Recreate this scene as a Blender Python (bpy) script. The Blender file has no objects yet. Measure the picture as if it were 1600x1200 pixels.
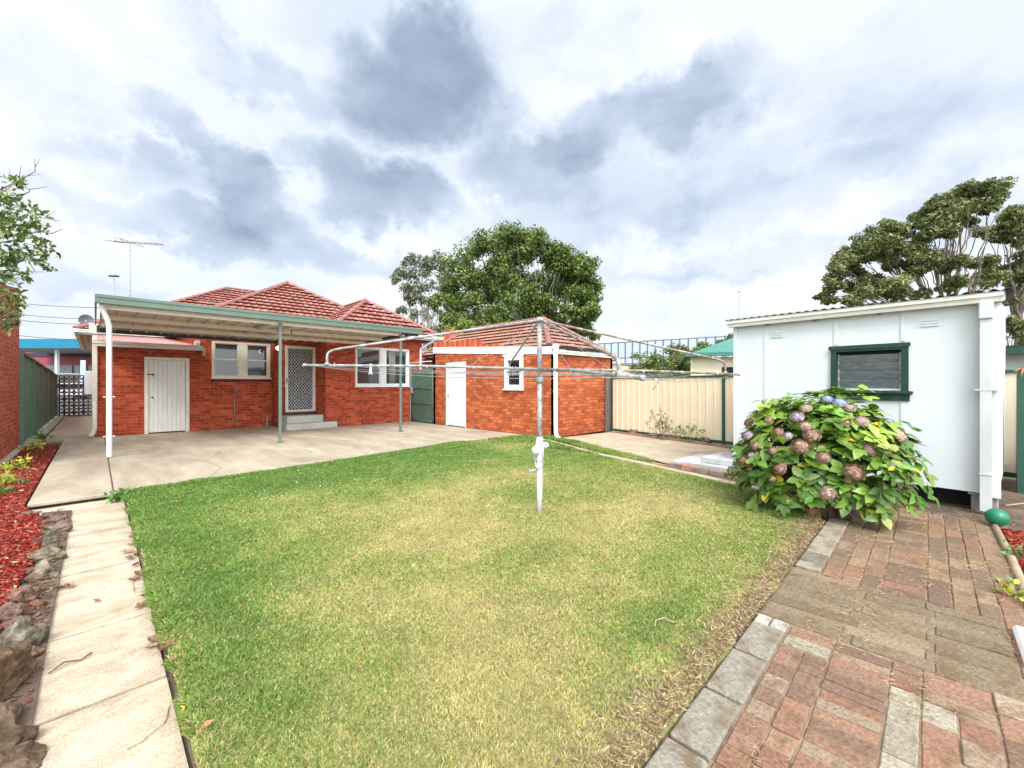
import bpy, math, random
import numpy as np
from mathutils import Vector, Matrix
random.seed(7)
RNG = np.random.default_rng(11)
S = bpy.context.scene
COL = S.collection
R2 = math.sqrt(0.5)
F_PX, CAM_H = 651.0, 1.4

# ------------------------------------------------------------------ camera
cam = bpy.data.cameras.new('camera')
cam.sensor_width = 36.0
cam.lens = 36.0 * F_PX / 1600.0
cam.clip_start = 0.05
cam.clip_end = 3000.0
camo = bpy.data.objects.new('camera', cam)
COL.objects.link(camo)
camo.location = (0, 0, CAM_H)
camo.rotation_euler = (math.radians(90), 0, math.radians(-45))
S.camera = camo

# ------------------------------------------------------------------ light and exposure
SUN_DIR = Vector((-0.46, -0.56, 0.80)).normalized()
sun = bpy.data.lights.new('sun', 'SUN')
sun.energy = 2.7
sun.angle = math.radians(24)
sun.color = (1.0, 0.965, 0.91)
suno = bpy.data.objects.new('sun', sun)
COL.objects.link(suno)
suno.rotation_euler = SUN_DIR.to_track_quat('Z', 'Y').to_euler()
S.view_settings.view_transform = 'Standard'
S.view_settings.look = 'None'
S.view_settings.gamma = 1.0
S.view_settings.exposure = 0.25
S.cycles.use_denoising = True
S.cycles.max_bounces = 6
S.cycles.diffuse_bounces = 3
S.cycles.transparent_max_bounces = 8

def build_world():
    w = bpy.data.worlds.new('World'); S.world = w; w.use_nodes = True
    nt = w.node_tree; N = nt.nodes; L = nt.links; N.clear()
    def n(t, **k):
        x = N.new(t)
        for a, b in k.items(): setattr(x, a, b)
        return x
    def inp(x, i, v):
        if hasattr(v, 'bl_idname') or isinstance(v, bpy.types.NodeSocket): L.new(v, x.inputs[i])
        else: x.inputs[i].default_value = v
    def m(op, a, b=0.0, c=None, clamp=False):
        x = n('ShaderNodeMath', operation=op); x.use_clamp = clamp
        inp(x, 0, a); inp(x, 1, b)
        if c is not None: inp(x, 2, c)
        return x.outputs[0]
    def mr(v, a, b, c=0.0, d=1.0):
        x = n('ShaderNodeMapRange', interpolation_type='SMOOTHSTEP')
        inp(x, 0, v); inp(x, 1, a); inp(x, 2, b); inp(x, 3, c); inp(x, 4, d)
        return x.outputs[0]
    tc = n('ShaderNodeTexCoord')
    sp = n('ShaderNodeSeparateXYZ'); L.new(tc.outputs['Generated'], sp.inputs[0])
    X, Y, Z = sp.outputs
    az = m('ARCTAN2', X, Y)
    el = m('ARCSINE', Z)
    zc = m('ADD', m('MAXIMUM', Z, 0.0), 0.16)
    cb = n('ShaderNodeCombineXYZ')
    L.new(m('DIVIDE', X, zc), cb.inputs[0]); L.new(m('DIVIDE', Y, zc), cb.inputs[1])
    def noise(vec, scale, detail, rough=0.55, dist=0.0, off=(0, 0, 0)):
        mp = n('ShaderNodeMapping'); L.new(vec, mp.inputs[0]); mp.inputs['Location'].default_value = off
        x = n('ShaderNodeTexNoise'); L.new(mp.outputs[0], x.inputs['Vector'])
        x.inputs['Scale'].default_value = scale; x.inputs['Detail'].default_value = detail
        x.inputs['Roughness'].default_value = rough; x.inputs['Distortion'].default_value = dist
        return x.outputs['Fac']
    mpz = n('ShaderNodeMapping'); L.new(tc.outputs['Generated'], mpz.inputs[0]); mpz.inputs['Scale'].default_value = (1, 1, 1.9); plane = mpz.outputs[0]
    big = noise(plane, 2.2, 8, 0.55, 0.15, (3.1, 7.7, 0))
    fine = noise(plane, 6.0, 8, 0.58, 0.25, (1.3, 2.2, 5))
    w1 = noise(tc.outputs['Generated'], 6.5, 8, 0.60, 0.1, (5, 1, 2))
    w2 = noise(tc.outputs['Generated'], 6.5, 8, 0.60, 0.1, (1, 8, 4))
    azw = m('ADD', az, m('MULTIPLY', m('SUBTRACT', w1, 0.5), 0.30))
    elw = m('ADD', el, m('MULTIPLY', m('SUBTRACT', w2, 0.5), 0.26))
    blobs = [(655, 140, 135, 84, 1.0, 0), (575, 85, 70, 45, .3, 0), (850, 265, 110, 62, .86, 0), (600, 305, 140, 52, .86, 10), (1010, 185, 190, 62, .88, 0),
             (350, 270, 150, 48, .72, 35), (195, 252, 110, 30, .35, 5), (960, 325, 230, 60, .5, -8), (1430, 110, 230, 140, .30, 0),
             (1210, 305, 200, 48, .42, -6), (450, 380, 260, 34, .5, 4), (100, 120, 160, 60, .2, 0), (1150, 400, 300, 26, .3, 0),
             (1000, 440, 160, 20, .35, 0), (120, 430, 200, 24, .25, 0), (420, 110, 150, 34, .3, 20), (1530, 330, 160, 60, .35, 0), (250, 330, 240, 30, .25, 4)]
    acc = None
    for px, py, rx, ry, k, rot in blobs:
        l = (px - 800) / F_PX; t = (600 - py) / F_PX
        a0 = math.pi / 4 + math.atan(l); k = k if k > .9 else k * .78; e0 = math.atan(t / math.sqrt(1 + l * l))
        sa = rx / F_PX / (1 + l * l); se = ry / F_PX / math.sqrt(1 + l * l) / (1 + t * t / (1 + l * l))
        da = m('SUBTRACT', azw, a0); de = m('SUBTRACT', elw, e0)
        if rot:
            c, s = math.cos(math.radians(rot)), math.sin(math.radians(rot))
            da, de = m('SUBTRACT', m('MULTIPLY', da, c), m('MULTIPLY', de, s)), m('ADD', m('MULTIPLY', da, s), m('MULTIPLY', de, c))
        da = m('DIVIDE', da, sa); de = m('DIVIDE', de, se)
        r2 = m('ADD', m('MULTIPLY', da, da), m('MULTIPLY', de, de))
        b = mr(r2, 2.1 if k > .9 else 1.7, 0.0 if k > .9 else .15, 0.0, k * .9 if k > .9 else k)
        acc = b if acc is None else m('ADD', acc, m('MULTIPLY', b, m('SUBTRACT', 1.0, m('MULTIPLY', acc, 0.8))))
    dark = m('ADD', m('MULTIPLY', acc, m('ADD', 0.38, m('MULTIPLY', fine, 0.85))), mr(big, 0.42, 0.72, 0.0, 0.30))
    dark = m('ADD', dark, mr(fine, 0.48, 0.75, 0.0, 0.16))
    rp = n('ShaderNodeValToRGB'); L.new(dark, rp.inputs[0])
    e = rp.color_ramp.elements
    e[0].position = 0.0; e[0].color = (0.98, 1.02, 1.06, 1)
    e[1].position = 1.0; e[1].color = (0.33, 0.42, 0.56, 1)
    for p, c in ((0.17, (0.86, 0.92, 1.0, 1)), (0.40, (0.66, 0.755, 0.90, 1)), (0.70, (0.47, 0.565, 0.71, 1))):
        q = e.new(p); q.color = c
    # brighter overcast overhead, plus an unseen glow added behind the viewer to light walls
    dt = n('ShaderNodeVectorMath', operation='DOT_PRODUCT')
    L.new(tc.outputs['Generated'], dt.inputs[0]); dt.inputs[1].default_value = Vector((-0.50, -0.76, 0.42)).normalized()
    glow = m('ADD', mr(dt.outputs['Value'], 0.25, 1.0, 0.0, SKY_REAR_GLOW), mr(Z, 0.62, 0.95, 1.0, SKY_ZENITH))
    bg1 = n('ShaderNodeBackground'); L.new(rp.outputs[0], bg1.inputs[0]); L.new(m('MULTIPLY', glow, SKY_CLOUD), bg1.inputs[1])
    sky = n('ShaderNodeTexSky', sky_type='NISHITA'); sky.sun_disc = False
    sky.sun_elevation = math.asin(SUN_DIR.z); sky.sun_rotation = math.atan2(SUN_DIR.x, SUN_DIR.y)
    bg2 = n('ShaderNodeBackground'); L.new(sky.outputs[0], bg2.inputs[0]); bg2.inputs[1].default_value = 0.12
    mx = n('ShaderNodeMixShader'); mx.inputs[0].default_value = 0.93
    L.new(bg2.outputs[0], mx.inputs[1]); L.new(bg1.outputs[0], mx.inputs[2])
    out = n('ShaderNodeOutputWorld'); L.new(mx.outputs[0], out.inputs[0])
SKY_REAR_GLOW, SKY_ZENITH, SKY_CLOUD = 3.0, 1.45, 0.92
build_world()

# ------------------------------------------------------------------ picking real places
def G(px, py, z=0.0):
    """ground point seen at a pixel of the 1600x1200 photograph"""
    d = F_PX * (CAM_H - z) / (py - 600.0); l = (px - 800) / F_PX * d
    return ((d + l) * R2, (d - l) * R2)
def onY(px, py, Y):
    s = (px - 800) / F_PX; d = Y / ((1 - s) * R2)
    return (d * (1 + s) * R2, CAM_H + (600 - py) / F_PX * d)
def onX(px, py, X):
    s = (px - 800) / F_PX; d = X / ((1 + s) * R2)
    return (d * (1 - s) * R2, CAM_H + (600 - py) / F_PX * d)
def atd(px, py, d):
    l = (px - 800) / F_PX * d
    return ((d + l) * R2, (d - l) * R2, CAM_H + (600 - py) / F_PX * d)
class Frame:
    """wall frame: local x to the right along the wall, -y outward, z up"""
    def __init__(s, ox, oy, ang, oz=0.0):
        s.o = Vector((ox, oy, oz)); s.a = ang
        s.x = Vector((math.cos(ang), math.sin(ang), 0)); s.y = Vector((-math.sin(ang), math.cos(ang), 0))
        s.M = Matrix.Translation(s.o) @ Matrix.Rotation(ang, 4, 'Z')
    def at(s, px, py, y0=0.0):
        l = (px - 800) / F_PX
        ray = Vector(((1 + l) * R2, (1 - l) * R2, (600 - py) / F_PX))
        o = Vector((0, 0, CAM_H)); q = s.o + s.y * y0
        t = (q - o).dot(s.y) / ray.dot(s.y)
        w = o + ray * t - s.o
        return (w.dot(s.x), w.z)

# ------------------------------------------------------------------ materials
MATS = {}
def _nt(name):
    m = bpy.data.materials.new(name); m.use_nodes = True
    nt = m.node_tree; b = nt.nodes['Principled BSDF']
    return m, nt, b
def tex_noise(nt, vec, scale, detail=4, rough=0.55, dist=0.0):
    x = nt.nodes.new('ShaderNodeTexNoise'); x.inputs['Scale'].default_value = scale
    x.inputs['Detail'].default_value = detail; x.inputs['Roughness'].default_value = rough; x.inputs['Distortion'].default_value = dist
    nt.links.new(vec, x.inputs['Vector']); return x.outputs['Fac']
def ramp(nt, fac, stops):
    r = nt.nodes.new('ShaderNodeValToRGB'); nt.links.new(fac, r.inputs[0]); e = r.color_ramp.elements
    e[0].position, e[0].color = stops[0][0], (*stops[0][1], 1); e[1].position, e[1].color = stops[-1][0], (*stops[-1][1], 1)
    for p, c in stops[1:-1]:
        q = e.new(p); q.color = (*c, 1)
    return r.outputs[0]
def mixc(nt, fac, a, b, mode='MIX'):
    x = nt.nodes.new('ShaderNodeMix'); x.data_type = 'RGBA'; x.blend_type = mode
    for i, v in ((0, fac), (6, a), (7, b)):
        if isinstance(v, bpy.types.NodeSocket): nt.links.new(v, x.inputs[i])
        elif i == 0: x.inputs[0].default_value = v
        else: x.inputs[i].default_value = (*v, 1)
    return x.outputs[2]
def bump(nt, b, h, strength, dist=0.01):
    x = nt.nodes.new('ShaderNodeBump'); x.inputs['Strength'].default_value = strength; x.inputs['Distance'].default_value = dist
    nt.links.new(h, x.inputs['Height']); nt.links.new(x.outputs[0], b.inputs['Normal']); return x
def coords(nt, kind='UV', scale=(1, 1, 1)):
    t = nt.nodes.new('ShaderNodeTexCoord'); mp = nt.nodes.new('ShaderNodeMapping'); mp.inputs['Scale'].default_value = scale
    nt.links.new(t.outputs[kind], mp.inputs[0]); return mp.outputs[0]

def plain(name, c1, c2=None, scale=6, rough=0.5, bmp=0.0, bscale=40, metal=0.0, detail=5, stretch=(1, 1, 1), stops=None, spec=0.5, dirt=None):
    if name in MATS: return MATS[name]
    m, nt, b = _nt(name)
    v = coords(nt, 'Object', stretch)
    c2 = c2 or tuple(x * 0.82 for x in c1)
    f = tex_noise(nt, v, scale, detail)
    col = ramp(nt, f, stops or [(0.32, c2), (0.66, c1)])
    if dirt:
        f2 = tex_noise(nt, coords(nt, 'Object', (1, 1, 0.25)), dirt[1], 6, 0.65)
        fr = nt.nodes.new('ShaderNodeMapRange'); fr.inputs[1].default_value = 0.52; fr.inputs[2].default_value = 0.78
        fr.inputs[4].default_value = dirt[2]; nt.links.new(f2, fr.inputs[0])
        col = mixc(nt, fr.outputs[0], col, dirt[0])
    nt.links.new(col, b.inputs['Base Color'])
    b.inputs['Roughness'].default_value = rough; b.inputs['Metallic'].default_value = metal
    b.inputs['Specular IOR Level'].default_value = spec
    if bmp: bump(nt, b, tex_noise(nt, v, bscale, 5), bmp)
    MATS[name] = m; return m

def brick_mat(name, ca, cb, mortar, bw=0.235, bh=0.086, mw=0.010, dark=(0.12, 0.035, 0.02), darkamt=0.5, base_tint=None, soldier=False, spotscale=1.3):
    m, nt, b = _nt(name); L = nt.links
    v = coords(nt, 'UV')
    if soldier:
        mp = nt.nodes.new('ShaderNodeMapping'); mp.inputs['Rotation'].default_value = (0, 0, math.pi / 2); L.new(v, mp.inputs[0]); v = mp.outputs[0]
    br = nt.nodes.new('ShaderNodeTexBrick'); L.new(v, br.inputs['Vector'])
    br.inputs['Scale'].default_value = 1.0; br.inputs['Brick Width'].default_value = bw; br.inputs['Row Height'].default_value = bh
    br.inputs['Mortar Size'].default_value = mw * 0.5; br.inputs['Mortar Smooth'].default_value = 0.25; br.inputs['Bias'].default_value = -0.1
    br.inputs['Color1'].default_value = (0, 0, 0, 1); br.inputs['Color2'].default_value = (1, 1, 1, 1); br.inputs['Mortar'].default_value = (0.5, 0.5, 0.5, 1)
    br.offset = 0.5
    col = ramp(nt, br.outputs['Color'], [(0.0, tuple(x * .62 for x in ca)), (0.3, ca), (0.6, tuple((x + y) / 2 for x, y in zip(ca, cb))), (1.0, tuple(x * 1.12 for x in cb))])
    f = tex_noise(nt, v, 9, 6, 0.6); col = mixc(nt, 0.35, col, ramp(nt, f, [(0.3, tuple(x * .72 for x in ca)), (0.7, tuple(min(1, x * 1.25) for x in cb))]))
    f2 = tex_noise(nt, v, spotscale, 5, 0.6)
    fr = nt.nodes.new('ShaderNodeMapRange'); fr.inputs[1].default_value = 0.55; fr.inputs[2].default_value = 0.75; fr.inputs[4].default_value = darkamt
    L.new(f2, fr.inputs[0]); col = mixc(nt, fr.outputs[0], col, dark)
    # scattered burnt bricks
    ff = tex_noise(nt, v, 5.5, 1, 0.4)
    fq = nt.nodes.new('ShaderNodeMapRange'); fq.inputs[1].default_value = 0.62; fq.inputs[2].default_value = 0.70; fq.inputs[4].default_value = 0.4
    L.new(ff, fq.inputs[0]); col = mixc(nt, fq.outputs[0], col, tuple(x * .55 for x in ca))
    mo = ramp(nt, tex_noise(nt, v, 3, 4), [(0.35, tuple(x * .72 for x in mortar)), (0.65, mortar)])
    col = mixc(nt, br.outputs['Fac'], col, mo)
    L.new(col, b.inputs['Base Color']); b.inputs['Roughness'].default_value = 0.85
    b.inputs['Specular IOR Level'].default_value = 0.3
    inv = nt.nodes.new('ShaderNodeMath'); inv.operation = 'SUBTRACT'; inv.inputs[0].default_value = 1.0; L.new(br.outputs['Fac'], inv.inputs[1])
    ad = nt.nodes.new('ShaderNodeMath'); ad.operation = 'MULTIPLY_ADD'; L.new(tex_noise(nt, v, 60, 4), ad.inputs[0]); ad.inputs[1].default_value = 0.35; L.new(inv.outputs[0], ad.inputs[2])
    bump(nt, b, ad.outputs[0], 0.75, 0.008)
    MATS[name] = m; return m

def attr_mat(name, rough=0.7, trans=0.0, noise=0.25, nscale=30, bmp=0.3, spec=0.35, coord='Object', stain=None, bdist=0.004):
    """colour from the 'Col' attribute (one tone per leaf, brick, chip ...) broken up by noise"""
    m, nt, b = _nt(name); L = nt.links
    a = nt.nodes.new('ShaderNodeAttribute'); a.attribute_name = 'Col'
    v = coords(nt, coord)
    f = tex_noise(nt, v, nscale, 6, 0.62)
    col = mixc(nt, noise, a.outputs['Color'], ramp(nt, f, [(0.3, (0.15, 0.15, 0.15)), (0.7, (0.92, 0.92, 0.92))]), 'OVERLAY')
    if stain:
        f2 = tex_noise(nt, v, stain[1], 7, 0.68)
        fr = nt.nodes.new('ShaderNodeMapRange'); fr.inputs[1].default_value = stain[2]; fr.inputs[2].default_value = stain[2] + 0.14; fr.inputs[4].default_value = stain[3]
        L.new(f2, fr.inputs[0]); col = mixc(nt, fr.outputs[0], col, stain[0])
    L.new(col, b.inputs['Base Color']); b.inputs['Roughness'].default_value = rough; b.inputs['Specular IOR Level'].default_value = spec
    if bmp: bump(nt, b, f, bmp, bdist)
    if trans:
        t = nt.nodes.new('ShaderNodeBsdfTranslucent'); L.new(col, t.inputs[0])
        mx = nt.nodes.new('ShaderNodeMixShader'); mx.inputs[0].default_value = trans
        L.new(b.outputs[0], mx.inputs[1]); L.new(t.outputs[0], mx.inputs[2])
        L.new(mx.outputs[0], nt.nodes['Material Output'].inputs[0])
    MATS[name] = m; return m

def concrete(name, light, dark, stain, scale=1.2, streak=(1, 1, 1), rough=0.85, speck=0.25):
    m, nt, b = _nt(name); L = nt.links
    v = coords(nt, 'Object', streak)
    vo = coords(nt, 'Object')
    c = ramp(nt, tex_noise(nt, v, scale, 8, 0.68, 0.6), [(0.30, dark), (0.52, tuple((x + y) / 2 for x, y in zip(light, dark))), (0.72, light)])
    f = tex_noise(nt, vo, scale * 0.55, 6, 0.6, 1.0)
    fr = nt.nodes.new('ShaderNodeMapRange'); fr.inputs[1].default_value = 0.54; fr.inputs[2].default_value = 0.70; fr.inputs[4].default_value = 0.6
    L.new(f, fr.inputs[0]); c = mixc(nt, fr.outputs[0], c, stain)
    g = tex_noise(nt, vo, 110, 3, 0.7)
    c = mixc(nt, speck, c, ramp(nt, g, [(0.38, (0.12, 0.11, 0.10)), (0.6, (0.95, 0.95, 0.95))]), 'OVERLAY')
    L.new(c, b.inputs['Base Color']); b.inputs['Roughness'].default_value = rough; b.inputs['Specular IOR Level'].default_value = 0.3
    ad = nt.nodes.new('ShaderNodeMath'); ad.operation = 'ADD'; L.new(g, ad.inputs[0]); L.new(tex_noise(nt, vo, 14, 6), ad.inputs[1])
    bump(nt, b, ad.outputs[0], 0.35, 0.006)
    MATS[name] = m; return m

def glass_mat(name, tint, rough=0.04):
    m, nt, b = _nt(name)
    f = tex_noise(nt, coords(nt, 'Object'), 1.6, 2)
    nt.links.new(ramp(nt, f, [(0.35, tuple(x * .6 for x in tint)), (0.65, tint)]), b.inputs['Base Color'])
    b.inputs['Roughness'].default_value = rough; b.inputs['Specular IOR Level'].default_value = 0.9
    bump(nt, b, tex_noise(nt, coords(nt, 'Object'), 2.5, 1), 0.03, 0.02)
    MATS[name] = m; return m

BR_HOUSE = brick_mat('house brick', (0.28, 0.034, 0.013), (0.54, 0.112, 0.048), (0.50, 0.17, 0.09), darkamt=0.30, mw=.010)
BR_GAR = brick_mat('garage brick', (0.34, 0.065, 0.022), (0.60, 0.17, 0.055), (0.22, 0.085, 0.045), darkamt=0.45, mw=0.013, dark=(0.16, 0.055, 0.035), spotscale=0.9)
BR_SOLD = brick_mat('soldier brick', (0.38, 0.07, 0.025), (0.62, 0.16, 0.055), (0.28, 0.11, 0.06), darkamt=0.3, bw=0.23, bh=0.086, soldier=True)
BR_NEXT = brick_mat('neighbour brick', (0.40, 0.075, 0.035), (0.60, 0.16, 0.08), (0.66, 0.32, 0.22), darkamt=0.35)
BR_BLACK = brick_mat('dark plinth brick', (0.10, 0.02, 0.018), (0.17, 0.035, 0.03), (0.14, 0.06, 0.05))
WHITE = plain('white paint', (0.73, 0.745, 0.75), (0.66, 0.67, 0.675), 5, 0.45, 0.08, 60, dirt=((0.45, 0.43, 0.38), 7, 0.25))
SHEDWHITE = plain('shed white paint', (0.64, 0.68, 0.69), (0.585, 0.625, 0.64), 1.8, 0.55, 0.15, 25, dirt=((0.5, 0.52, 0.52), 2.2, 0.22))
CREAM = plain('cream paint', (0.72, 0.68, 0.56), (0.64, 0.60, 0.49), 6, 0.5, 0.08, 50)
DOORW = plain('old white door paint', (0.74, 0.74, 0.70), (0.62, 0.62, 0.57), 7, 0.55, 0.1, 40, stretch=(6, 6, .5), dirt=((0.4, 0.38, 0.32), 6, 0.3))
GUTTER = plain('gutter paint', (0.70, 0.69, 0.63), (0.58, 0.57, 0.50), 3, 0.4, 0.05, 60, stretch=(.5, .5, 4), dirt=((0.35, 0.34, 0.30), 9, 0.35))
SAGE = plain('sage green steel', (0.125, 0.18, 0.14), (0.10, 0.15, 0.115), 3, 0.4, 0.03, 60)
DGREEN = plain('dark green gloss paint', (0.003, 0.043, 0.026), (0.002, 0.030, 0.019), 8, 0.45, 0.1, 30, dirt=((0.12, 0.2, 0.16), 12, 0.3))
FGREEN = plain('fence green steel', (0.12, 0.21, 0.15), (0.095, 0.175, 0.12), 3, 0.5, 0.04, 30)
PGREEN = plain('post green steel', (0.018, 0.075, 0.045), (0.012, 0.055, 0.035), 3, 0.45)
GATEG = plain('gate green paint', (0.085, 0.16, 0.115), (0.06, 0.12, 0.085), 4, 0.45, 0.06, 20)
CREAMST = plain('cream steel fence', (0.72, 0.61, 0.44), (0.66, 0.555, 0.40), 1.5, 0.5, 0.04, 30, dirt=((0.5, 0.38, 0.22), 3, 0.3))
CREAMWALL = plain('cream cladding', (0.78, 0.70, 0.50), (0.73, 0.65, 0.46), 2, 0.6)
GALV = plain('galvanised steel', (0.42, 0.43, 0.43), (0.25, 0.25, 0.245), 14, 0.6, 0.2, 60, metal=0.25, stops=[(0.3, (0.16, 0.15, 0.14)), (0.45, (0.29, 0.295, 0.29)), (0.65, (0.42, 0.43, 0.435))])
RUSTY = plain('rusting steel', (0.40, 0.36, 0.33), (0.22, 0.12, 0.07), 18, 0.6, 0.3, 60, metal=0.35, stops=[(0.32, (0.20, 0.10, 0.055)), (0.5, (0.30, 0.24, 0.20)), (0.68, (0.46, 0.45, 0.44))])
POLEW = plain('chalky white pole paint', (0.74, 0.74, 0.73), (0.58, 0.57, 0.54), 10, 0.5, 0.15, 50, dirt=((0.30, 0.20, 0.14), 10, 0.5))
PURLIN = plain('cream purlin', (0.85, 0.80, 0.69), (0.78, 0.72, 0.61), 3, 0.5)
DECK = plain('deck sheet underside', (0.66, 0.60, 0.52), (0.58, 0.53, 0.45), 3, 0.5, 0.03, 40)
DARKST = plain('dark steel', (0.05, 0.045, 0.04), (0.03, 0.028, 0.026), 6, 0.5)
BROWNST = plain('brown steel', (0.09, 0.065, 0.05), (0.06, 0.045, 0.035), 6, 0.5)
BLACK = plain('flat_black', (0.012, 0.012, 0.012), (0.006, 0.006, 0.006), 6, 0.8)
GLASS = glass_mat('window glass', (0.045, 0.05, 0.055))
GLASSD = glass_mat('dark glass', (0.012, 0.014, 0.016))
LOUVRE = plain('wavy louvre glass', (0.19, 0.215, 0.23), (0.12, 0.14, 0.15), 9, 0.25, 0.5, 45, stretch=(1, 1, 3))
CURTAIN = plain('pale curtain', (0.42, 0.42, 0.38), (0.22, 0.22, 0.19), 5, 0.9, stretch=(9, 9, .3))
PINKROOF = plain('pink corrugated steel', (0.55, 0.22, 0.19), (0.45, 0.16, 0.14), 4, 0.5)
CONC = concrete('patio concrete', (0.47, 0.405, 0.305), (0.26, 0.21, 0.15), (0.21, 0.17, 0.12), 1.1, (1.6, 0.5, 1))
CONCP = concrete('path concrete', (0.62, 0.53, 0.395), (0.30, 0.225, 0.155), (0.22, 0.18, 0.14), 2.6, (0.9, 1.7, 1), speck=0.22)
CONCL = concrete('pale pad concrete', (0.50, 0.43, 0.31), (0.34, 0.28, 0.20), (0.34, 0.20, 0.13), 1.8)
CONCG = concrete('grey step concrete', (0.46, 0.46, 0.41), (0.36, 0.36, 0.32), (0.3, 0.3, 0.27), 2.5)
BLOCKD = concrete('breeze block', (0.12, 0.095, 0.08), (0.07, 0.055, 0.045), (0.1, 0.08, 0.07), 3)
DIRT = plain('bare soil', (0.16, 0.108, 0.07), (0.065, 0.043, 0.028), 5, 0.95, 0.9, 28, detail=9)
LAWNB = plain('lawn thatch', (0.34, 0.33, 0.13), (0.17, 0.20, 0.06), 2.5, 0.95, 0.8, 40, detail=9)
EARTH = plain('ground earth', (0.14, 0.15, 0.07), (0.08, 0.09, 0.045), 0.3, 0.95)
LEAF = attr_mat('leaf', 0.55, 0.25, 0.2, 6, 0)
LEAFG = attr_mat('glossy garden leaf', 0.38, 0.22, 0.3, 25, 0.2, 0.5)
BLADE = attr_mat('grass blade', 0.6, 0.35, 0.0, 10, 0)
CHIP = attr_mat('red mulch chip', 0.9, 0, 0.25, 60, 0.4, 0.15)
PETAL = attr_mat('petal', 0.65, 0.25, 0.15, 60, 0)
PAVER = attr_mat('old paving brick', 0.92, 0, 0.5, 58, 1.0, 0.12, stain=((0.15, 0.10, 0.055), 7, 0.50, 0.8), bdist=0.008)
ROCK = attr_mat('garden rock', 0.9, 0, 0.6, 26, 1.0, 0.15, stain=((0.07, 0.045, 0.028), 9, 0.46, 0.85), bdist=0.02)
BARK = plain('bark', (0.26, 0.21, 0.17), (0.13, 0.10, 0.08), 5, 0.9, 0.7, 20, stretch=(1, 1, .35))
BARKP = plain('pale bark', (0.46, 0.40, 0.33), (0.27, 0.22, 0.18), 4, 0.85, 0.5, 20, stretch=(1, 1, .35))

def tile_mat(name, ca, cb, dark):
    m, nt, b = _nt(name); L = nt.links
    v = coords(nt, 'UV')
    vo = nt.nodes.new('ShaderNodeTexVoronoi'); vo.inputs['Scale'].default_value = 3.4; L.new(v, vo.inputs['Vector'])
    se = nt.nodes.new('ShaderNodeSeparateColor'); L.new(vo.outputs['Color'], se.inputs[0])
    c = ramp(nt, se.outputs[0], [(0.0, ca), (0.6, tuple((x + y) / 2 for x, y in zip(ca, cb))), (1.0, cb)])
    f = tex_noise(nt, v, 2.2, 6, 0.65)
    fr = nt.nodes.new('ShaderNodeMapRange'); fr.inputs[1].default_value = 0.5; fr.inputs[2].default_value = 0.75; fr.inputs[4].default_value = 0.55
    L.new(f, fr.inputs[0]); c = mixc(nt, fr.outputs[0], c, dark)
    L.new(c, b.inputs['Base Color']); b.inputs['Roughness'].default_value = 0.55
    bump(nt, b, tex_noise(nt, v, 30, 4), 0.2, 0.004)
    MATS[name] = m; return m
TILE = tile_mat('terracotta tile', (0.28, 0.08, 0.06), (0.44, 0.20, 0.155), (0.31, 0.175, 0.165))
TILECAP = tile_mat('terracotta ridge cap', (0.24, 0.085, 0.07), (0.34, 0.16, 0.135), (0.21, 0.13, 0.12))
TILEW = tile_mat('weathered terracotta tile', (0.29, 0.125, 0.08), (0.40, 0.21, 0.15), (0.22, 0.14, 0.11))

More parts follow.
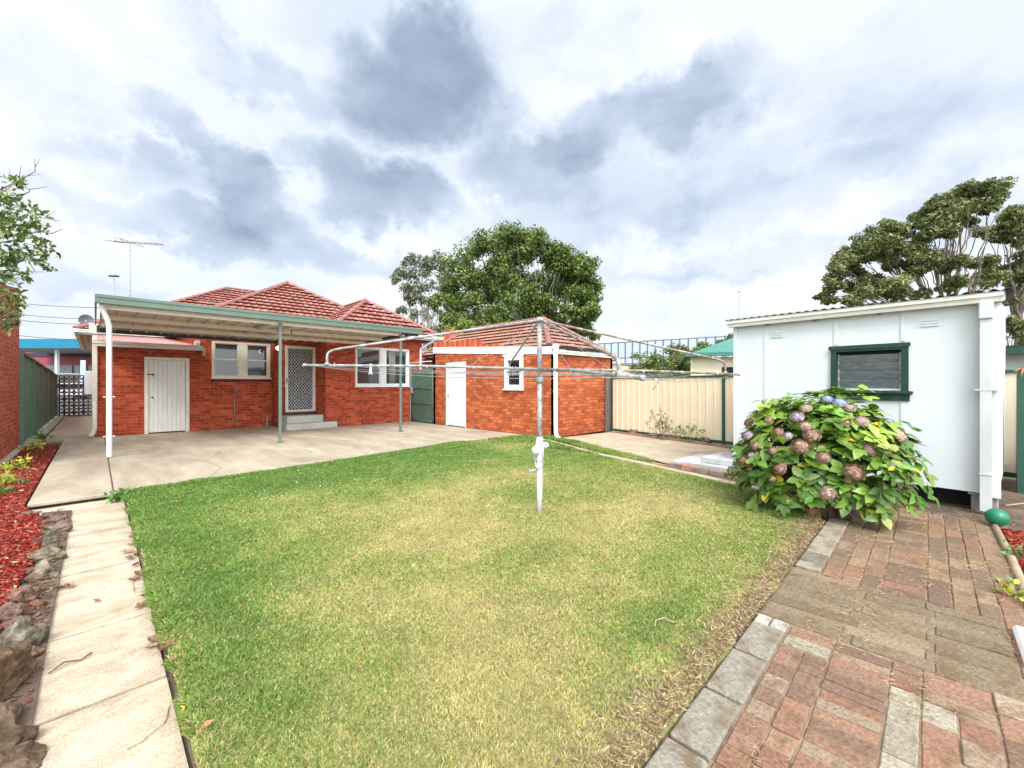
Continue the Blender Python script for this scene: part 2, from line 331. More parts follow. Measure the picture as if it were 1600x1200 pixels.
# ------------------------------------------------------------------ object helpers
def tag(o, label=None, cat=None, group=None, kind=None):
    if label: o['label'] = label
    if cat: o['category'] = cat
    if group: o['group'] = group
    if kind: o['kind'] = kind
    return o
def thing(name, loc, label, cat, group=None):
    o = bpy.data.objects.new(name, None); COL.objects.link(o)
    o.location = loc; o.empty_display_size = 0.2
    return tag(o, label, cat, group)
def root_loc(o):
    v = Vector(o.location)
    while o.parent: o = o.parent; v += Vector(o.location)
    return v
class MB:
    """collects faces in one mesh; UVs are metres on each face"""
    def __init__(s, frame=None):
        s.v = []; s.f = []; s.uv = []; s.col = []; s.fr = frame; s.c = (0.5, 0.5, 0.5); s.smooth = []
    def face(s, pts, sm=False):
        pts = [Vector(p) for p in pts]
        n = Vector((0, 0, 0))
        for i in range(len(pts)): n += pts[i].cross(pts[(i + 1) % len(pts)])
        if n.length < 1e-12: return
        n.normalize()
        if abs(n.z) > 0.75: uv = [(p.x, p.y) for p in pts]
        elif abs(n.z) < 0.15:
            t = Vector((-n.y, n.x, 0)).normalized()
            if t.x + t.y * 1.01 < 0: t = -t
            uv = [(p.dot(t), p.z) for p in pts]
        else:
            t = Vector((-n.y, n.x, 0)).normalized(); u2 = n.cross(t)
            uv = [(p.dot(t), p.dot(u2)) for p in pts]
        if s.fr: pts = [s.fr.M @ p for p in pts]
        b = len(s.v); s.v += pts; s.f.append(tuple(range(b, b + len(pts)))); s.uv += uv
        s.col += [s.c] * len(pts); s.smooth.append(sm)
    def box(s, a, b, M=None):
        x0, y0, z0 = a; x1, y1, z1 = b
        P = [Vector(p) for p in ((x0, y0, z0), (x1, y0, z0), (x1, y1, z0), (x0, y1, z0), (x0, y0, z1), (x1, y0, z1), (x1, y1, z1), (x0, y1, z1))]
        if M is not None: P = [M @ p for p in P]
        for q in ((0, 3, 2, 1), (4, 5, 6, 7), (0, 1, 5, 4), (1, 2, 6, 5), (2, 3, 7, 6), (3, 0, 4, 7)): s.face([P[i] for i in q])
        return s
    def bbox(s, a, b, r=0.006):
        """box with chamfered edges"""
        x0, y0, z0 = a; x1, y1, z1 = b
        r = min(r, (x1 - x0) * .45, (y1 - y0) * .45, (z1 - z0) * .45)
        def c(i, j, k, ax):
            p = [x1 if i else x0, y1 if j else y0, z1 if k else z0]; q = [i, j, k]
            for t in range(3):
                if t != ax: p[t] += -r if q[t] else r
            return p
        for ax in range(3):
            o = [t for t in range(3) if t != ax]
            for sd in (0, 1):
                idx = [(0, 0), (1, 0), (1, 1), (0, 1)]
                ps = []
                for u, w in idx:
                    q = [0, 0, 0]; q[ax] = sd; q[o[0]] = u; q[o[1]] = w; ps.append(c(*q, ax))
                if (sd == 0) != (ax == 1): ps = ps[::-1]
                s.face(ps)
        for ax in range(3):
            o = [t for t in range(3) if t != ax]
            for u in (0, 1):
                for w in (0, 1):
                    q0 = [0, 0, 0]; q0[o[0]] = u; q0[o[1]] = w; q1 = list(q0); q1[ax] = 1
                    s.face([c(*q0, o[0]), c(*q1, o[0]), c(*q1, o[1]), c(*q0, o[1])])
        for i in (0, 1):
            for j in (0, 1):
                for k in (0, 1): s.face([c(i, j, k, 0), c(i, j, k, 1), c(i, j, k, 2)])
        return s
    def tube(s, pts, r, seg=10, cap=True):
        pts = [Vector(p) for p in pts]; n = len(pts)
        rs = r if isinstance(r, (list, tuple)) else [r] * n
        rings = []; up = None
        for i, p in enumerate(pts):
            d = (pts[min(i + 1, n - 1)] - pts[max(i - 1, 0)]).normalized()
            if up is None: up = Vector((0, 0, 1)) if abs(d.z) < 0.9 else Vector((1, 0, 0))
            a = d.cross(up).normalized(); up = a.cross(d).normalized()
            rings.append([p + (a * math.cos(t) + up * math.sin(t)) * rs[i] for t in [2 * math.pi * k / seg for k in range(seg)]])
        for i in range(n - 1):
            for k in range(seg):
                s.face([rings[i][k], rings[i][(k + 1) % seg], rings[i + 1][(k + 1) % seg], rings[i + 1][k]], True)
        if cap: s.face(rings[0][::-1]); s.face(rings[-1])
        return s
    def lathe(s, c, prof, seg=20, axis='Z', R=None):
        c = Vector(c); rings = []
        for r, h in prof:
            ring = []
            for k in range(seg):
                t = 2 * math.pi * k / seg; p = Vector((r * math.cos(t), r * math.sin(t), h))
                if R is not None: p = R @ p
                ring.append(c + p)
            rings.append(ring)
        for i in range(len(rings) - 1):
            for k in range(seg): s.face([rings[i][k], rings[i][(k + 1) % seg], rings[i + 1][(k + 1) % seg], rings[i + 1][k]], True)
        s.face(rings[0][::-1]); s.face(rings[-1]); return s
    def build(s, name, mat, parent=None, loc=None, label=None):
        off = root_loc(parent) if parent else Vector(loc or (0, 0, 0))
        me = bpy.data.meshes.new(name)
        me.from_pydata([tuple(p - off) for p in s.v], [], s.f)
        uv = me.uv_layers.new(name='UVMap'); uv.data.foreach_set('uv', [c for p in s.uv for c in p])
        ca = me.color_attributes.new('Col', 'FLOAT_COLOR', 'POINT')
        ca.data.foreach_set('color', [c for p in s.col for c in (*p, 1.0)])
        me.polygons.foreach_set('use_smooth', s.smooth)
        me.materials.append(mat)
        o = bpy.data.objects.new(name, me); COL.objects.link(o)
        if any(s.smooth): weld(me)
        if parent: o.parent = parent
        elif loc: o.location = loc
        if label: o['label'] = label
        return o
import bmesh
def weld(me):
    bm = bmesh.new(); bm.from_mesh(me)
    bmesh.ops.remove_doubles(bm, verts=bm.verts, dist=0.0003)
    bm.to_mesh(me); bm.free()
def np_mesh(name, V, F, Cv, mat, parent=None, loc=(0, 0, 0), smooth=False):
    """mesh from numpy arrays: V (n,3), F (m,k), Cv (n,3)"""
    off = np.array(root_loc(parent) if parent else loc, float)
    V = np.asarray(V, float) - off; F = np.asarray(F, np.int32)
    me = bpy.data.meshes.new(name); k = F.shape[1]
    me.vertices.add(len(V)); me.vertices.foreach_set('co', V.astype(np.float32).ravel())
    me.loops.add(F.size); me.loops.foreach_set('vertex_index', F.ravel())
    me.polygons.add(len(F)); me.polygons.foreach_set('loop_start', np.arange(0, F.size, k, dtype=np.int32))
    try: me.polygons.foreach_set('loop_total', np.full(len(F), k, np.int32))
    except Exception: pass
    if smooth: me.polygons.foreach_set('use_smooth', np.ones(len(F), bool))
    me.update(calc_edges=True)
    ca = me.color_attributes.new('Col', 'FLOAT_COLOR', 'POINT')
    C4 = np.ones((len(V), 4), np.float32); C4[:, :3] = Cv; ca.data.foreach_set('color', C4.ravel())
    me.materials.append(mat)
    o = bpy.data.objects.new(name, me); COL.objects.link(o)
    if parent: o.parent = parent
    else: o.location = loc
    return o
def copy_tree(o, parent=None):
    c = o.copy(); COL.objects.link(c)
    if parent: c.parent = parent
    for ch in list(o.children): copy_tree(ch, c)
    return c
def vnoise(x, y, seed=0):
    """smooth value noise, numpy"""
    x = np.asarray(x, float); y = np.asarray(y, float)
    r = np.random.default_rng(seed).random((64, 64))
    xi = np.floor(x).astype(int); yi = np.floor(y).astype(int); fx = x - xi; fy = y - yi
    fx = fx * fx * (3 - 2 * fx); fy = fy * fy * (3 - 2 * fy)
    g = lambda a, b: r[a % 64, b % 64]
    return (g(xi, yi) * (1 - fx) + g(xi + 1, yi) * fx) * (1 - fy) + (g(xi, yi + 1) * (1 - fx) + g(xi + 1, yi + 1) * fx) * fy
def fbm(x, y, seed=0, o=4):
    t = 0; a = 0.5; s = 0
    for k in range(o):
        t = t + a * vnoise(x * 2 ** k, y * 2 ** k, seed + k); s += a; a *= 0.55
    return t / s
def inpoly(x, y, poly):
    x = np.asarray(x); y = np.asarray(y); c = np.zeros(x.shape, bool); n = len(poly)
    for i in range(n):
        x0, y0 = poly[i]; x1, y1 = poly[(i + 1) % n]
        if y0 == y1: continue
        c ^= ((y0 > y) != (y1 > y)) & (x < (x1 - x0) * (y - y0) / (y1 - y0) + x0)
    return c
def prism(mb, poly, z0, z1):
    P = list(poly)
    a = sum(P[i][0] * P[(i + 1) % len(P)][1] - P[(i + 1) % len(P)][0] * P[i][1] for i in range(len(P)))
    if a < 0: P = P[::-1]
    mb.face([(x, y, z1) for x, y in P]); mb.face([(x, y, z0) for x, y in P[::-1]])
    for i in range(len(P)):
        (x0, y0), (x1, y1) = P[i], P[(i + 1) % len(P)]
        mb.face([(x0, y0, z0), (x1, y1, z0), (x1, y1, z1), (x0, y0, z1)])
    return mb
def wall(mb, x0, x1, z0, z1, y0, t, holes=()):
    """wall in the builder's frame facing -y, y0..y0+t, with rectangular holes (x0,x1,z0,z1)"""
    xs = sorted({x0, x1, *[h[0] for h in holes], *[h[1] for h in holes]}); zs = sorted({z0, z1, *[h[2] for h in holes], *[h[3] for h in holes]})
    for i in range(len(xs) - 1):
        for j in range(len(zs) - 1):
            a, b, c, d = xs[i], xs[i + 1], zs[j], zs[j + 1]; mx, mz = (a + b) / 2, (c + d) / 2
            if any(h[0] < mx < h[1] and h[2] < mz < h[3] for h in holes): continue
            mb.face([(a, y0, c), (b, y0, c), (b, y0, d), (a, y0, d)])
            mb.face([(b, y0 + t, c), (a, y0 + t, c), (a, y0 + t, d), (b, y0 + t, d)])
    y1 = y0 + t
    mb.face([(x0, y1, z0), (x0, y0, z0), (x0, y0, z1), (x0, y1, z1)]); mb.face([(x1, y0, z0), (x1, y1, z0), (x1, y1, z1), (x1, y0, z1)])
    mb.face([(x0, y0, z1), (x1, y0, z1), (x1, y1, z1), (x0, y1, z1)])
    for a, b, c, d in holes:
        mb.face([(a, y0, c), (a, y1, c), (a, y1, d), (a, y0, d)]); mb.face([(b, y1, c), (b, y0, c), (b, y0, d), (b, y1, d)])
        mb.face([(a, y0, d), (a, y1, d), (b, y1, d), (b, y0, d)])
        if c > z0: mb.face([(a, y1, c), (a, y0, c), (b, y0, c), (b, y1, c)])
    return mb
def corrugated(mb, o, u, ul, v, vl, n, pitch=0.076, amp=0.009, kind='wave', th=0.0):
    """ribbed sheet: origin o, ribs run along v, profile along u raised along n"""
    o, u, v, n = Vector(o), Vector(u).normalized(), Vector(v).normalized(), Vector(n).normalized()
    pts = []
    if kind == 'wave':
        st = pitch / 6; k = int(ul / st)
        for i in range(k + 1): pts.append((i * ul / k, amp * math.cos(2 * math.pi * i * ul / k / pitch)))
    elif kind == 'rib':          # flat pans with raised ribs
        k = max(1, round(ul / pitch)); p = ul / k
        e_ = .72 if amp > 0 else .84
        for i in range(k): pts += [(i * p, 0), (i * p + p * e_, 0), (i * p + p * (e_ + .06), amp), (i * p + p * .95, amp)]
        pts.append((ul, 0))
    for i in range(len(pts) - 1):
        a = o + u * pts[i][0] + n * pts[i][1]; b = o + u * pts[i + 1][0] + n * pts[i + 1][1]
        mb.face([a, b, b + v * vl, a + v * vl], kind == 'wave')
        if th: mb.face([b - n * th, a - n * th, a - n * th + v * vl, b - n * th + v * vl], kind == 'wave')
    if th:
        for i in range(len(pts) - 1):
            a = o + u * pts[i][0] + n * pts[i][1]; b = o + u * pts[i + 1][0] + n * pts[i + 1][1]
            mb.face([b, a, a - n * th, b - n * th]); mb.face([a + v * vl, b + v * vl, b - n * th + v * vl, a - n * th + v * vl])
    return mb

# ================================================================== BUILDING HELPERS
def tile_slope(mb, P0, P1, A, B, course=0.31, step=0.075, du=0.058, ribh=0.022):
    P0, P1, A, B = map(Vector, (P0, P1, A, B))
    u = (P1 - P0).normalized(); n = (P1 - P0).cross(A - P0).normalized()
    if n.z < 0: n = -n
    v = n.cross(u).normalized()
    if (A - P0).dot(v) < 0: v = -v
    H = (A - P0).dot(v); aL = (A - P0).dot(u); aR = (B - P0).dot(u); W = (P1 - P0).length
    nc = max(1, round(H / course)); K = int(W / du) + 2
    grid = [k * du for k in range(-int(abs(min(aL, 0)) / du) - 1, int(max(W, aR) / du) + 2)]
    for r in range(nc):
        v0, v1 = H * r / nc, H * (r + 1) / nc
        l0, r0 = aL * v0 / H, W + (aR - W) * v0 / H; l1, r1 = aL * v1 / H, W + (aR - W) * v1 / H
        jit = random.uniform(-0.006, 0.006)
        for k in range(len(grid) - 1):
            a, b = grid[k], grid[k + 1]
            a0, b0 = min(max(a, l0), r0), min(max(b, l0), r0); a1, b1 = min(max(a, l1), r1), min(max(b, l1), r1)
            if b0 - a0 < 1e-6 and b1 - a1 < 1e-6: continue
            ha = ribh if k % 4 in (0,) else 0.0; hb = ribh if (k + 1) % 4 in (0,) else 0.0
            up = step + jit
            p = [P0 + u * a0 + v * v0 + n * (up + ha), P0 + u * b0 + v * v0 + n * (up + hb),
                 P0 + u * b1 + v * v1 + n * hb, P0 + u * a1 + v * v1 + n * ha]
            q = [x for i, x in enumerate(p) if (x - p[i - 1]).length > 1e-6]
            if len(q) >= 3: mb.face(q)
            if b0 - a0 > 1e-6:
                lo = n * (up - .022); v2 = v * .09
                mb.face([p[0] - n * .012, p[1] - n * .012, p[1], p[0]])
                if r: mb.face([P0 + u * a0 + v * v0 + v2 - n * 0.01, P0 + u * b0 + v * v0 + v2 - n * 0.02, p[1] - n * .012, p[0] - n * .012])
def caps(mb, a, b, r=0.09, ln=0.40):
    """overlapping ridge caps between two points"""
    a, b = Vector(a), Vector(b); d = b - a; n = max(1, round(d.length / ln)); d.normalize(); st = (b - a).length / n
    side = d.cross(Vector((0, 0, 1))).normalized(); up = side.cross(d).normalized()
    for i in range(n):
        p0 = a + d * st * i - d * 0.03; p1 = a + d * st * (i + 1) + d * 0.01; r0, r1 = r * 1.12, r * 0.9
        ring = [[p + (side * math.cos(t) * rr + up * (math.sin(t) * rr * 0.8 - 0.01)) for t in [math.pi * k / 6 for k in range(7)]] for p, rr in ((p0, r0), (p1, r1))]
        for k in range(6): mb.face([ring[0][k], ring[0][k + 1], ring[1][k + 1], ring[1][k]])
        mb.face(ring[0]); mb.face(ring[1][::-1])
def gutter(mb, a, b, h=0.11, w=0.12, out=None):
    """quad-profile gutter between two points (top inner edge), out = outward unit vector"""
    a, b, out = Vector(a), Vector(b), Vector(out)
    prof = [(0, 0), (0, -h * .9), (w * .15, -h), (w * .8, -h), (w * .86, -h * .55), (w, -h * .42), (w, -0.004), (w * 1.06, 0.006), (w * .98, 0.008), (w * .93, -h * .3), (w * .75, -h * .85), (0.012, -h * .8), (0.012, 0)]
    ra = [a + out * x + Vector((0, 0, z)) for x, z in prof]; rb = [b + out * x + Vector((0, 0, z)) for x, z in prof]
    for i in range(len(prof)):
        j = (i + 1) % len(prof); mb.face([ra[i], ra[j], rb[j], rb[i]])
    o = prof[:8]
    for r, s in ((a, 1), (b, -1)): mb.face([r + out * x + Vector((0, 0, z)) for x, z in o][::s])
def make_window(parent, fr, y0, x0, x1, z0, z1, sashes, mat, glass=GLASS, fw=0.06, proud=0.02, depth=0.07, sill=True, rails=(0.5,), curtain=None):
    """timber window: outer frame, mullions between sashes, glazing bars, panes and a sill"""
    f = MB(fr); ya = y0 - proud; yb = y0 + depth
    f.box((x0, ya, z0), (x0 + fw, yb, z1)); f.box((x1 - fw, ya, z0), (x1, yb, z1))
    f.box((x0 + fw, ya, z1 - fw), (x1 - fw, yb, z1)); f.box((x0 + fw, ya, z0), (x1 - fw, yb, z0 + fw))
    prev = x0 + fw
    for a, b in sashes:
        if a - prev > 0.004: f.box((prev, ya + .004, z0 + fw), (a, yb, z1 - fw))
        prev = b
    if x1 - fw - prev > 0.004: f.box((prev, ya + .004, z0 + fw), (x1 - fw, yb, z1 - fw))
    sw = 0.028
    for a, b in sashes:
        q = [z0 + fw] + [z0 + fw + (z1 - z0 - 2 * fw) * r for r in rails] + [z1 - fw]
        for i in range(len(q) - 1):
            yy = y0 + 0.012 + (0.014 if i % 2 == 0 else 0)
            f.box((a, yy, q[i]), (a + sw, yb - .003, q[i + 1])); f.box((b - sw, yy, q[i]), (b, yb - .003, q[i + 1]))
            f.box((a + sw, yy, q[i]), (b - sw, yb - .003, q[i] + sw)); f.box((a + sw, yy, q[i + 1] - sw), (b - sw, yb - .003, q[i + 1]))
    w = f.build('window', mat, parent)
    for a, b in sashes:
        g = MB(fr); g.box((a + .01, y0 + 0.045, z0 + fw + .01), (b - .01, y0 + 0.05, z1 - fw - .01)); g.build('pane', glass, w)
        if curtain:
            c = MB(fr); n = 24
            xa, xb = a + (b - a) * curtain[0], a + (b - a) * curtain[1]
            for i in range(n):
                t0, t1 = i / n, (i + 1) / n
                p0 = (xa + (xb - xa) * t0, y0 + .040 + .003 * math.sin(t0 * 40)); p1 = (xa + (xb - xa) * t1, y0 + .040 + .003 * math.sin(t1 * 40))
    if sill:
        s = MB(fr); s.box((x0 - .03, ya - .03, z0 - .035), (x1 + .03, y0 + .01, z0)); s.build('sill', mat, w)
    return w
def ribdoor(fr, y, x0, x1, z0, z1, n, depth=0.03):
    m = MB(fr); w = (x1 - x0) / n
    for i in range(n): m.bbox((x0 + i * w + .003, y, z0), (x0 + (i + 1) * w - .003, y + depth, z1), 0.005)
    m.box((x0, y + .012, z0 + .002), (x1, y + depth - .002, z1 - .002)); return m
def downpipe(pts, r, seg=12, brackets=(), wdir=(0, 1, 0)):
    m = MB(); m.tube(pts, r, seg)
    for z in brackets:
        p = Vector(pts[-1]); 
        m.lathe((p.x, p.y, z), [(r + .004, -.012), (r + .004, .012)], 12)
    return m

# ================================================================== GROUND
gm = MB(); gm.face([(-900, -900, -0.075), (1400, -900, -0.075), (1400, 1400, -0.075), (-900, 1400, -0.075)])
tag(gm.build('ground', EARTH), kind='structure')
# dirt of the yard round the beds and the shed
dm = MB()
prism(dm, [(-1.3, 0.2), (-1.3, 15.4), (-0.5, 15.4), (-0.5, 7.45), (0.24, 7.45), (0.24, 0.2)], -0.10, -0.072)
prism(dm, [(0.262, 0.2), (0.262, 7.38), (8.36, 8.6), (8.36, 6.9), (8.9, 6.8), (11, 6.6), (10.1, 3.0), (9.2, -4), (0.5, -4)], -0.07, -0.016)
tag(dm.build('soil', DIRT), kind='structure')

# patio slabs with open joints
def slabs(name, mat, rects, zt, zb, gap=0.007, fr=None):
    m = MB(fr)
    for x0, y0, x1, y1 in rects: m.bbox((x0 + gap, y0 + gap, zb), (x1 - gap, y1 - gap, zt), 0.008)
    return tag(m.build(name, mat), kind='structure')
xs = [-0.57, 0.17, 3.12, 5.9, 8.38]; ys = [7.40, 10.96, 13.79]
R_ = [(xs[i], ys[j], xs[i + 1], ys[j + 1]) for i in range(4) for j in range(2)]
R_ += [(-0.57, 13.79, 0.17, 15.49), (0.17, 13.79, 3.12, 15.49), (3.12, 13.79, 5.26, 15.49)]
slabs('patio', CONC, R_, 0.0, -0.045, 0.008)
jm = MB(); prism(jm, [(-0.54, 7.47), (-0.54, 15.48), (8.37, 15.48), (8.37, 7.47)], -0.12, -0.012); tag(jm.build('joint_filler', DIRT), kind='structure')
slabs('side_path', CONC, [(-0.93, 15.5, 0.0, 18.5), (-0.93, 18.5, 0.0, 22.0), (-0.93, 22.0, 0.0, 26.2)], -0.005, -0.1)
# narrow path along the lawn (lower than the patio)
pm_ = MB()
yy = [7.30, 5.78, 4.62, 3.50, 2.68, 1.72, 0.6]
for i in range(6):
    a, b = yy[i + 1], yy[i]; lx = -0.22; rx = 0.255 + random.uniform(-.006, .006)
    tl = random.uniform(-.004, .004)
    if i == 0: pts = [(-0.52, b), (-0.50, b - .28), (-0.27, b - .55), (-0.2, a + .006), (rx, a + .006), (rx, b - .12), (rx - .1, b)]
    else: pts = [(lx, b - .011), (lx + random.uniform(-.02, .02), a + .011), (rx, a + .011), (rx, b - .011)]
    prism(pm_, pts, -0.11, -0.052 + tl)
tag(pm_.build('path', CONCP), kind='structure')

def crack(pts, w=.0022, z=.0):
    m = MB(); rc = random.Random(int(pts[0][0] * 1000)); P = []
    for i in range(len(pts) - 1):
        a, b = Vector((*pts[i], 0)), Vector((*pts[i + 1], 0)); n = max(2, int((b - a).length / .04))
        for k in range(n): P.append(a.lerp(b, k / n) + Vector((rc.uniform(-.008, .008), rc.uniform(-.008, .008), 0)))
    for i in range(len(P) - 1):
        d = (P[i + 1] - P[i]).normalized(); s = Vector((-d.y, d.x, 0)) * w * (.5 + rc.random()); s2 = Vector((-d.y, d.x, 0)) * w * (.5 + rc.random())
        m.face([P[i] - s + Vector((0, 0, z)), P[i + 1] - s2 + Vector((0, 0, z)), P[i + 1] + s2 + Vector((0, 0, z)), P[i] + s + Vector((0, 0, z))])
    tag(m.build('crack', DIRT), kind='structure')
crack([(.245, 2.42), (.20, 2.30), (.13, 2.25), (.04, 2.24)], .0018, -.0455)
crack([(.25, 3.86), (.20, 3.90), (.19, 4.1), (.23, 4.3)], .0016, -.0455)
crack([(1.2, 7.6), (1.5, 8.4), (1.4, 9.3), (1.8, 10.2), (1.7, 10.9)], .004, .0012)
crack([(3.9, 8.1), (4.6, 8.9), (5.6, 9.4)], .0035, .0012)
crack([(6.6, 12.9), (6.9, 11.9), (7.5, 11.1), (8.2, 10.9)], .004, .0012)
# ---- brick path, every brick its own face set in one paved surface
bp = MB(); rr = random.Random(3)
def brick(x0, y0, x1, y1, tone='b', gap=0.003):
    z = rr.uniform(-.0045, .0045); t = rr.random()
    if tone == 'c': c = (.42 + .1 * t, .36 + .09 * t, .26 + .07 * t)      # pale block
    elif tone == 'd': c = (.24 + .10 * t, .18 + .075 * t, .11 + .045 * t)      # mossy dark concrete brick
    elif tone == 'm': c = rr.choice([(.34, .20, .125), (.36, .23, .14), (.27, .185, .115), (.38, .27, .17), (.24, .155, .105), (.36, .19, .12)])
    else: c = rr.choice([(.37, .19, .12), (.40, .22, .14), (.33, .165, .105), (.40, .27, .175), (.42, .30, .20), (.30, .18, .12), (.28, .165, .115), (.41, .23, .145)])
    k = rr.uniform(.60, .80); g_ = sum(c) / 3; bp.c = tuple((v * .9 + g_ * .1) * k * 1.04 for v in c)
    j = lambda: rr.uniform(-.0025, .0025)
    M = Matrix.Translation(((x0 + x1) / 2, (y0 + y1) / 2, 0)) @ Matrix.Rotation(rr.uniform(-.02, .02), 4, 'Z') @ Matrix.Rotation(rr.uniform(-.01, .01), 4, 'X') @ Matrix.Translation((-(x0 + x1) / 2, -(y0 + y1) / 2, 0))
    n0 = len(bp.v); bp.bbox((x0 + gap + j(), y0 + gap + j(), -.06), (x1 - gap + j(), y1 - gap + j(), .0 + z), 0.0045)
    for i in range(n0, len(bp.v)): bp.v[i] = M @ bp.v[i]
def run(x0, x1, ya, yb, ln, tone='b', off=0.0):
    x = x0 - off
    while x < x1:
        brick(max(x, x0), ya, min(x + ln, x1), yb, tone if not callable(tone) else tone()); x += ln
mixb = lambda: rr.choice('bbbbbc')
X0, X1, X2, X3 = 1.05, 2.92, 3.75, 6.42
# near section: small squares, long headers, pale strip, squares
run(X0, 2.62, .462, .565, .115, 'b'); run(X0, 2.62, .36, .46, .12, mixb, .05)
run(X0, 2.86, .135, .357, .078, 'b')
run(X0, 2.62, .025, .132, .19, 'c', .06); run(X0, 2.60, -.085, .022, .155, mixb); run(X0, 2.58, -.20, -.088, .16, mixb, .07)
run(X0, 2.9, -.315, -.203, .17, 'b', .03); run(X0, 3.6, -.42, -.318, .23, 'b')
run(X0, 3.6, -.53, -.423, .23, 'b', .1)
run(2.64, 2.86, .36, .565, .11, lambda: rr.choice('bc'))
for x in (2.625, 2.703, 2.781): brick(x, .025, x + .076, .132, 'b')
run(2.61, 2.88, -.20, .022, .088, 'b')
# dark concrete band
for i in range(8):
    x = 2.88 + i * .112
    o = (i % 2) * .12
    ya = .735
    brick(x, .30 + o * .4, x + .11, ya, 'd'); brick(x, -.02 + o * .3, x + .11, .298 + o * .4, 'd'); brick(x, -.315, x + .11, -.022 + o * .3, 'd')
# far section, mixed mossy bricks
x = 3.785
for c_, (ya, yb, ln) in enumerate([(.455, .562, .235), (.345, .452, .23), (.235, .342, .23), (.01, .232, .108), (-.105, .007, .235), (-.215, -.108, .235), (-.315, -.218, .23)]):
    run(3.785, X3, ya, yb, ln, 'm', (c_ % 2) * .1)
run(3.62, X3, -.40, -.318, .45, 'm')
run(3.785, 4.9, -.315, -.316, 9, 'm') if False else None
o_ = bp.build('brick_path', PAVER); tag(o_, kind='structure')
fm = MB(); prism(fm, [(1.0, -.54), (6.44, -.54), (6.44, .57), (3.8, .58), (3.8, .74), (2.86, .74), (2.86, .60), (1.0, .57)], -0.06, -0.0085)
SAND = plain('sandy joint', (0.30, 0.215, 0.135), (0.15, 0.10, 0.065), 9, 0.95, 0.8, 50, detail=8)
tag(fm.build('joint_filler', SAND), kind='structure')

# edging blocks along the lawn side of the brick path
def block(name, x0, x1, y0, y1, h, label, cat, tone, group=None, rot=0.0):
    m = MB(); m.c = tone; m.bbox((x0 - (x0 + x1) / 2, y0 - (y0 + y1) / 2, -.06), (x1 - (x0 + x1) / 2, y1 - (y0 + y1) / 2, h), .010)
    R = Matrix.Rotation(rot, 4, 'Z'); m.v = [R @ p for p in m.v]; L = Vector(((x0 + x1) / 2, (y0 + y1) / 2, 0)); m.v = [p + L for p in m.v]
    return tag(m.build(name, PAVER, loc=tuple(L)), label, cat, group)
eg = 'edging blocks between the lawn and the brick path'
ed = [(1.08, 1.60, 'nearest pale edging block, at the bottom edge of the photo'), (1.62, 1.98, 'pale edging block with a cracked corner, second from the bottom of the photo'),
      (2.0, 2.38, 'weathered edging block in the middle of the near row of edging'), (2.40, 2.74, 'edging block with white lichen patches at the far end of the near row')]
for a, b, l in ed: block('edging_block', a, b, .572, .735, .012, l, 'edging block', (.25, .225, .18), eg, rr.uniform(-.01, .01))
block('edging_block', 2.755, 2.862, .66, .735, .008, 'small whitish block filling the corner before the dark band', 'edging block', (.46, .42, .34), eg)
block('edging_block', 2.755, 2.862, .572, .655, .008, 'squarish grey and white block beside the small whitish corner block', 'edging block', (.36, .34, .31), eg)
ed = [(3.82, 3.94, 'narrow tan edging block where the upper row begins'), (3.96, 4.2, 'darker grey edging block just above the narrow tan one'), (4.22, 4.62, 'long pale edging block in the middle of the upper row'),
      (4.64, 5.02, 'weathered edging block of the upper row below the hydrangea'), (5.04, 5.4, 'topmost edging block half hidden by hydrangea leaves')]
for i, (a, b, l) in enumerate(ed): block('edging_block', a, b, .57, .732, .012, l, 'edging block', (.18, .16, .13) if i == 1 else (.29, .25, .19), eg, rr.uniform(-.012, .012))

# ================================================================== THE BRICK HOUSE
HF = Frame(0, 0, 0)
house = thing('brick_house', (4.5, 15.5, 0), 'red brick house with terracotta tiled hip roofs behind the carport', 'house')
def HX(px, py, Y): return onY(px, py, Y)
ld0, ldt = HX(225.5, 554, 15.5); ld1, _ = HX(295.5, 556, 15.5)          # laundry door frame
ldt = 2.16
w1a, w1t = HX(330.7, 533, 15.5); w1b, w1z = HX(422, 591, 15.5)
w1t = (w1t + HX(422, 537.5, 15.5)[1]) / 2; w1z = (w1z + HX(330.7, 590, 15.5)[1]) / 2
w2a, w2t = HX(555, 541, 13.8); w2b, w2z = HX(639, 603, 13.8)
print('door', ld0, ld1, ldt, 'w1', w1a, w1b, w1z, w1t, 'w2', w2a, w2b, w2z, w2t)
sd0, _ = HX(445, 541, 14.7); sd1, _ = HX(489, 541, 14.7); sdz = HX(467, 643, 14.7)[1]; sdt = HX(467, 541, 14.7)[1]
print('screen', sd0, sd1, sdz, sdt)
T = .11
wm = MB(HF)
wall(wm, 0.04, 2.1, 0, 2.50, 15.5, T, [(ld0 + .04, ld1 - .04, 0, ldt - .04)])
wall(wm, 2.1, 4.17, 0, 3.12, 15.5, T, [(w1a, w1b, w1z, w1t)])
wall(wm, 4.17, 5.27, 0, 3.12, 14.7, T, [(sd0, 5.268, sdz, sdt)])
wall(wm, 5.27, 8.9, 0, 3.14, 13.8, T, [(w2a, w2b, w2z, w2t)])
def sidewall(m, x, y0, y1, z0, z1, face):       # wall face along Y at x, outward -x or +x
    fr = Frame(x, y1, -math.pi / 2) if face < 0 else Frame(x, y0, math.pi / 2)
    q = MB(fr); wall(q, 0, y1 - y0, z0, z1, 0, T); m.v += q.v; b = len(m.v) - len(q.v)
    m.f += [tuple(i + b for i in f) for f in q.f]; m.uv += q.uv; m.col += q.col; m.smooth += q.smooth
sidewall(wm, 4.172, 14.7 + .11, 15.5, 0, 3.12, -1)
sidewall(wm, 5.272, 13.8 + .11, 14.7, 0, 3.14, -1)
sidewall(wm, 2.102, 15.61, 20.2, 2.3, 3.12, -1)
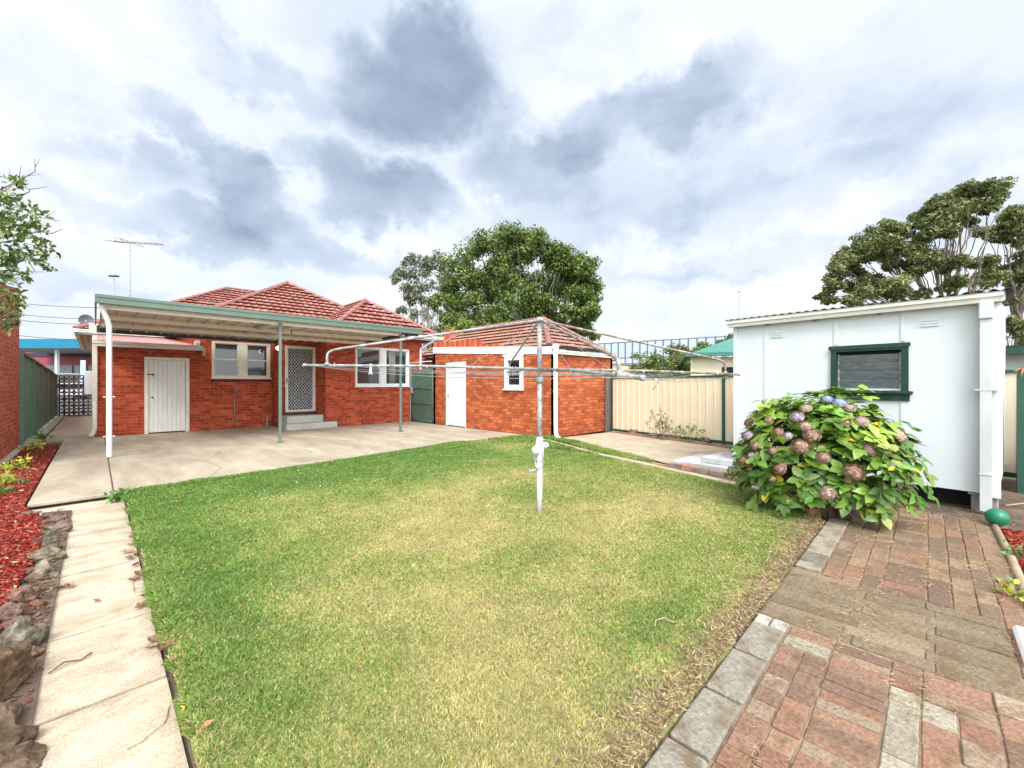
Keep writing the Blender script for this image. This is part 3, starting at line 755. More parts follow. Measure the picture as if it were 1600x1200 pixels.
sidewall(wm, 0.04, 15.61, 29.4, 0, 2.52, -1)
sidewall(wm, 0.06, 20.3, 29.4, 2.4, 3.12, -1)
sidewall(wm, 8.9, 13.91, 29.4, 0, 3.12, 1)
wall(wm, 0.17, 2.1, 2.0, 3.12, 20.2, T)
wm.box((0.1, 29.4, 0), (8.9, 29.5, 3.12))
wm.build('wall', BR_HOUSE, house)
# projecting plinth course line and the dark patch under the laundry
pl = MB(HF)
pl.box((5.262, 13.785, .0), (8.905, 13.80, .40)); pl.build('plinth', BR_HOUSE, house); pl = MB(HF); pl.box((0.03, 15.487, 0), (ld0 - .0, 15.5, .34)); pl.build('plinth', BR_HOUSE, house); pl = MB(HF); pl.box((ld1, 15.487, 0), (4.15, 15.5, .30))
pl.build('plinth', BR_HOUSE, house)
# window surrounds
make_window(house, HF, 15.5, w1a, w1b, w1z, w1t, [(w1a + .07, w1a + (w1b - w1a) * .435), (w1a + (w1b - w1a) * .585, w1b - .07)], CREAM, fw=.055, rails=(.5,))
w2 = make_window(house, HF, 13.8, w2a, w2b, w2z, w2t, [(w2a + .06, w2a + (w2b - w2a) * .44), (w2a + (w2b - w2a) * .55, w2b - .09)], WHITE, fw=.06, rails=(), sill=True)
cu = MB(HF); 
for i in range(14):
    a = w2a + (w2b - w2a) * .62 + i * .018
    cu.tube([(a, 13.842, w2z + .09), (a, 13.842, w2t - .09)], .006, 6)
cu.build('curtain', CURTAIN, w2)
bs = MB(HF); bs.box((w1a - .02, 15.46, w1z - .12), (w1b + .02, 15.5, w1z - .036)); bs.build('brick_sill', BR_BLACK, house)
bs = MB(HF); bs.box((w2a - .02, 13.77, w2z - .12), (w2b + .02, 13.80, w2z - .036)); bs.build('brick_sill', BR_HOUSE, house)
# laundry door
df = MB(HF); df.box((ld0, 15.455, 0), (ld0 + .085, 15.53, ldt)); df.box((ld1 - .085, 15.455, 0), (ld1, 15.53, ldt)); df.box((ld0 + .085, 15.455, ldt - .075), (ld1 - .085, 15.53, ldt))
dfo = df.build('door_frame', CREAM, house)
dd = ribdoor(HF, 15.49, ld0 + .09, ld1 - .09, .03, ldt - .08, 8).build('door', DOORW, house)
hb = MB(HF); hb.lathe((ld0 + .17, 15.49, 1.02), [(.012, 0), (.012, .03), (.026, .04), (.026, .06), (.012, .066)], 12, R=Matrix.Rotation(math.pi / 2, 3, 'X')); hb.build('door_knob', DARKST, dd)
hb = MB(HF); hb.bbox((ld0 + .05, 15.44, 1.66), (ld0 + .18, 15.462, 1.685), .004); hb.bbox((ld0 + .17, 15.435, 1.63), (ld0 + .20, 15.46, 1.69), .004); hb.build('latch', DARKST, dd)
# screen door: white frame and a lattice of diamond bars
sf = MB(HF); ya, yb = 14.668, 14.73
sf.box((sd0, ya, sdz), (sd0 + .09, yb, sdt)); sf.box((5.268 - .09, ya, sdz), (5.266, yb, sdt)); sf.box((sd0 + .09, ya, sdt - .09), (5.178, yb, sdt)); sf.box((sd0 + .09, ya, sdz), (5.178, yb, sdz + .06))
sfo = sf.build('screen_door', CREAM, house)
gx0, gx1, gz0, gz1 = sd0 + .09, 5.178, sdz + .06, sdt - .09
bk = MB(HF); bk.box((gx0, 14.715, gz0), (gx1, 14.722, gz1)); bk.build('pane', BLACK, sfo)
lt = MB(HF); sp = 0.085
def clipline(c, k):
    P = []
    for x in (gx0, gx1):
        z = k * (x - gx0) * 1.45 + c
        if gz0 <= z <= gz1: P.append((x, z))
    for z in (gz0, gz1):
        x = gx0 + (z - c) / (k * 1.45)
        if gx0 < x < gx1: P.append((x, z))
    return P[:2] if len(P) >= 2 else None
nn = 0
for k in (1, -1):
    c = gz0 - 2.0
    while c < gz1 + 2.0:
        P = clipline(c, k); c += sp * 1.45
        if P and (Vector(P[0]) - Vector(P[1])).length > .02: lt.tube([(P[0][0], 14.70 + .004 * k, P[0][1]), (P[1][0], 14.70 + .004 * k, P[1][1])], .0075, 4, False)
lt.build('lattice', WHITE, sfo)
hd = MB(HF); hd.bbox((sd0 + .02, 14.63, sdz + .93), (sd0 + .06, 14.668, sdz + 1.1), .006); hd.bbox((sd0 + .03, 14.60, sdz + 1.0), (sd0 + .13, 14.622, sdz + 1.03), .005); hd.build('handle', GALV, sfo)
# threshold (dark red) and concrete steps
th = MB(HF); th.box((4.18, 14.52, sdz - .06), (5.268, 14.70, sdz - .002)); th.build('threshold', plain('dark red paint', (0.10, 0.02, 0.02), rough=.4), house)
st = MB(HF); st.bbox((4.16, 13.93, .0), (5.262, 14.69, .40), .012); st.bbox((4.04, 13.55, 0), (5.55, 13.925 if False else 13.78, .19), .012); st.box((4.04, 13.78, 0), (5.258, 13.93, .188))
stp = st.build('steps', CONCG, house)
hr = MB(HF); hr.tube([(4.30, 14.62, .44), (4.30, 14.60, 1.28)], .014, 8); hr.tube([(4.30, 14.60, 1.28), (4.02, 14.62, 1.34)], .012, 8); hr.build('handrail', BROWNST, house)
# fascia, eaves, gutters
EZ = 3.15
ro = MB(HF)
def soffit(m, x0, y0, x1, y1): m.box((x0, y0, EZ - .03), (x1, y1, EZ - .01))
soffit(ro, 1.75, 15.12, 9.4, 19.8); soffit(ro, 5.36, 13.42, 9.44, 15.12); soffit(ro, -.38, 19.82, 9.4, 29.9)
ro.build('soffit', CREAM, house)
fa = MB(HF)
fa.box((-.38, 19.79, EZ - .10), (1.8, 19.82, EZ + .06)); fa.box((-.40, 19.82, EZ - .10), (-.38, 29.9, EZ + .06))
fa.box((5.36, 13.40, EZ - .10), (9.44, 13.42, EZ + .06)); fa.box((9.42, 13.42, EZ - .10), (9.44, 29, EZ + .06))
fa.build('fascia', WHITE, house)
gt = MB(); gutter(gt, (-.42, 19.79, EZ + .06), (1.9, 19.79, EZ + .06), out=(0, -1, 0)); gutter(gt, (-.40, 30, EZ + .06), (-.40, 19.68, EZ + .06), out=(-1, 0, 0))
gutter(gt, (5.3, 13.40, EZ + .06), (9.5, 13.40, EZ + .06), out=(0, -1, 0)); gutter(gt, (9.44, 13.3, EZ + .06), (9.44, 29, EZ + .06), out=(1, 0, 0)); gt.build('gutter', GUTTER, house)
# roofs
def hip(part, x0, x1, y0, apex, ridge_end, left=True, right=True, mat=TILE):
    m = MB(); z = EZ + .05; a = Vector(apex); e = Vector(ridge_end)
    tile_slope(m, (x0, y0, z), (x1, y0, z), a, a)
    back_l = Vector((x0, e.y + (e.y - e.y), z)); 
    tile_slope(m, (x1, y0, z), (x1, e.y, z), a, e); tile_slope(m, (x0, e.y, z), (x0, y0, z), e, a)
    o = m.build('roof', mat, house)
    c = MB(); caps(c, (x0, y0, z + .05), a + Vector((0, 0, .05))); caps(c, (x1, y0, z + .05), a + Vector((0, 0, .05))); caps(c, a + Vector((0, 0, .05)), e + Vector((0, 0, .05))); c.build('ridge_cap', TILECAP, o)
    return o
hip('rear', 1.72, 9.55, 15.08, (5.68, 19.0, 5.60), (5.68, 24.0, 5.60))
hip('wing', 5.32, 9.5, 13.37, (7.41, 15.46, 4.60), (7.41, 18.6, 4.60))
m = MB(); z = EZ + .05; a = Vector((4.66, 24.9, 6.18)); e = Vector((6.9, 24.9, 6.18))
tile_slope(m, (-.44, 19.78, z), (11.9, 19.78, z), a, e); tile_slope(m, (-.44, 30, z), (-.44, 19.78, z), a, a); tile_slope(m, (11.9, 19.78, z), (11.9, 30, z), e, e); tile_slope(m, (11.9, 30, z), (-.44, 30, z), e, a)
o = m.build('roof', TILE, house)
c = MB(); u5 = Vector((0, 0, .05))
for p in ((-.44, 19.78, z), (-.44, 30, z)): caps(c, Vector(p) + u5, a + u5)
for p in ((11.9, 19.78, z), (11.9, 30, z)): caps(c, Vector(p) + u5, e + u5)
caps(c, a + u5, e + u5); c.build('ridge_cap', TILECAP, o)
# laundry skillion roof, corrugated, with its own gutter
lr = MB(); sl = (3.06 - 2.53) / 4.5
corrugated(lr, (-.02, 15.22, 2.53), (1, 0, 0), 2.16, (0, 1, sl), 4.6, (0, -sl, 1), th=.004); lr.build('laundry_roof', PINKROOF, house)
g2 = MB(); gutter(g2, (-.06, 15.30, 2.515), (2.26, 15.30, 2.515), h=.13, w=.13, out=(0, -1, 0)); g2.box((2.262, 15.14, 2.24), (2.30, 15.49, 2.47)); g2.build('gutter', GUTTER, house)
bx = MB(); bx.bbox((2.08, 15.28, 2.5), (2.2, 15.49, 2.68), .01); bx.build('rainwater_head', CREAM, house)
# downpipes
dp = downpipe([(9.2, 13.33, 3.14), (9.1, 13.45, 3.0), (8.83, 13.74, 2.78), (8.80, 13.75, 2.70), (8.80, 13.75, .05)], .045, brackets=(1.2, 2.2)); dp.build('downpipe', WHITE, house)
dp = MB(); dp.box((-.06, 15.40, .95), (.035, 15.50, 2.95)); dp.box((-.12, 15.36, 2.72), (.05, 15.52, 2.98)); dp.tube([(-.01, 15.44, .95), (-.01, 15.44, .25), (-.04, 15.42, .1), (-.12, 15.36, .04)], .05, 12); dp.build('downpipe', CREAM, house)

# meter box, tap, lamp, dish and antenna
mb_ = MB(); mb_.bbox((-.20, 15.62, 1.12), (.03, 15.95, 1.74), .012); mb_.box((-.206, 15.65, 1.15), (-.20, 15.92, 1.71)); mb_.tube([(-.05, 15.75, 1.12), (-.05, 15.75, .75)], .02, 8)
tag(mb_.build('meter_box', WHITE, loc=(-.05, 15.75, 1.4)), 'white meter box on the left side wall of the brick house', 'meter box')
tp = MB(); tx, tz = HX(366.5, 609, 15.45); bxx = tx
tp.tube([(tx, 15.44, .0), (tx, 15.44, tz)], .015, 8); tp.bbox((tx - .05, 15.40, tz), (tx + .09, 15.46, tz + .035), .01); tp.tube([(tx, 15.42, tz + .02), (tx, 15.33, tz + .01), (tx, 15.31, tz - .06)], .013, 8); tp.lathe((tx, 15.42, tz + .06), [(.01, -.03), (.035, 0), (.035, .02), (.01, .03)], 10)
tag(tp.build('garden_tap', RUSTY, loc=(tx, 15.44, 0)), 'rusty garden tap on a thin pipe under the cream window', 'tap')
tm = MB(); a, b = HX(430, 652, 15.2); tm.lathe((3.98, 15.3, .0), [(.07, 0), (.08, .02), (.03, .05), (.03, .22), (.05, .25), (.05, .30), (.02, .33)], 12); tm.tube([(3.98, 15.3, .28), (3.98, 15.16, .26)], .02, 8); tm.tube([(3.9, 15.3, .36), (4.06, 15.3, .36)], .012, 6)
tag(tm.build('standpipe', RUSTY, loc=(3.98, 15.3, 0)), 'low rusty standpipe in the corner beside the concrete steps', 'standpipe')
lx, lz = HX(434.5, 544, 14.55)
lamp = thing('wall_lamp', (lx, 14.68, lz), 'small lit bulb lamp beside the screen door under the carport', 'lamp')
q = MB(); q.lathe((lx, 14.69, lz), [(.05, 0), (.05, .03), (.03, .05), (.03, .08)], 14, R=Matrix.Rotation(math.pi / 2, 3, 'X')); q.build('lamp_base', WHITE, lamp)
bm_, nt, bb = _nt('lit bulb'); bb.inputs['Emission Color'].default_value = (1, .96, .88, 1); bb.inputs['Emission Strength'].default_value = 9; bb.inputs['Base Color'].default_value = (.9, .9, .9, 1)
q = MB(); q.lathe((lx, 14.56, lz), [(.01, -.06), (.04, -.045), (.055, -.01), (.055, .02), (.04, .05), (.01, .065)], 16); q.build('bulb', bm_, lamp)
dx, dy, dz = atd(134, 500, 14.4)
dish = thing('satellite_dish', (dx, dy, dz - .35), 'small grey satellite dish on the left edge of the tiled roof', 'satellite dish')
q = MB(); Rm = Matrix.Rotation(math.radians(-45), 3, 'Z') @ Matrix.Rotation(math.radians(100), 3, 'Y') @ Matrix.Rotation(math.radians(35), 3, 'X'); q.lathe((dx, dy, dz), [(.02, 0), (.09, .01), (.15, .03), (.19, .055), (.195, .05), (.15, .02), (.09, .0), (.02, -.01)], 22, R=Rm); q.build('reflector', plain('dull dish grey', (.15,.165,.19), rough=.7), dish)
q = MB(); q.tube([(dx, dy, dz), (dx + .05, dy + .1, dz - .25), (dx + .05, dy + .15, dz - .75)], .02, 8); q.build('bracket', GALV, dish)
ax, ay, at_ = atd(203, 379, 17.5)
ant = thing('tv_antenna', (ax, ay, 3.3), 'tall television antenna mast standing on the house roof', 'antenna')
q = MB(); q.tube([(ax, ay, 3.3), (ax, ay, at_ + .03)], .02, 8); q.build('mast', GALV, ant)
q = MB(); bxd = Vector((R2 * .98, -R2 * .98 + .15, -.02)).normalized(); side = bxd.cross(Vector((0, 0, 1))).normalized(); c0 = Vector((ax, ay, at_))
q.tube([c0 - bxd * .62, c0 + bxd * 1.3], .012, 6)
for k, (s_, ln) in enumerate([(-.6, .55), (-.4, .5), (-.2, .5), (.0, .75), (.1, .6), (.3, .36), (.5, .34), (.7, .3), (.9, .28), (1.1, .26)]):
    p = c0 + bxd * s_; sg = Vector((0, 0, .22 if k < 3 else .05)); q.tube([p - side * ln + sg * ln, p + side * ln - sg * ln], .007, 5)
for s_ in (-.5, -.25): p = c0 + bxd * s_; q.tube([p, p + Vector((0, 0, .16)) - bxd * .12], .008, 5)
q.build('boom', DARKST, ant)

# ================================================================== CARPORT
cp = thing('carport', (3.3, 12.8, 0), 'flat steel carport on thin green posts over the patio', 'carport')
CX0, CX1, CY0, CY1 = 0.02, 6.98, 10.90, 15.02
zf = lambda y: 2.955 - (y - 10.9) * .028
q = MB()
corrugated(q, (CX0 + .05, CY0 + .03, zf(CY0)), (1, 0, 0), 5.2, (0, 1, -.028), CY1 - CY0 - .05, (0, .028, 1), pitch=.30, amp=-.05, kind='rib', th=.003)
corrugated(q, (CX0 + 5.25, CY0 + .03, zf(CY0)), (1, 0, 0), 1.7, (0, 1, -.028), 2.78, (0, .028, 1), pitch=.30, amp=-.05, kind='rib', th=.003)
q.build('roof_deck', DECK, cp)
q = MB(); q.box((CX0, CY0 - .12, 2.895), (CX1, CY0 + .0, 3.055)); q.box((CX0, CY0 - .135, 3.0), (CX1, CY0 - .12, 3.055)); q.box((CX0, CY0 - .13, 2.895), (CX1, CY0 - .12, 2.91)); q.build('fascia', SAGE, cp)
q = MB(); q.box((CX0 - .03, CY0 - .12, 2.90), (CX0, CY1, 3.05)); q.build('side_fascia', SAGE, cp)
q = MB(); q.box((CX1, CY0 - .10, 2.90), (CX1 + .04, 13.7, 3.02)); q.box((6.60, 11.06, 2.84), (6.68, 13.6, 2.93)); q.box((6.40, 10.98, 2.86), (6.96, 11.04, 2.93)); q.build('rafter', DARKST, cp)
q = MB(); q.box((CX0, CY1, 2.72), (5.25, CY1 + .05, 2.90)); q.build('rear_fascia', DARKST, cp)
for (yb_, zb_) in ((11.0, 2.815), (12.38, 2.775), (13.56, 2.735)):
    q = MB(); q.box((.10, yb_, zb_), (6.50, yb_ + .05, zf(yb_) - .055)); q.build('purlin', PURLIN, cp)
q = MB()
for xb in (2.95, 3.45): q.box((xb, 11.06, 2.80), (xb + .08, 14.9, 2.86))
q.build('cross_beam', DECK, cp)
for (px_, w_) in ((3.12, .031), (6.33, .031)):
    q = MB(); q.bbox((px_ - w_, 10.90 - w_ + .05, -.0), (px_ + w_, 10.90 + w_ + .05, 2.86), .006); q.bbox((px_ - .07, 10.88, 0.0), (px_ + .07, 11.02, .008), .002); q.build('post', SAGE, cp)
q = MB(); q.tube([(.09, 10.93, 2.94), (.09, 10.93, 2.82), (.16, 10.98, 2.62), (.185, 11.0, 2.5), (.185, 11.0, .06), (.185, 10.97, .0)], .043, 14)
for z_ in (.4, 1.15): q.box((.10, 10.99, z_), (.27, 11.02, z_ + .015))
q.build('downpipe', WHITE, cp)
q = MB(); q.tube([(3.66, 11.9, 2.84), (3.66, 11.9, 2.68)], .012, 6); q.build('hook', plain('red oxide', (.35, .06, .03)), cp)

# ================================================================== GARAGE
GF = Frame(8.4, 12.3, -math.pi / 2)       # local x runs from the far corner towards the viewer
GL = 12.3 - 6.85
gar = thing('brick_garage', (8.4, 9.5, 0), 'orange brick outbuilding with stepped parapet, white door and small window', 'outbuilding')
ga = lambda px, py: GF.at(px, py)
gd0, _ = ga(697, 600); gd1, _ = ga(728, 600); gdt = ga(712, 566)[1]
gw0, gwt = ga(789, 555); gw1, gwb = ga(818, 608)
print('gar door', gd0, gd1, gdt, 'win', gw0, gw1, gwb, gwt)
zb0, zt0, zb1, zt1 = 2.47, 2.69, 2.17, 2.375     # white band, far and near end
lerp = lambda a, b, t: a + (b - a) * t
q = MB(GF)
wall(q, 0, GL, 0, 2.17, 0, T, [(gd0, gd1, 0, min(gdt, 2.13)), (gw0 + .03, gw1 - .03, gwb + .02, min(gwt, 2.16) - .02)])
q.face([(0, 0, 2.17), (GL, 0, 2.17), (GL, 0, zb1 + .01), (0, 0, zb0 + .02)])
gar_w = q
sw = MB(Frame(8.4, 6.85, 0)); wall(sw, 0.0, 2.8, 0, 2.2, 0, T)
for s_ in (sw,):
    b = len(q.v); q.v += s_.v; q.f += [tuple(i + b for i in f) for f in s_.f]; q.uv += s_.uv; q.col += s_.col; q.smooth += s_.smooth
s_ = MB(Frame(11.2, 6.85, math.pi / 2)); wall(s_, 0.0, GL, 0, 2.2, 0, T)
b = len(q.v); q.v += s_.v; q.f += [tuple(i + b for i in f) for f in s_.f]; q.uv += s_.uv; q.col += s_.col; q.smooth += s_.smooth
s_ = MB(Frame(11.2, 12.3, math.pi)); wall(s_, 0.0, 2.8, 0, 2.5, 0, T)
b = len(q.v); q.v += s_.v; q.f += [tuple(i + b for i in f) for f in s_.f]; q.uv += s_.uv; q.col += s_.col; q.smooth += s_.smooth
q.build('wall', BR_GAR, gar)
q = MB(GF)
y_ = -.02
P = [(0, zb0), (GL + .01, zb1), (GL + .01, zt1), (0, zt0)]
q.face([(x, y_, z) for x, z in P]); q.face([(x, .11, z) for x, z in P[::-1]])
for i in range(4):
    (x0, z0), (x1, z1) = P[i], P[(i + 1) % 4]; q.face([(x0, .11, z0), (x1, .11, z1), (x1, y_, z1), (x0, y_, z0)][::-1])
q.build('band', WHITE, gar)
q = MB(GF)
def zband(x): return lerp(zt0, zt1, x / GL)
sx = [ga(p, 600)[0] for p in (675.5, 712, 750, 779)]; tops = [(ga(693, 532.5)[1]), ga(730, 530)[1], ga(765, 537)[1]]
print('parapet', sx, tops)
sx[0] = 0
for i in range(3):
    x0, x1 = sx[i], sx[i + 1]; k = max(1, round((x1 - x0) / .09)); w_ = (x1 - x0) / k
    for j in range(k):
        a = x0 + j * w_; zt = tops[i] - (a - x0) * .045 + random.uniform(-.006, .006)
        q.bbox((a + .002, -.005, min(zband(a), zband(a + w_)) - .03), (a + w_ - .002, .105, zt), .006)
PAR = attr_mat('parapet brick', .85, 0, .5, 30, .4)
cols = [(.42, .09, .035), (.52, .13, .05), (.36, .07, .03), (.58, .17, .07)]
for i in range(0, len(q.v), 1): pass
nb = 0; q.col = []
for fi, f in enumerate(q.f):
    cc = cols[(fi // 26 * 7 + fi // 26 // 3) % 4]; q.col += [cc] * len(f)
q.build('parapet', PAR, gar)
# roof, gutter on the side facing the lawn
q = MB(); corrugated(q, (8.50, 6.80, 2.27), (1, 0, 0), 2.75, (0, 1, .055), 5.4, (0, -.055, 1), th=.004); q.build('roof', plain('weathered roof sheet', (.36, .34, .31), (.22, .2, .18), 4, .6), gar)
q = MB(); gutter(q, (8.36, 6.84, 2.28), (11.24, 6.84, 2.28), h=.10, w=.11, out=(0, -1, 0)); q.build('gutter', GUTTER, gar)
# door
gdt = min(gdt, 2.13)
q = MB(GF); q.box((gd0, -.01, 0.0), (gd0 + .04, .07, gdt)); q.box((gd1 - .04, -.01, 0), (gd1, .07, gdt)); q.box((gd0 + .04, -.01, gdt - .16), (gd1 - .04, .07, gdt)); q.build('door_frame', WHITE, gar)
q = MB(GF); q.bbox((gd0 + .042, .01, .02), (gd1 - .042, .05, gdt - .165), .004); d_ = q.build('door', WHITE, gar)
q = MB(GF); q.lathe((gd0 + .14, .01, 1.02), [(.012, 0), (.012, .03), (.024, .04), (.024, .055), (.01, .06)], 12, R=Matrix.Rotation(math.pi / 2, 3, 'X')); q.build('door_knob', GALV, d_)
# small window with wide painted frame and security bars
q = MB(GF); fw = .13
q.box((gw0, -.035, gwb), (gw0 + fw, .04, gwt)); q.box((gw1 - fw, -.035, gwb), (gw1, .04, gwt)); q.box((gw0 + fw, -.035, gwt - .16), (gw1 - fw, .04, gwt)); q.box((gw0 + fw, -.035, gwb), (gw1 - fw, .04, gwb + .12))
q.box((gw0 - .05, -.05, gwt - .05), (gw1 + .05, -.036, gwt + .01))
w_ = q.build('window', WHITE, gar)
q = MB(GF); q.box((gw0 + fw, .03, gwb + .12), (gw1 - fw, .036, gwt - .16)); q.build('pane', GLASSD, w_)
q = MB(GF); q.bbox((gw0 - .05, -.08, gwb - .04), (gw1 + .05, -.02, gwb - .001), .006); q.build('sill', WHITE, w_)
q = MB(GF); zc_ = (gwb + gwt) / 2
for k in range(3): q.tube([(gw0 + fw, .0, zc_ - .06 + k * .09), (gw1 - fw, .0, zc_ - .06 + k * .09)], .006, 6)
for k in range(3): q.tube([(gw0 + fw + .07 + k * .11, .0, zc_ - .12), (gw0 + fw + .07 + k * .11, .0, zc_ + .16)], .006, 6)
q.build('security_bar', WHITE, w_)
def vent(parent, fr, x, z, mat, w=.22, h=.13, y=0.0, n=2):
    q = MB(fr); q.box((x - w / 2, y - .006, z - h / 2), (x + w / 2, y + .004, z + h / 2))
    for k in range(n):
        for j in range(5): q.box((x - w / 2 + .015 + j * (w - .02) / 5, y - .010, z - h / 2 + .012 + k * h / n), (x - w / 2 + .03 + j * (w - .02) / 5, y - .006, z - h / 2 + (k + 1) * h / n - .01))
    return q.build('air_vent', mat, parent)
VENT = plain('red vent', (.30, .05, .03), (.22, .035, .02), 9, .8)
vx, vz = ga(834, 565); vent(gar, GF, vx, vz, VENT)
SFm = Frame(8.4, 6.85, 0)
for p, y in ((885.5, 565), (935, 567.5)):
    vx, vz = SFm.at(p, y); vent(gar, SFm, vx, vz, VENT, w=.24)
q = MB(); q.lathe((8.36, 6.78, 2.28), [(.07, -.02), (.09, .02), (.09, .12), (.05, .14)], 12)
q.tube([(8.34, 6.76, 2.28), (8.34, 6.76, .32), (8.33, 6.74, .14), (8.28, 6.68, .07), (8.17, 6.52, .05)], .055, 14); q.box((8.33, 6.77, 1.2), (8.41, 6.84, 1.22)); q.build('downpipe', WHITE, gar)

# gate between house and garage
gt = thing('metal_gate', (8.38, 13.05, 0), 'dark green sheet metal gate between the house and the brick outbuilding', 'gate')
q = MB(); q.box((8.385, 12.36, .08), (8.395, 13.66, 1.9)); q.build('panel', GATEG, gt)
q = MB()
for a, b in (((8.37, 12.33, .05), (8.37, 12.33, 1.93)), ((8.37, 13.69, .05), (8.37, 13.69, 1.93)), ((8.37, 12.33, 1.93), (8.37, 13.69, 1.93)), ((8.37, 12.33, .07), (8.37, 13.69, .07)), ((8.37, 12.33, .70), (8.37, 13.69, .70)), ((8.37, 12.33, 1.25), (8.37, 13.69, 1.25))): q.tube([a, b], .02, 8)
q.build('frame', GATEG, gt)
q = MB(); q.bbox((8.30, 13.56, 1.08), (8.36, 13.68, 1.28), .01); q.bbox((8.31, 13.5, 1.05), (8.35, 13.6, 1.10), .01); q.build('latch', GALV, gt)
q = MB(); q.tube([(8.35, 13.74, .0), (8.35, 13.74, 2.20), (8.35, 12.34, 2.20)], .016, 8); q.build('hoop', WHITE, gt)

# ================================================================== WHITE SHED
SF = Frame(7.153, 2.166, math.atan2(-.995, -.1007)); SL = 2.71; SD = 3.0
shed = thing('garden_shed', (7.0, .8, 0), 'white fibro shed with green louvre window behind the hydrangea', 'shed')
sz0, sz1 = .20, 2.32
wa, wt = SF.at(1299, 543); wb, wz = SF.at(1420, 613)
print('shed win', wa, wb, wz, wt)
wt = (wt + SF.at(1418, 539)[1]) / 2
q = MB(SF)
wall(q, 0, SL, sz0, sz1, 0, .06, [(wa + .05, wb - .05, wz + .04, wt - .05)])
q.face([(0, SD, sz0), (0, 0.0, sz0), (0, 0.0, sz1), (0, SD, sz1 + .25)]); q.face([(SL, 0, sz0), (SL, SD, sz0), (SL, SD, sz1 + .25), (SL, 0, sz1)])
q.face([(.06, SD, sz0), (.06, 0.06, sz0), (.06, 0.06, sz1), (.06, SD, sz1 + .25)][::-1]); q.face([(SL - .06, .06, sz0), (SL - .06, SD, sz0), (SL - .06, SD, sz1 + .25), (SL - .06, .06, sz1)][::-1])
q.face([(SL, SD, sz0), (0, SD, sz0), (0, SD, sz1 + .25), (SL, SD, sz1 + .25)]); q.face([(0, 0.06, sz0 + .01), (SL, 0.06, sz0 + .01), (SL, SD, sz0 + .01), (0, SD, sz0 + .01)])
q.build('wall', SHEDWHITE, shed)
q = MB(SF)
for p in (1197, 1306, 1411):
    x = SF.at(p, 600)[0]
    for za_, zb_ in ([(wt + .04, sz1 - .02), (sz0, wz - .12)] if wa - .05 < x < wb + .05 else [(sz0, sz1 - .02)]):
        q = MB(SF); q.box((x - .02, -.012, za_), (x + .02, -.001, zb_)); q.build('cover_strip', SHEDWHITE, shed)
q = MB(SF); q.box((-.015, -.022, sz0 - .02), (.04, -.001, sz1 - .02)); q.build('cover_strip', SHEDWHITE, shed); q = MB(SF); q.box((SL - .075, -.03, sz0 - .03), (SL + .02, -.001, sz1 - .02)); q.box((SL - .16, -.012, sz0), (SL - .078, -.001, sz1 - .02))
q.build('cover_strip', SHEDWHITE, shed)
q = MB(SF); gw = .0
def glerp(t): return lerp(2.335, 2.335, t)
a = SF.o + SF.x * -.07 + SF.y * -.01 + Vector((0, 0, 2.385)); b = SF.o + SF.x * (SL + .04) - SF.y * .01 + Vector((0, 0, 2.375))
q = MB(); gutter(q, a, b, h=.095, w=.12, out=-SF.y); q.build('gutter', GUTTER, shed)
q = MB(SF); q.box((-.08, .0, 2.30), (SL + .05, .02, 2.40)); q.build('fascia', WHITE, shed)
q = MB(); sl = .09; corrugated(q, SF.o + SF.x * -.12 - SF.y * .10 + Vector((0, 0, 2.405)), SF.x, SL + .22, SF.y + Vector((0, 0, sl)), SD + .3, Vector((0, 0, 1)) - SF.y * sl, pitch=.10, amp=.013, th=.006)
q.build('roof', plain('rusty dark roof sheet', (.07, .06, .055), (.035, .03, .028), 6, .7), shed)
for x in (.45, 1.05, 1.72): q = MB(SF); q.box((x, -.04, 2.275), (x + .035, -.001, 2.285)); q.build('bracket', BROWNST, shed)
# green timber window with louvres
q = MB(SF); fw = .064; dp_ = .05
q.box((wa, -.035, wz), (wa + fw, dp_, wt)); q.box((wb - fw, -.035, wz), (wb, dp_, wt)); q.box((wa + fw, -.035, wt - .06), (wb - fw, dp_, wt)); q.box((wa - .02, -.05, wt - .03), (wb + .02, -.036, wt + .02))
w_ = q.build('window', DGREEN, shed)
q = MB(SF); q.bbox((wa - .04, -.08, wz - .02), (wb + .04, .0, wz + .015), .006); q.box((wa - .01, -.03, wz - .105), (wb + .01, -.001, wz - .021)); q.build('sill', DGREEN, w_)
q = MB(SF); q.box((wa + fw, .048, wz + .016), (wb - fw, .052, wt - .06)); q.build('dark_interior', BLACK, w_)
q = MB(SF); nl = 4; x0, x1 = wa + fw + .004, wb - fw - .004; zz0, zz1 = wz + .03, wt - .12; hh = (zz1 - zz0) / nl
q.box((x0, .010, wz + .016), (x0 + .022, .045, zz1 + .03)); q.box((x1 - .022, .010, wz + .016), (x1, .045, zz1 + .03)); q.box((x0, -.01, wz + .016), (x1, .04, wz + .03)); q.build('louvre_frame', GALV, w_)
for k in range(nl):
    q = MB(SF); za = zz0 + k * hh; M = Matrix.Translation((0, .028, za)) @ Matrix.Rotation(math.radians(24), 4, 'X')
    q.box((x0 + .022, -.003, -.012), (x1 - .022, .003, hh + .02), M); q.build('louvre_blade', LOUVRE, w_)
for p, y in ((1214, 523.5), (1453, 505)):
    x, z = SF.at(p, y); q = MB(SF); q.box((x - .10, -.004, z - .045), (x + .10, .0, z + .05))
    for k in range(3): q.box((x - .07, -.014, z - .035 + k * .03), (x + .07, -.004, z - .028 + k * .03), ) ; q.box((x - .07, -.012, z - .028 + k * .03), (x + .07, -.004, z - .022 + k * .03))
    q.build('air_vent', SHEDWHITE, shed)
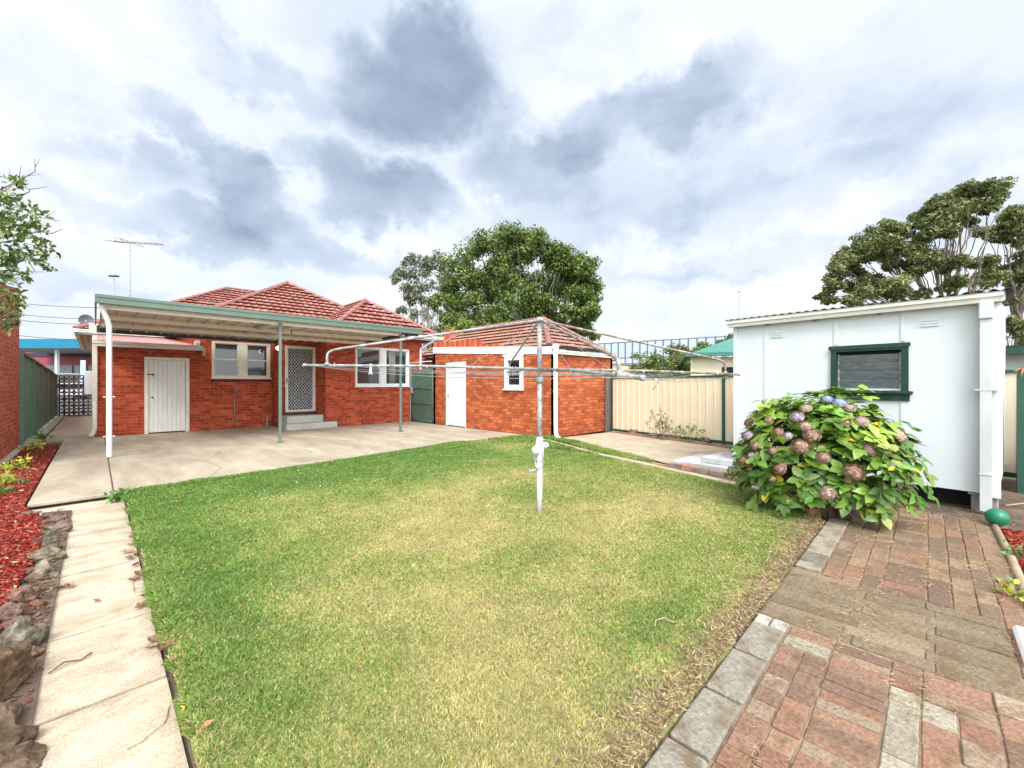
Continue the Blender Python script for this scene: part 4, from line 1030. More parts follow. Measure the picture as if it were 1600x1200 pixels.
# square downpipe with rainhead and spreader
xd0, _ = SF.at(1531, 600, -.12); xd1, _ = SF.at(1550, 600, -.12)
q = MB(SF); q.box((xd0, -.125, .03), (xd1, -.045, 2.26)); q.bbox((xd0 - .01, -.15, 2.10), (xd1 + .012, -.03, 2.29), .01); q.box((xd0 - .035, -.13, 1.33), (xd1 + .045, -.04, 1.345)); q.box((xd0 - .006, -.132, .42), (xd1 + .006, -.04, .435)); q.build('downpipe', plain('downpipe paint', (.60, .62, .62), (.50, .515, .51), 3, .5, dirt=((.45, .44, .4), 6, .4)), shed)
STUMP = concrete('stump', (.34, .32, .28), (.2, .19, .17), (.15, .14, .12), 4)
for x in (.06, 1.3, SL - .20):
    q = MB(SF); q.bbox((x, .01, -.05), (x + .20, .22, sz0 - .025), .01); q.box((x - .02, -.01, sz0 - .024), (x + .22, .24, sz0 - .012)); q.build('stump', STUMP, shed)
q = MB(SF); q.box((.05, .28, -.05), (SL - .05, SD, sz0 - .03)); q.build('underfloor_shade', BLACK, shed)  # black box stands in for the shade in the gap below the floor
sx_, sy_ = 6.93, 2.62
q = MB(SF); q.bbox((-.92, -.22, -.02), (-.005, .75, .10), .012); q.bbox((-.50, -.10, .10), (-.02, .6, .20), .012)
tag(q.build('shed_step', plain('worn white concrete paint', (.56, .585, .60), (.36, .37, .37), 5, .7, .3, 30, dirt=((.24, .21, .17), 4, .6)), loc=(7.2, 2.5, 0)), 'white painted concrete step at the near left corner of the shed', 'step')
q = MB(SF); rs = random.Random(5)
for i in range(6): x = -.95 + i * .235; q.c = rs.choice([(.36, .24, .18), (.40, .22, .15), (.28, .22, .18)]); q.bbox((x, -.37, -.05), (x + .225, -.24, .065 + rs.uniform(-.01, .01)), .01)
tag(q.build('brick_edging', PAVER, loc=(7.0, 2.6, 0)), 'row of old bricks along the front of the white shed step', 'brick edging')
q = MB(); q.c = (.58, .30, .20); prism(q, [G(1003, 718), G(1050, 727), (6.88, 2.95), (7.0, 3.5), (7.25, 3.6)], -.05, .006)
tag(q.build('red_paver', PAVER, loc=(7, 3.3, 0)), 'faded red paving slab between the pale pad and the lawn strip', 'paving slab')

# ================================================================== PALE PAD, EDGING STRIP, FENCES
q = MB(); prism(q, [(8.45, 6.78), (7.9, 5.3), (7.7, 4.9), (9.0, 4.75), (10.2, 4.62), (10.62, 6.55)], -.06, .004)
prism(q, [(7.69, 4.88), (7.22, 3.58), (7.16, 2.82), (9.62, 2.75), (10.19, 4.60), (9.0, 4.73)], -.06, .006)
tag(q.build('concrete_pad', CONCL), kind='structure')
q = MB(); L_ = [(7.98, 7.35), (7.72, 6.5), (7.35, 5.6), (6.95, 4.6), (6.68, 3.5), (6.44, 2.7), (6.26, 2.1), (6.12, 1.5)]
wd = .15
for i in range(len(L_) - 1):
    a, b = Vector((*L_[i], 0)), Vector((*L_[i + 1], 0)); d = (b - a).normalized(); nrm = Vector((-d.y, d.x, 0)); b2 = b - d * .012
    prism(q, [(p.x, p.y) for p in (a, b2, b2 + nrm * wd, a + nrm * wd)], -.05, .022 + (i % 2) * .003)
tag(q.build('edging_strip', CONCL), kind='structure')
# cream steel fence with green posts
fdir = Vector((-.157, -.988, 0)).normalized()
f0 = Vector((10.78, 6.60, 0)); cf = thing('cream_fence', (10.4, 4.5, 0), 'cream ribbed steel fence with dark green posts behind the pale concrete pad', 'fence')
segs = [0, 3.30, 6.0, 8.4, 10.8]; outn = Vector((-fdir.y, fdir.x, 0));
if outn.x > 0: outn = -outn
for i in range(4):
    a = f0 + fdir * segs[i]; ln = segs[i + 1] - segs[i]
    q = MB(); corrugated(q, a + Vector((0, 0, .07)), fdir, ln, (0, 0, 1), 1.52, outn, pitch=.19, amp=.014, kind='rib'); q.build('panel', CREAMST, cf)
    for z0_, z1_ in ((.02, .09), (1.56, 1.61)): 
        q = MB()
        p = [a + outn * .03, a - outn * .02, a - outn * .02 + fdir * ln, a + outn * .03 + fdir * ln]
        prism(q, [(v.x, v.y) for v in p], z0_, z1_); q.build('rail', PGREEN, cf)
for i in range(5):
    a = f0 + fdir * segs[i]; p = [a + outn * .04 - fdir * .03, a - outn * .03 - fdir * .03, a - outn * .03 + fdir * .03, a + outn * .04 + fdir * .03]
    q = MB(); prism(q, [(v.x, v.y) for v in p], -.05, 1.64); q.build('post', PGREEN, cf)
a = f0 - fdir * .16; q = MB(); q.box((a.x - .07, a.y - .05, 0), (a.x + .03, a.y + .05, 1.62))
tag(q.build('fence_post', plain('grey weathered timber', (.20, .18, .16), (.11, .10, .09), 6, .9, .5, 30, stretch=(3, 3, .4)), loc=tuple(a)), 'grey timber post between the brick outbuilding and cream fence', 'post')
# dark green panel fence at the far right of the yard
gx, gy, gz = atd(1598, 600, 5.4)
rf_ = thing('side_fence', (gx, gy, 0), 'dark green fence panel standing at the right edge of the photo', 'fence')
q = MB(); corrugated(q, (gx, gy, .02), (.25, -1, 0), 2.2, (0, 0, 1), 1.5, (-1, -.25, 0), pitch=.2, amp=.02, kind='rib'); q.build('panel', PGREEN, rf_)
q = MB(); q.box((gx - .03, gy - .02, -.05), (gx + .03, gy + .05, 1.6)); q.build('post', PGREEN, rf_)
# bed edging bricks along the cream fence
rs = random.Random(9); q = MB()
a = Vector((10.52, 6.5, 0)); b = Vector((9.66, 2.85, 0)); d = (b - a); ln = d.length; d.normalize(); nr = Vector((-d.y, d.x, 0)); x = 0
while x < ln - .2:
    l_ = rs.choice([.23, .23, .46]); q.c = rs.choice([(.30, .16, .12), (.26, .18, .14), (.36, .20, .14), (.22, .14, .11)])
    z = .05 + rs.uniform(-.012, .012); p = [a + d * x, a + d * (x + l_ - .012), a + d * (x + l_ - .012) + nr * .1, a + d * x + nr * .1]
    prism(q, [(v.x, v.y) for v in p], -.05, z); x += l_
tag(q.build('brick_edging', PAVER, loc=(10.1, 4.7, 0)), 'low row of dark bricks edging the narrow bed along the cream fence', 'brick edging')

def rock(name, c, r, tone, label, cat='rock', group=None, seed=0, squash=(1, 1, .7), mat=None, sub=4, rough=.34):
    bm = bmesh.new(); bmesh.ops.create_icosphere(bm, subdivisions=sub, radius=1.0); rg = random.Random(seed)
    ax = [(Vector((rg.gauss(0, 1), rg.gauss(0, 1), rg.gauss(0, 1))).normalized(), rg.uniform(.55, .85)) for _ in range(9)]
    from mathutils import noise as mn
    for v in bm.verts:
        p = v.co.copy()
        for n_, h in ax:
            t = p.dot(n_)
            if t > h: p -= n_ * (t - h) * .88
        p *= 1 + rough * (mn.fractal(v.co * 1.6 + Vector((seed, 0, 0)), 1.0, 2.0, 4)) + (.06 * mn.fractal(v.co * 6 + Vector((0, seed, 0)), .8, 2.0, 5) if sub > 4 else 0)
        v.co = Vector((p.x * squash[0], p.y * squash[1], p.z * squash[2])) * r
    me = bpy.data.meshes.new(name); bm.to_mesh(me); bm.free()
    ca = me.color_attributes.new('Col', 'FLOAT_COLOR', 'POINT')
    ca.data.foreach_set('color', [x for _ in me.vertices for x in (*[c_ * (1 if mat else .62) for c_ in tone], 1)])
    me.materials.append(mat or ROCK); me.polygons.foreach_set('use_smooth', [False] * len(me.polygons)); o = bpy.data.objects.new(name, me); COL.objects.link(o); o.location = c
    o.rotation_euler = (0, 0, rg.uniform(0, 6))
    return tag(o, label, cat, group)
gb = 'rocks in the bed along the cream fence'
for i, (p, y, r, t, l) in enumerate([(990, 681, .20, (.32, .26, .20), 'rounded brown rock nearest the brick outbuilding in the fence bed'), (1021, 685, .16, (.28, .23, .19), 'small rock just left of the larger shrub in the fence bed'),
        (1052, 690, .15, (.34, .22, .18), 'reddish rock between the two shrubs in the fence bed'), (1104, 694, .17, (.34, .25, .20), 'flat reddish rock right of the green fence post')]):
    x, yy_ = G(p, y - 3); rock('rock', (x, yy_, .03), r, t, l, group=gb, seed=20 + i, squash=(1, 1, .6))
x, yy_ = G(950, 673); rock('rock', (x + .1, yy_ - .1, .07), .15, (.30, .27, .25), 'grey rock at the foot of the brick outbuilding corner', seed=31)

# rocks edging the red mulch bed on the left, far to near
lr_ = [(-.50, 6.86, .085, (.30, .20, .17), 'dark red brick lump lying at the far end of the rock row'), (-.33, 6.62, .10, (.28, .18, .16), 'purplish rock just below the patio corner'), (-.27, 6.32, .10, (.36, .24, .20), 'brown rock with a pale rim, third from the patio corner'),
       (-.27, 5.98, .115, (.34, .27, .20), 'pale grey patched rock beside the first path joint'), (-.30, 5.62, .12, (.30, .26, .20), 'mossy round rock in the middle of the row'),
       (-.265, 5.10, .11, (.36, .30, .21), 'upright pale grey stone beside the second path slab'), (-.265, 4.66, .115, (.42, .36, .26), 'tall cream stone beside the third path slab'), (-.36, 4.25, .10, (.36, .19, .14), 'rusty red stone next to the tall cream stone'),
       (-.36, 3.95, .10, (.30, .19, .16), 'dark reddish rock behind the big pointed grey stone'), (-.29, 3.50, .145, (.31, .28, .21), 'big pointed grey green stone near the bottom left')]
for i, (x, y, r, t, l) in enumerate(lr_):
    rock('rock', (x, y, -.02), r, t, l, group='rocks edging the red mulch bed', seed=50 + i, squash=(.62, 1.05, .82 if i > 4 else .6), rough=.35)
rx_ = random.Random(8)
for i in range(14):
    y = 6.7 - i * .26 + rx_.uniform(-.06, .06); rock('rock', (-.30 + rx_.uniform(-.07, .05), y, -.035), rx_.uniform(.045, .075), rx_.choice([(.24, .16, .10), (.28, .18, .12), (.22, .17, .12), (.30, .15, .10)]), 'small brown stone wedged between the larger edging rocks', group='small stones between the edging rocks', seed=200 + i, squash=(.8, 1.2, .7), rough=.35)
q = MB(); prism(q, [(-.42, 7.0), (-.19, 6.9), (-.19, 1.2), (-.60, 1.2), (-.45, 3.0), (-.38, 5.0)], -.08, -.035); tag(q.build('soil', DIRT), kind='structure')
rock('boulder', (-.37, 2.66, -.06), .17, (.22, .15, .10), 'smaller dark brown boulder wedged between the two big boulders', 'boulder', seed=91, squash=(1, 1.2, .75), sub=5, rough=.32)
rock('boulder', (-.44, 2.98, -.05), .29, (.27, .17, .10), 'large rough brown boulder in the bottom left corner', 'boulder', seed=77, squash=(.95, 1.2, .72), sub=5, rough=.32)
rock('boulder', (-.47, 2.38, -.08), .26, (.25, .17, .11), 'nearer half buried boulder at the bottom left edge', 'boulder', seed=78, squash=(1, 1.3, .62), sub=5, rough=.32)
rock('boulder', (-.56, 1.85, -.10), .20, (.24, .18, .13), 'low lichen covered stone nearest the viewer at the left edge', 'boulder', seed=79, squash=(1, 1.3, .6), sub=5, rough=.25)

# ================================================================== LEFT NEIGHBOUR WALL, FENCE, BREEZE WALL
nb = thing('neighbour_brick_building', (-1.6, 12, 0), 'red brick neighbouring building at the left edge of the photo', 'building')
q = MB(Frame(-1.2, 10.4, math.pi / 2))
P = [(0, 0), (3.95, 0), (3.95, 3.52), (0, 3.0)]
q.face([(x, 0, z) for x, z in P]); q.face([(3.95, 0, 0), (3.95, 3.0, 0), (3.95, 3.0, 3.52), (3.95, 0, 3.52)]); q.face([(0, 0, 0), (0, 0, 3.0), (0, 3, 3.0), (0, 3, 0)]); q.face([(0, 0, 3.0), (3.95, 0, 3.52), (3.95, 3.0, 3.52), (0, 3, 3.0)]); q.face([(3.95, 3, 0), (0, 3, 0), (0, 3, 3.0), (3.95, 3, 3.52)])
q.build('wall', BR_NEXT, nb)
q = MB(Frame(-1.2, 10.4, math.pi / 2)); q.face([(0, -.012, 2.82), (3.96, -.012, 3.30), (3.96, -.012, 3.53), (0, -.012, 3.01)]); q.face([(0, -.012, 3.01), (3.96, -.012, 3.53), (3.96, .12, 3.53), (0, .12, 3.01)])
q.build('coping', plain('red cement coping', (.50, .11, .06), (.40, .08, .045), 4, .8), nb)
q = MB(); q.box((-1.2, 7.0, -.05), (-1.10, 14.6, .03)); tag(q.build('kerb', CONCG), kind='structure')
lf = thing('green_fence', (-1.2, 20, 0), 'tall green steel fence along the side path left of the house', 'fence')
for i in range(5):
    y0_ = 14.35 + i * 2.37; q = MB(); zt = 2.13 - (y0_ - 14.4) * .029
    q2 = MB(); corrugated(q2, (-1.19, y0_, .06), (0, 1, 0), 2.36, (0, 0, 1), zt - .1, (1, 0, 0), pitch=.39, amp=.03, kind='rib')
    for k, v in enumerate(q2.v): 
        if v.z > 1: v.z = 2.10 - (v.y - 14.4) * .029
    q2.build('panel', FGREEN, lf)
    zb = zt - 2.37 * .029
    q = MB(); q.face([(-1.21, y0_, zt - .05), (-1.13, y0_, zt - .05), (-1.13, y0_, zt), (-1.21, y0_, zt)][::1]); 
    q.face([(-1.13, y0_, zt - .05), (-1.13, y0_ + 2.37, zb - .05), (-1.13, y0_ + 2.37, zb), (-1.13, y0_, zt)]); q.face([(-1.21, y0_, zt), (-1.13, y0_, zt), (-1.13, y0_ + 2.37, zb), (-1.21, y0_ + 2.37, zb)]); q.face([(-1.21, y0_, zt - .05), (-1.21, y0_ + 2.37, zb - .05), (-1.21, y0_ + 2.37, zb), (-1.21, y0_, zt)])
    q.build('rail', FGREEN, lf)
for i in range(6): y0_ = 14.33 + i * 2.37; q = MB(); q.box((-1.23, y0_, -.05), (-1.13, y0_ + .05, 2.13 - (y0_ - 14.4) * .029 - .005)); q.build('post', FGREEN, lf)
q = MB(); q.box((-1.13, 14.4, -.05), (-.94, 26.1, .04)); tag(q.build('kerb', CONCG), kind='structure')
bw_ = thing('breeze_block_wall', (-.5, 26.3, 0), 'dark patterned breeze block wall closing the end of the side path', 'wall')
q = MB(); bs_ = .29
for i in range(4):
    for j in range(6):
        x = -1.12 + i * bs_; z = j * bs_; t = .055
        q.box((x, 26.25, z), (x + bs_, 26.35, z + t)); q.box((x, 26.25, z + t), (x + t, 26.35, z + bs_))
        c = Vector((x + bs_ / 2 + t / 2, 26.3, z + bs_ / 2 + t / 2)); n = 8
        for k in range(4):
            t0 = math.pi / 2 * k; ca_ = Vector((math.cos(t0 + math.pi / 4), 0, math.sin(t0 + math.pi / 4)))
            arc = [c + Vector((math.cos(t0), 0, math.sin(t0))) * bs_ * .5 + Vector((-math.sin(a) * math.copysign(1, 1), 0, math.cos(a))) * 0 for a in (0,)]
            cc = c + Vector((math.cos(t0 + math.pi / 4), 0, math.sin(t0 + math.pi / 4))) * bs_ * .68
            pts = [cc + Vector((math.cos(t0 + math.pi + math.pi / 4 + a), 0, math.sin(t0 + math.pi + math.pi / 4 + a))) * bs_ * .46 for a in [-.75 + 1.5 * s / 6 for s in range(7)]]
            for s in range(6):
                p0, p1 = pts[s], pts[s + 1]; o_ = (c - cc).normalized() * .055
                for yy_ in (26.26, 26.34): q.face([(p0.x, yy_, p0.z), (p1.x, yy_, p1.z), (p1.x + o_.x, yy_, p1.z + o_.z), (p0.x + o_.x, yy_, p0.z + o_.z)])
                q.face([(p0.x, 26.26, p0.z), (p0.x, 26.34, p0.z), (p1.x, 26.34, p1.z), (p1.x, 26.26, p1.z)]); q.face([(p0.x + o_.x, 26.26, p0.z + o_.z), (p1.x + o_.x, 26.26, p1.z + o_.z), (p1.x + o_.x, 26.34, p1.z + o_.z), (p0.x + o_.x, 26.34, p0.z + o_.z)])
q.build('block', BLOCKD, bw_)
q = MB(); q.box((-1.14, 26.22, 6 * bs_), (.10, 26.38, 6 * bs_ + .05)); q.build('coping', BLOCKD, bw_)

# ================================================================== CLOTHES HOIST
hx, hy = 3.385, 2.965
ho = thing('clothes_hoist', (hx, hy, 0), 'rotary clothes hoist with galvanised arms in the middle of the lawn', 'clothes hoist')
def camv(l, d, z): return Vector(((d + l) * R2, (d - l) * R2, z))
C0 = camv(.297, 4.49, 0)
hub = C0 + Vector((0, 0, 1.562)); top = C0 + Vector((.0, 0, 2.09))
q = MB(); q.tube([C0 + Vector((0, 0, -.05)), C0 + Vector((0, 0, .60))], .030, 18); q.build('lower_pole', POLEW, ho)
q = MB(); q.tube([C0 + Vector((0, 0, .6)), C0 + Vector((.002, 0, 1.50))], .027, 18); q.tube([hub - Vector((0, 0, .12)), top], .026, 18)
q.lathe(hub, [(.036, -.15), (.04, -.14), (.04, -.10), (.036, -.09)], 18); q.lathe(top, [(.032, -.03), (.04, -.02), (.04, .012), (.02, .03)], 16); q.build('mast', GALV, ho)
q = MB(); c = C0 + Vector((0, 0, .69)); fwd = Vector((-R2, -R2, 0)); rt = Vector((R2, -R2, 0))
q.lathe(c, [(.032, -.13), (.038, -.11), (.038, -.04), (.048, -.02), (.052, .03), (.042, .07), (.034, .12), (.03, .14)], 20)
def lookrot(d): return Vector(d).to_track_quat('Z', 'Y').to_matrix()
q.lathe(c - rt * .03 + fwd * .03, [(.025, -.02), (.045, -.01), (.05, .03), (.036, .045), (.015, .055)], 18, R=lookrot(-rt + fwd * .4)); q.lathe(c + rt * .05 + Vector((0, 0, .05)), [(.02, -.02), (.035, 0), (.03, .03), (.012, .05)], 14, R=lookrot(rt))
q.bbox(tuple(c + Vector((-.03, -.03, -.02))), tuple(c + Vector((.05, .05, .05))), .01); q.build('gearbox', POLEW, ho)
q = MB(); q.tube([c - rt * .07 + fwd * .04 + Vector((0, 0, -.03)), c - rt * .04 + fwd * .06 + Vector((0, 0, -.17)), c - rt * .03 + fwd * .07 + Vector((0, 0, -.2))], .008, 8)
q.tube([c + rt * .035 + fwd * .04 + Vector((0, 0, -.02)), c + rt * .03 + fwd * .045 + Vector((0, 0, -.17)), c - rt * .03 + fwd * .07 + Vector((0, 0, -.2))], .008, 8)
q.tube([c - rt * .03 + fwd * .06 + Vector((0, 0, -.2)), c - rt * .12 + fwd * .09 + Vector((0, 0, -.215))], .014, 10); q.build('crank_handle', GALV, ho)
th_ = math.radians(9); Lr = 2.38
dirs = {'A': (-math.cos(th_), -math.sin(th_), 1.585, .91), 'B': (math.cos(th_), math.sin(th_), 1.512, .926), 'C': (math.sin(th_), -math.cos(th_), 1.432, .877), 'D': (-math.sin(th_), math.cos(th_), 1.60, .90)}
tips = {}
for k, (dl, dd_, ez, tb) in dirs.items():
    tip = camv(.297 + dl * Lr, 4.49 + dd_ * Lr, ez); tips[k] = tip
    st_ = hub
    sagm = (st_ + tip) / 2 + Vector((0, 0, .012))
    q = MB(); q.tube([st_, sagm, tip], .0130, 12); d_ = (tip - st_).normalized()
    q.lathe(tip - d_ * .02, [(.014, 0), (.017, .003), (.017, .03), (.010, .035)], 14, R=lookrot(d_))
    arm = q.build('arm', RUSTY if k in 'B' else GALV, ho)
    for t in (.3, .5, .7, .88):
        q2 = MB(); p = st_ + (tip - st_) * t; q2.lathe(p - d_ * .01, [(.019, 0), (.019, .02)], 12, R=lookrot(d_)); q2.tube([p + Vector((0, 0, .016)), p + Vector((0, 0, .032))], .004, 6); q2.build('wire_clip', GALV, arm)
    at_arm = st_ + (tip - st_) * tb
    hz = {'A': .15, 'B': .15, 'C': .10, 'D': .12}[k]
    bend = at_arm + Vector((0, 0, hz)); dd2 = (top - bend).normalized()
    pts = [at_arm, at_arm + Vector((0, 0, hz * .55))]
    for s in range(6):
        t = s / 5; a_ = at_arm + Vector((0, 0, hz * .6)); b_ = bend + dd2 * .12
        mid = at_arm + Vector((0, 0, hz * 1.02)) + d_ * .0
        pts.append(a_ * (1 - t) ** 2 + mid * 2 * t * (1 - t) + b_ * t ** 2)
    pts.append(top)
    q = MB(); q.tube(pts, .0125, 12); q.lathe(at_arm, [(.022, -.0), (.022, .03)], 12); q.build('brace', RUSTY if k in 'BC' else GALV, ho)
order = 'ACBD'
for t in (.97, .80, .64, .48):
    q = MB()
    for i in range(4):
        a = hub + (tips[order[i]] - hub) * t; b = hub + (tips[order[(i + 1) % 4]] - hub) * t
        pts = [a.lerp(b, s / 12) - Vector((0, 0, (.05 if t > .9 else .035) * 4 * (s / 12) * (1 - s / 12))) for s in range(13)]
        q.tube(pts, .0022 if t > .9 else .0016, 5, False)
    q.build('wire', GALV, ho)
q = MB()
for k, t in (('A', .33), ('C', .5), ('D', .4), ('B', .35)): q.tube([top - Vector((0, 0, .02)), hub + (tips[k] - hub) * t], .0022, 5, False)
q.build('stay_wire', GALV, ho)
pa = hub + (tips['A'] - hub) * .735
q = MB(); q.bbox(tuple(pa + Vector((-.008, -.012, -.075))), tuple(pa + Vector((.008, .012, .025))), .004); q.tube([pa + Vector((0, 0, -.03)), pa + Vector((.012, -.012, -.085))], .007, 6); q.tube([pa + Vector((0, 0, -.03)), pa + Vector((-.012, .012, -.085))], .007, 6)
tag(q.build('clothes_peg', WHITE, loc=tuple(pa)), 'white clothes peg clipped on the left arm of the hoist', 'clothes peg')
ca_ = hub.lerp(tips['C'], .0)
wmid = (tips['C'] * .97 + hub * .03).lerp(tips['B'] * .97 + hub * .03, .10) - Vector((0, 0, .02))
q = MB(); q.tube([wmid + Vector((0, 0, .01)), wmid + Vector((.005, -.005, -.03)), wmid + Vector((-.008, .008, -.055))], .004, 6); q.tube([wmid + Vector((0, 0, .01)), wmid + Vector((.014, -.014, -.02))], .004, 6)
tag(q.build('clothes_peg', GALV, loc=tuple(wmid)), 'grey clothes peg hanging on the wire near the thick right hand arm tip', 'clothes peg')

# ball, white slab, right bed
bx_, by_ = G(1558, 821)
bl = rock('ball', (bx_, by_, .082), .085, (.02, .25, .13), 'green plastic ball lying at the foot of the shed downpipe', 'ball', seed=1, mat=plain('green plastic', (.015, .20, .10), (.01, .15, .075), 3, .35, .05, 30), sub=4)
me = bl.data
for v in me.vertices: v.co = v.co.normalized() * .085
me.polygons.foreach_set('use_smooth', [True] * len(me.polygons))
q = MB(); q.tube([(6.30, -.46, 0), (5.2, -.47, 0.0), (4.4, -.46, -.0), (3.74, -.45, -.0)], .028, 8)
tag(q.build('timber_edging', plain('pale timber', (.42, .32, .21), (.28, .2, .13), 6, .9, .4, 30), loc=(4.6, -.46, 0)), 'thin pale timber edging beside the red mulch on the right', 'edging')
cx, cy = 2.93, -.545
q = MB(); q.bbox((3.22, -.66, -.03), (3.70, -.335, .035), .015)
tag(q.build('white_block', plain('chalk white block', (.74, .70, .66), (.55, .5, .46), 6, .9, .4, 20), loc=(3.46, -.5, 0)), 'whitish stone block at the right edge beside the brick path', 'stone block')

# ================================================================== NEIGHBOURS AND FAR THINGS
nh = thing('neighbour_house', (15, 15, 0), 'neighbouring house with weathered terracotta roof behind the brick outbuilding', 'house')
q = MB(); q.box((13.4, 11.3, 0), (17.2, 22, 2.9)); q.build('wall', BR_NEXT, nh)
q = MB(); z = 2.95; a = Vector((15.05, 12.92, 4.46)); e = Vector((15.05, 18.3, 4.46))
tile_slope(q, (13, 10.86, z), (17.1, 10.86, z), a, a); tile_slope(q, (13, 20.4, z), (13, 10.86, z), e, a); tile_slope(q, (17.1, 10.86, z), (17.1, 20.4, z), a, e); tile_slope(q, (17.1, 20.4, z), (13, 20.4, z), e, e)
o = q.build('roof', TILEW, nh)
q = MB(); u5 = Vector((0, 0, .06))
for p, t in (((13, 10.86, z), a), ((17.1, 10.86, z), a), ((13, 20.4, z), e), ((17.1, 20.4, z), e)): caps(q, Vector(p) + u5, t + u5, r=.12)
caps(q, a + u5, e + u5, r=.12); q.build('ridge_cap', TILECAP, o)
q = MB(); gutter(q, (12.95, 10.88, z + .02), (17.2, 10.88, z + .02), out=(0, -1, 0)); gutter(q, (13.0, 20.4, z + .02), (13.0, 10.8, z + .02), out=(-1, 0, 0)); q.build('gutter', DARKST, nh)
q = MB(); q.box((17.3, 11.4, 0), (22, 16, 2.35)); q.build('wall', CREAMWALL, nh)
q = MB(); tile_slope(q, (17.15, 11.2, 2.45), (19.2, 11.2, 2.45), (17.6, 13, 3.1), (18.8, 13, 3.1)); q.build('roof', TILEW, nh)
q = MB(); cx_, cy_, cz_ = atd(705, 522, 26); q.box((cx_ - .35, cy_ - .35, 3.0), (cx_ + .35, cy_ + .35, cz_ + .25)); q.box((cx_ - .42, cy_ - .42, cz_ + .1), (cx_ + .42, cy_ + .42, cz_ + .2))
tag(q.build('chimney', BR_NEXT, loc=(cx_, cy_, 3)), 'small brick chimney showing between the two tiled roofs', 'chimney')

# cream cottage with green roof
ct = thing('green_roofed_cottage', (15, 5, 0), 'cream clad cottage with green steel roof beyond the cream fence', 'cottage')
c0 = Vector(atd(1076, 556, 14.0)); ex = Vector((.955, -.30, 0)).normalized(); ey = Vector((.30, .955, 0)).normalized()
# find wall line so it recedes to the right: choose direction from VP between
w0 = Vector((c0.x, c0.y, 0)); 
er = Vector((.42, -.907, 0)); bk_ = Vector((.907, .42, 0))
KF = Frame(w0.x, w0.y, math.atan2(er.y, er.x))
q = MB(KF); wall(q, .1, 7, 0, 2.3, .35, .15, []); q.build('wall', CREAMWALL, ct)
q = MB(KF)
for i in range(12): q.box((.2 + i * .55, .34, 0), (.215 + i * .55, .35, 2.3))
q.box((.08, .30, 0), (.16, .36, 2.3)); q.build('cover_strip', CREAMWALL, ct)
q = MB(KF); xw, zw = KF.at(1128, 576, .35); xw2, zw2 = KF.at(1150, 576, .35); q.box((xw, .32, 1.2), (xw2 + .4, .352, zw + .05)); q.build('window', GLASSD, ct)
GRS = plain('green roof steel', (.06, .21, .165), (.05, .18, .14), 2, .45)
q = MB(KF); zr = 2.42; 
corr = [((0, 0, zr), (7, 0, zr), (5.2, 2.3, zr + .95), (2.3, 2.3, zr + .95))]
a_, b_, c__, d__ = corr[0]; nseg = 30
for i in range(nseg):
    t0, t1 = i / nseg, (i + 1) / nseg
    lo0 = Vector(a_).lerp(Vector(b_), t0); lo1 = Vector(a_).lerp(Vector(b_), t1); hi0 = Vector(d__).lerp(Vector(c__), t0); hi1 = Vector(d__).lerp(Vector(c__), t1)
    q.face([lo0, lo1, hi1, hi0])
q.face([(0, 8, zr), (0, 0, zr), d__, (2.3, 5.7, zr + .95)]); q.face([(2.3, 5.7, zr + .95), d__, c__, (5.2, 5.7, zr + .95)]); q.face([b_, (7, 8, zr), (5.2, 5.7, zr + .95), c__]); q.build('roof', GRS, ct)
q = MB(KF); q.box((-.04, -.12, zr - .10), (7, 0, zr + .02)); q.box((-.12, -.12, zr - .10), (-.04, 8, zr + .02)); q.build('gutter', plain('green gutter', (.035, .16, .12), (.03, .13, .10), 3, .4), ct)
# far right: neighbour's shed behind the fence
rs_ = thing('neighbour_shed', (14, -2.2, 0), 'grey shed with green fascia seen right of the white shed', 'shed')
c0 = Vector(atd(1560, 544, 8.6)); RFm = Frame(c0.x, c0.y, math.atan2(-.95, .05))
q = MB(RFm); wall(q, -.2, 5, 0, 2.05, .35, .1, []); q.build('wall', plain('grey cladding', (.42, .42, .42), (.34, .34, .34), 3, .6), rs_)
q = MB(RFm); q.box((-.4, 0, 2.02), (5, .04, 2.18)); q.build('fascia', DGREEN, rs_)
q = MB(RFm); q.face([(-.4, -.02, 2.185), (5, -.02, 2.185), (5, 4, 2.4), (-.4, 4, 2.4)]); q.build('roof', plain('pink grey roof', (.5, .36, .30), rough=.7), rs_)

# elevated road with glass noise barrier
ov = thing('elevated_road', (50, 40, 0), 'concrete road bridge with tall glass noise barrier far behind the fences', 'bridge')
A = Vector(atd(905, 539, 78)); B = Vector(atd(1250, 518, 56)); A0, B0 = A.copy(), B.copy()
zA, zB = A.z, B.z
dr = (Vector((B.x, B.y, 0)) - Vector((A.x, A.y, 0))); Ln = dr.length; dr.normalize(); nb_ = Vector((-dr.y, dr.x, 0))
if nb_.x + nb_.y < 0: nb_ = -nb_
def ovp(t, z): return Vector((A.x, A.y, 0)) + dr * t + Vector((0, 0, z))
q = MB(); h1 = 3.0; bm_h = 1.9
def zt_(t): return zA + (zB - zA) * t / Ln
glassb = plain('barrier glass', (.46, .55, .66), (.40, .50, .62), .1, .3)
gnt = glassb.node_tree; gb_ = gnt.nodes['Principled BSDF']; gb_.inputs['Alpha'].default_value = .6
q.face([ovp(0, zt_(0) - 3.6), ovp(Ln, zt_(Ln) - 3.6), ovp(Ln, zt_(Ln)), ovp(0, zt_(0))]); q.build('glass_barrier', glassb, ov)
n = 26; q = MB()
for i in range(n + 1):
    t = Ln * i / n; p = ovp(t, 0); z = zt_(t); q.box((p.x - .09, p.y - .09, z - 3.7), (p.x + .09, p.y + .09, z + .05))
q.build('post', plain('barrier post', (.16, .19, .22), rough=.5), ov)
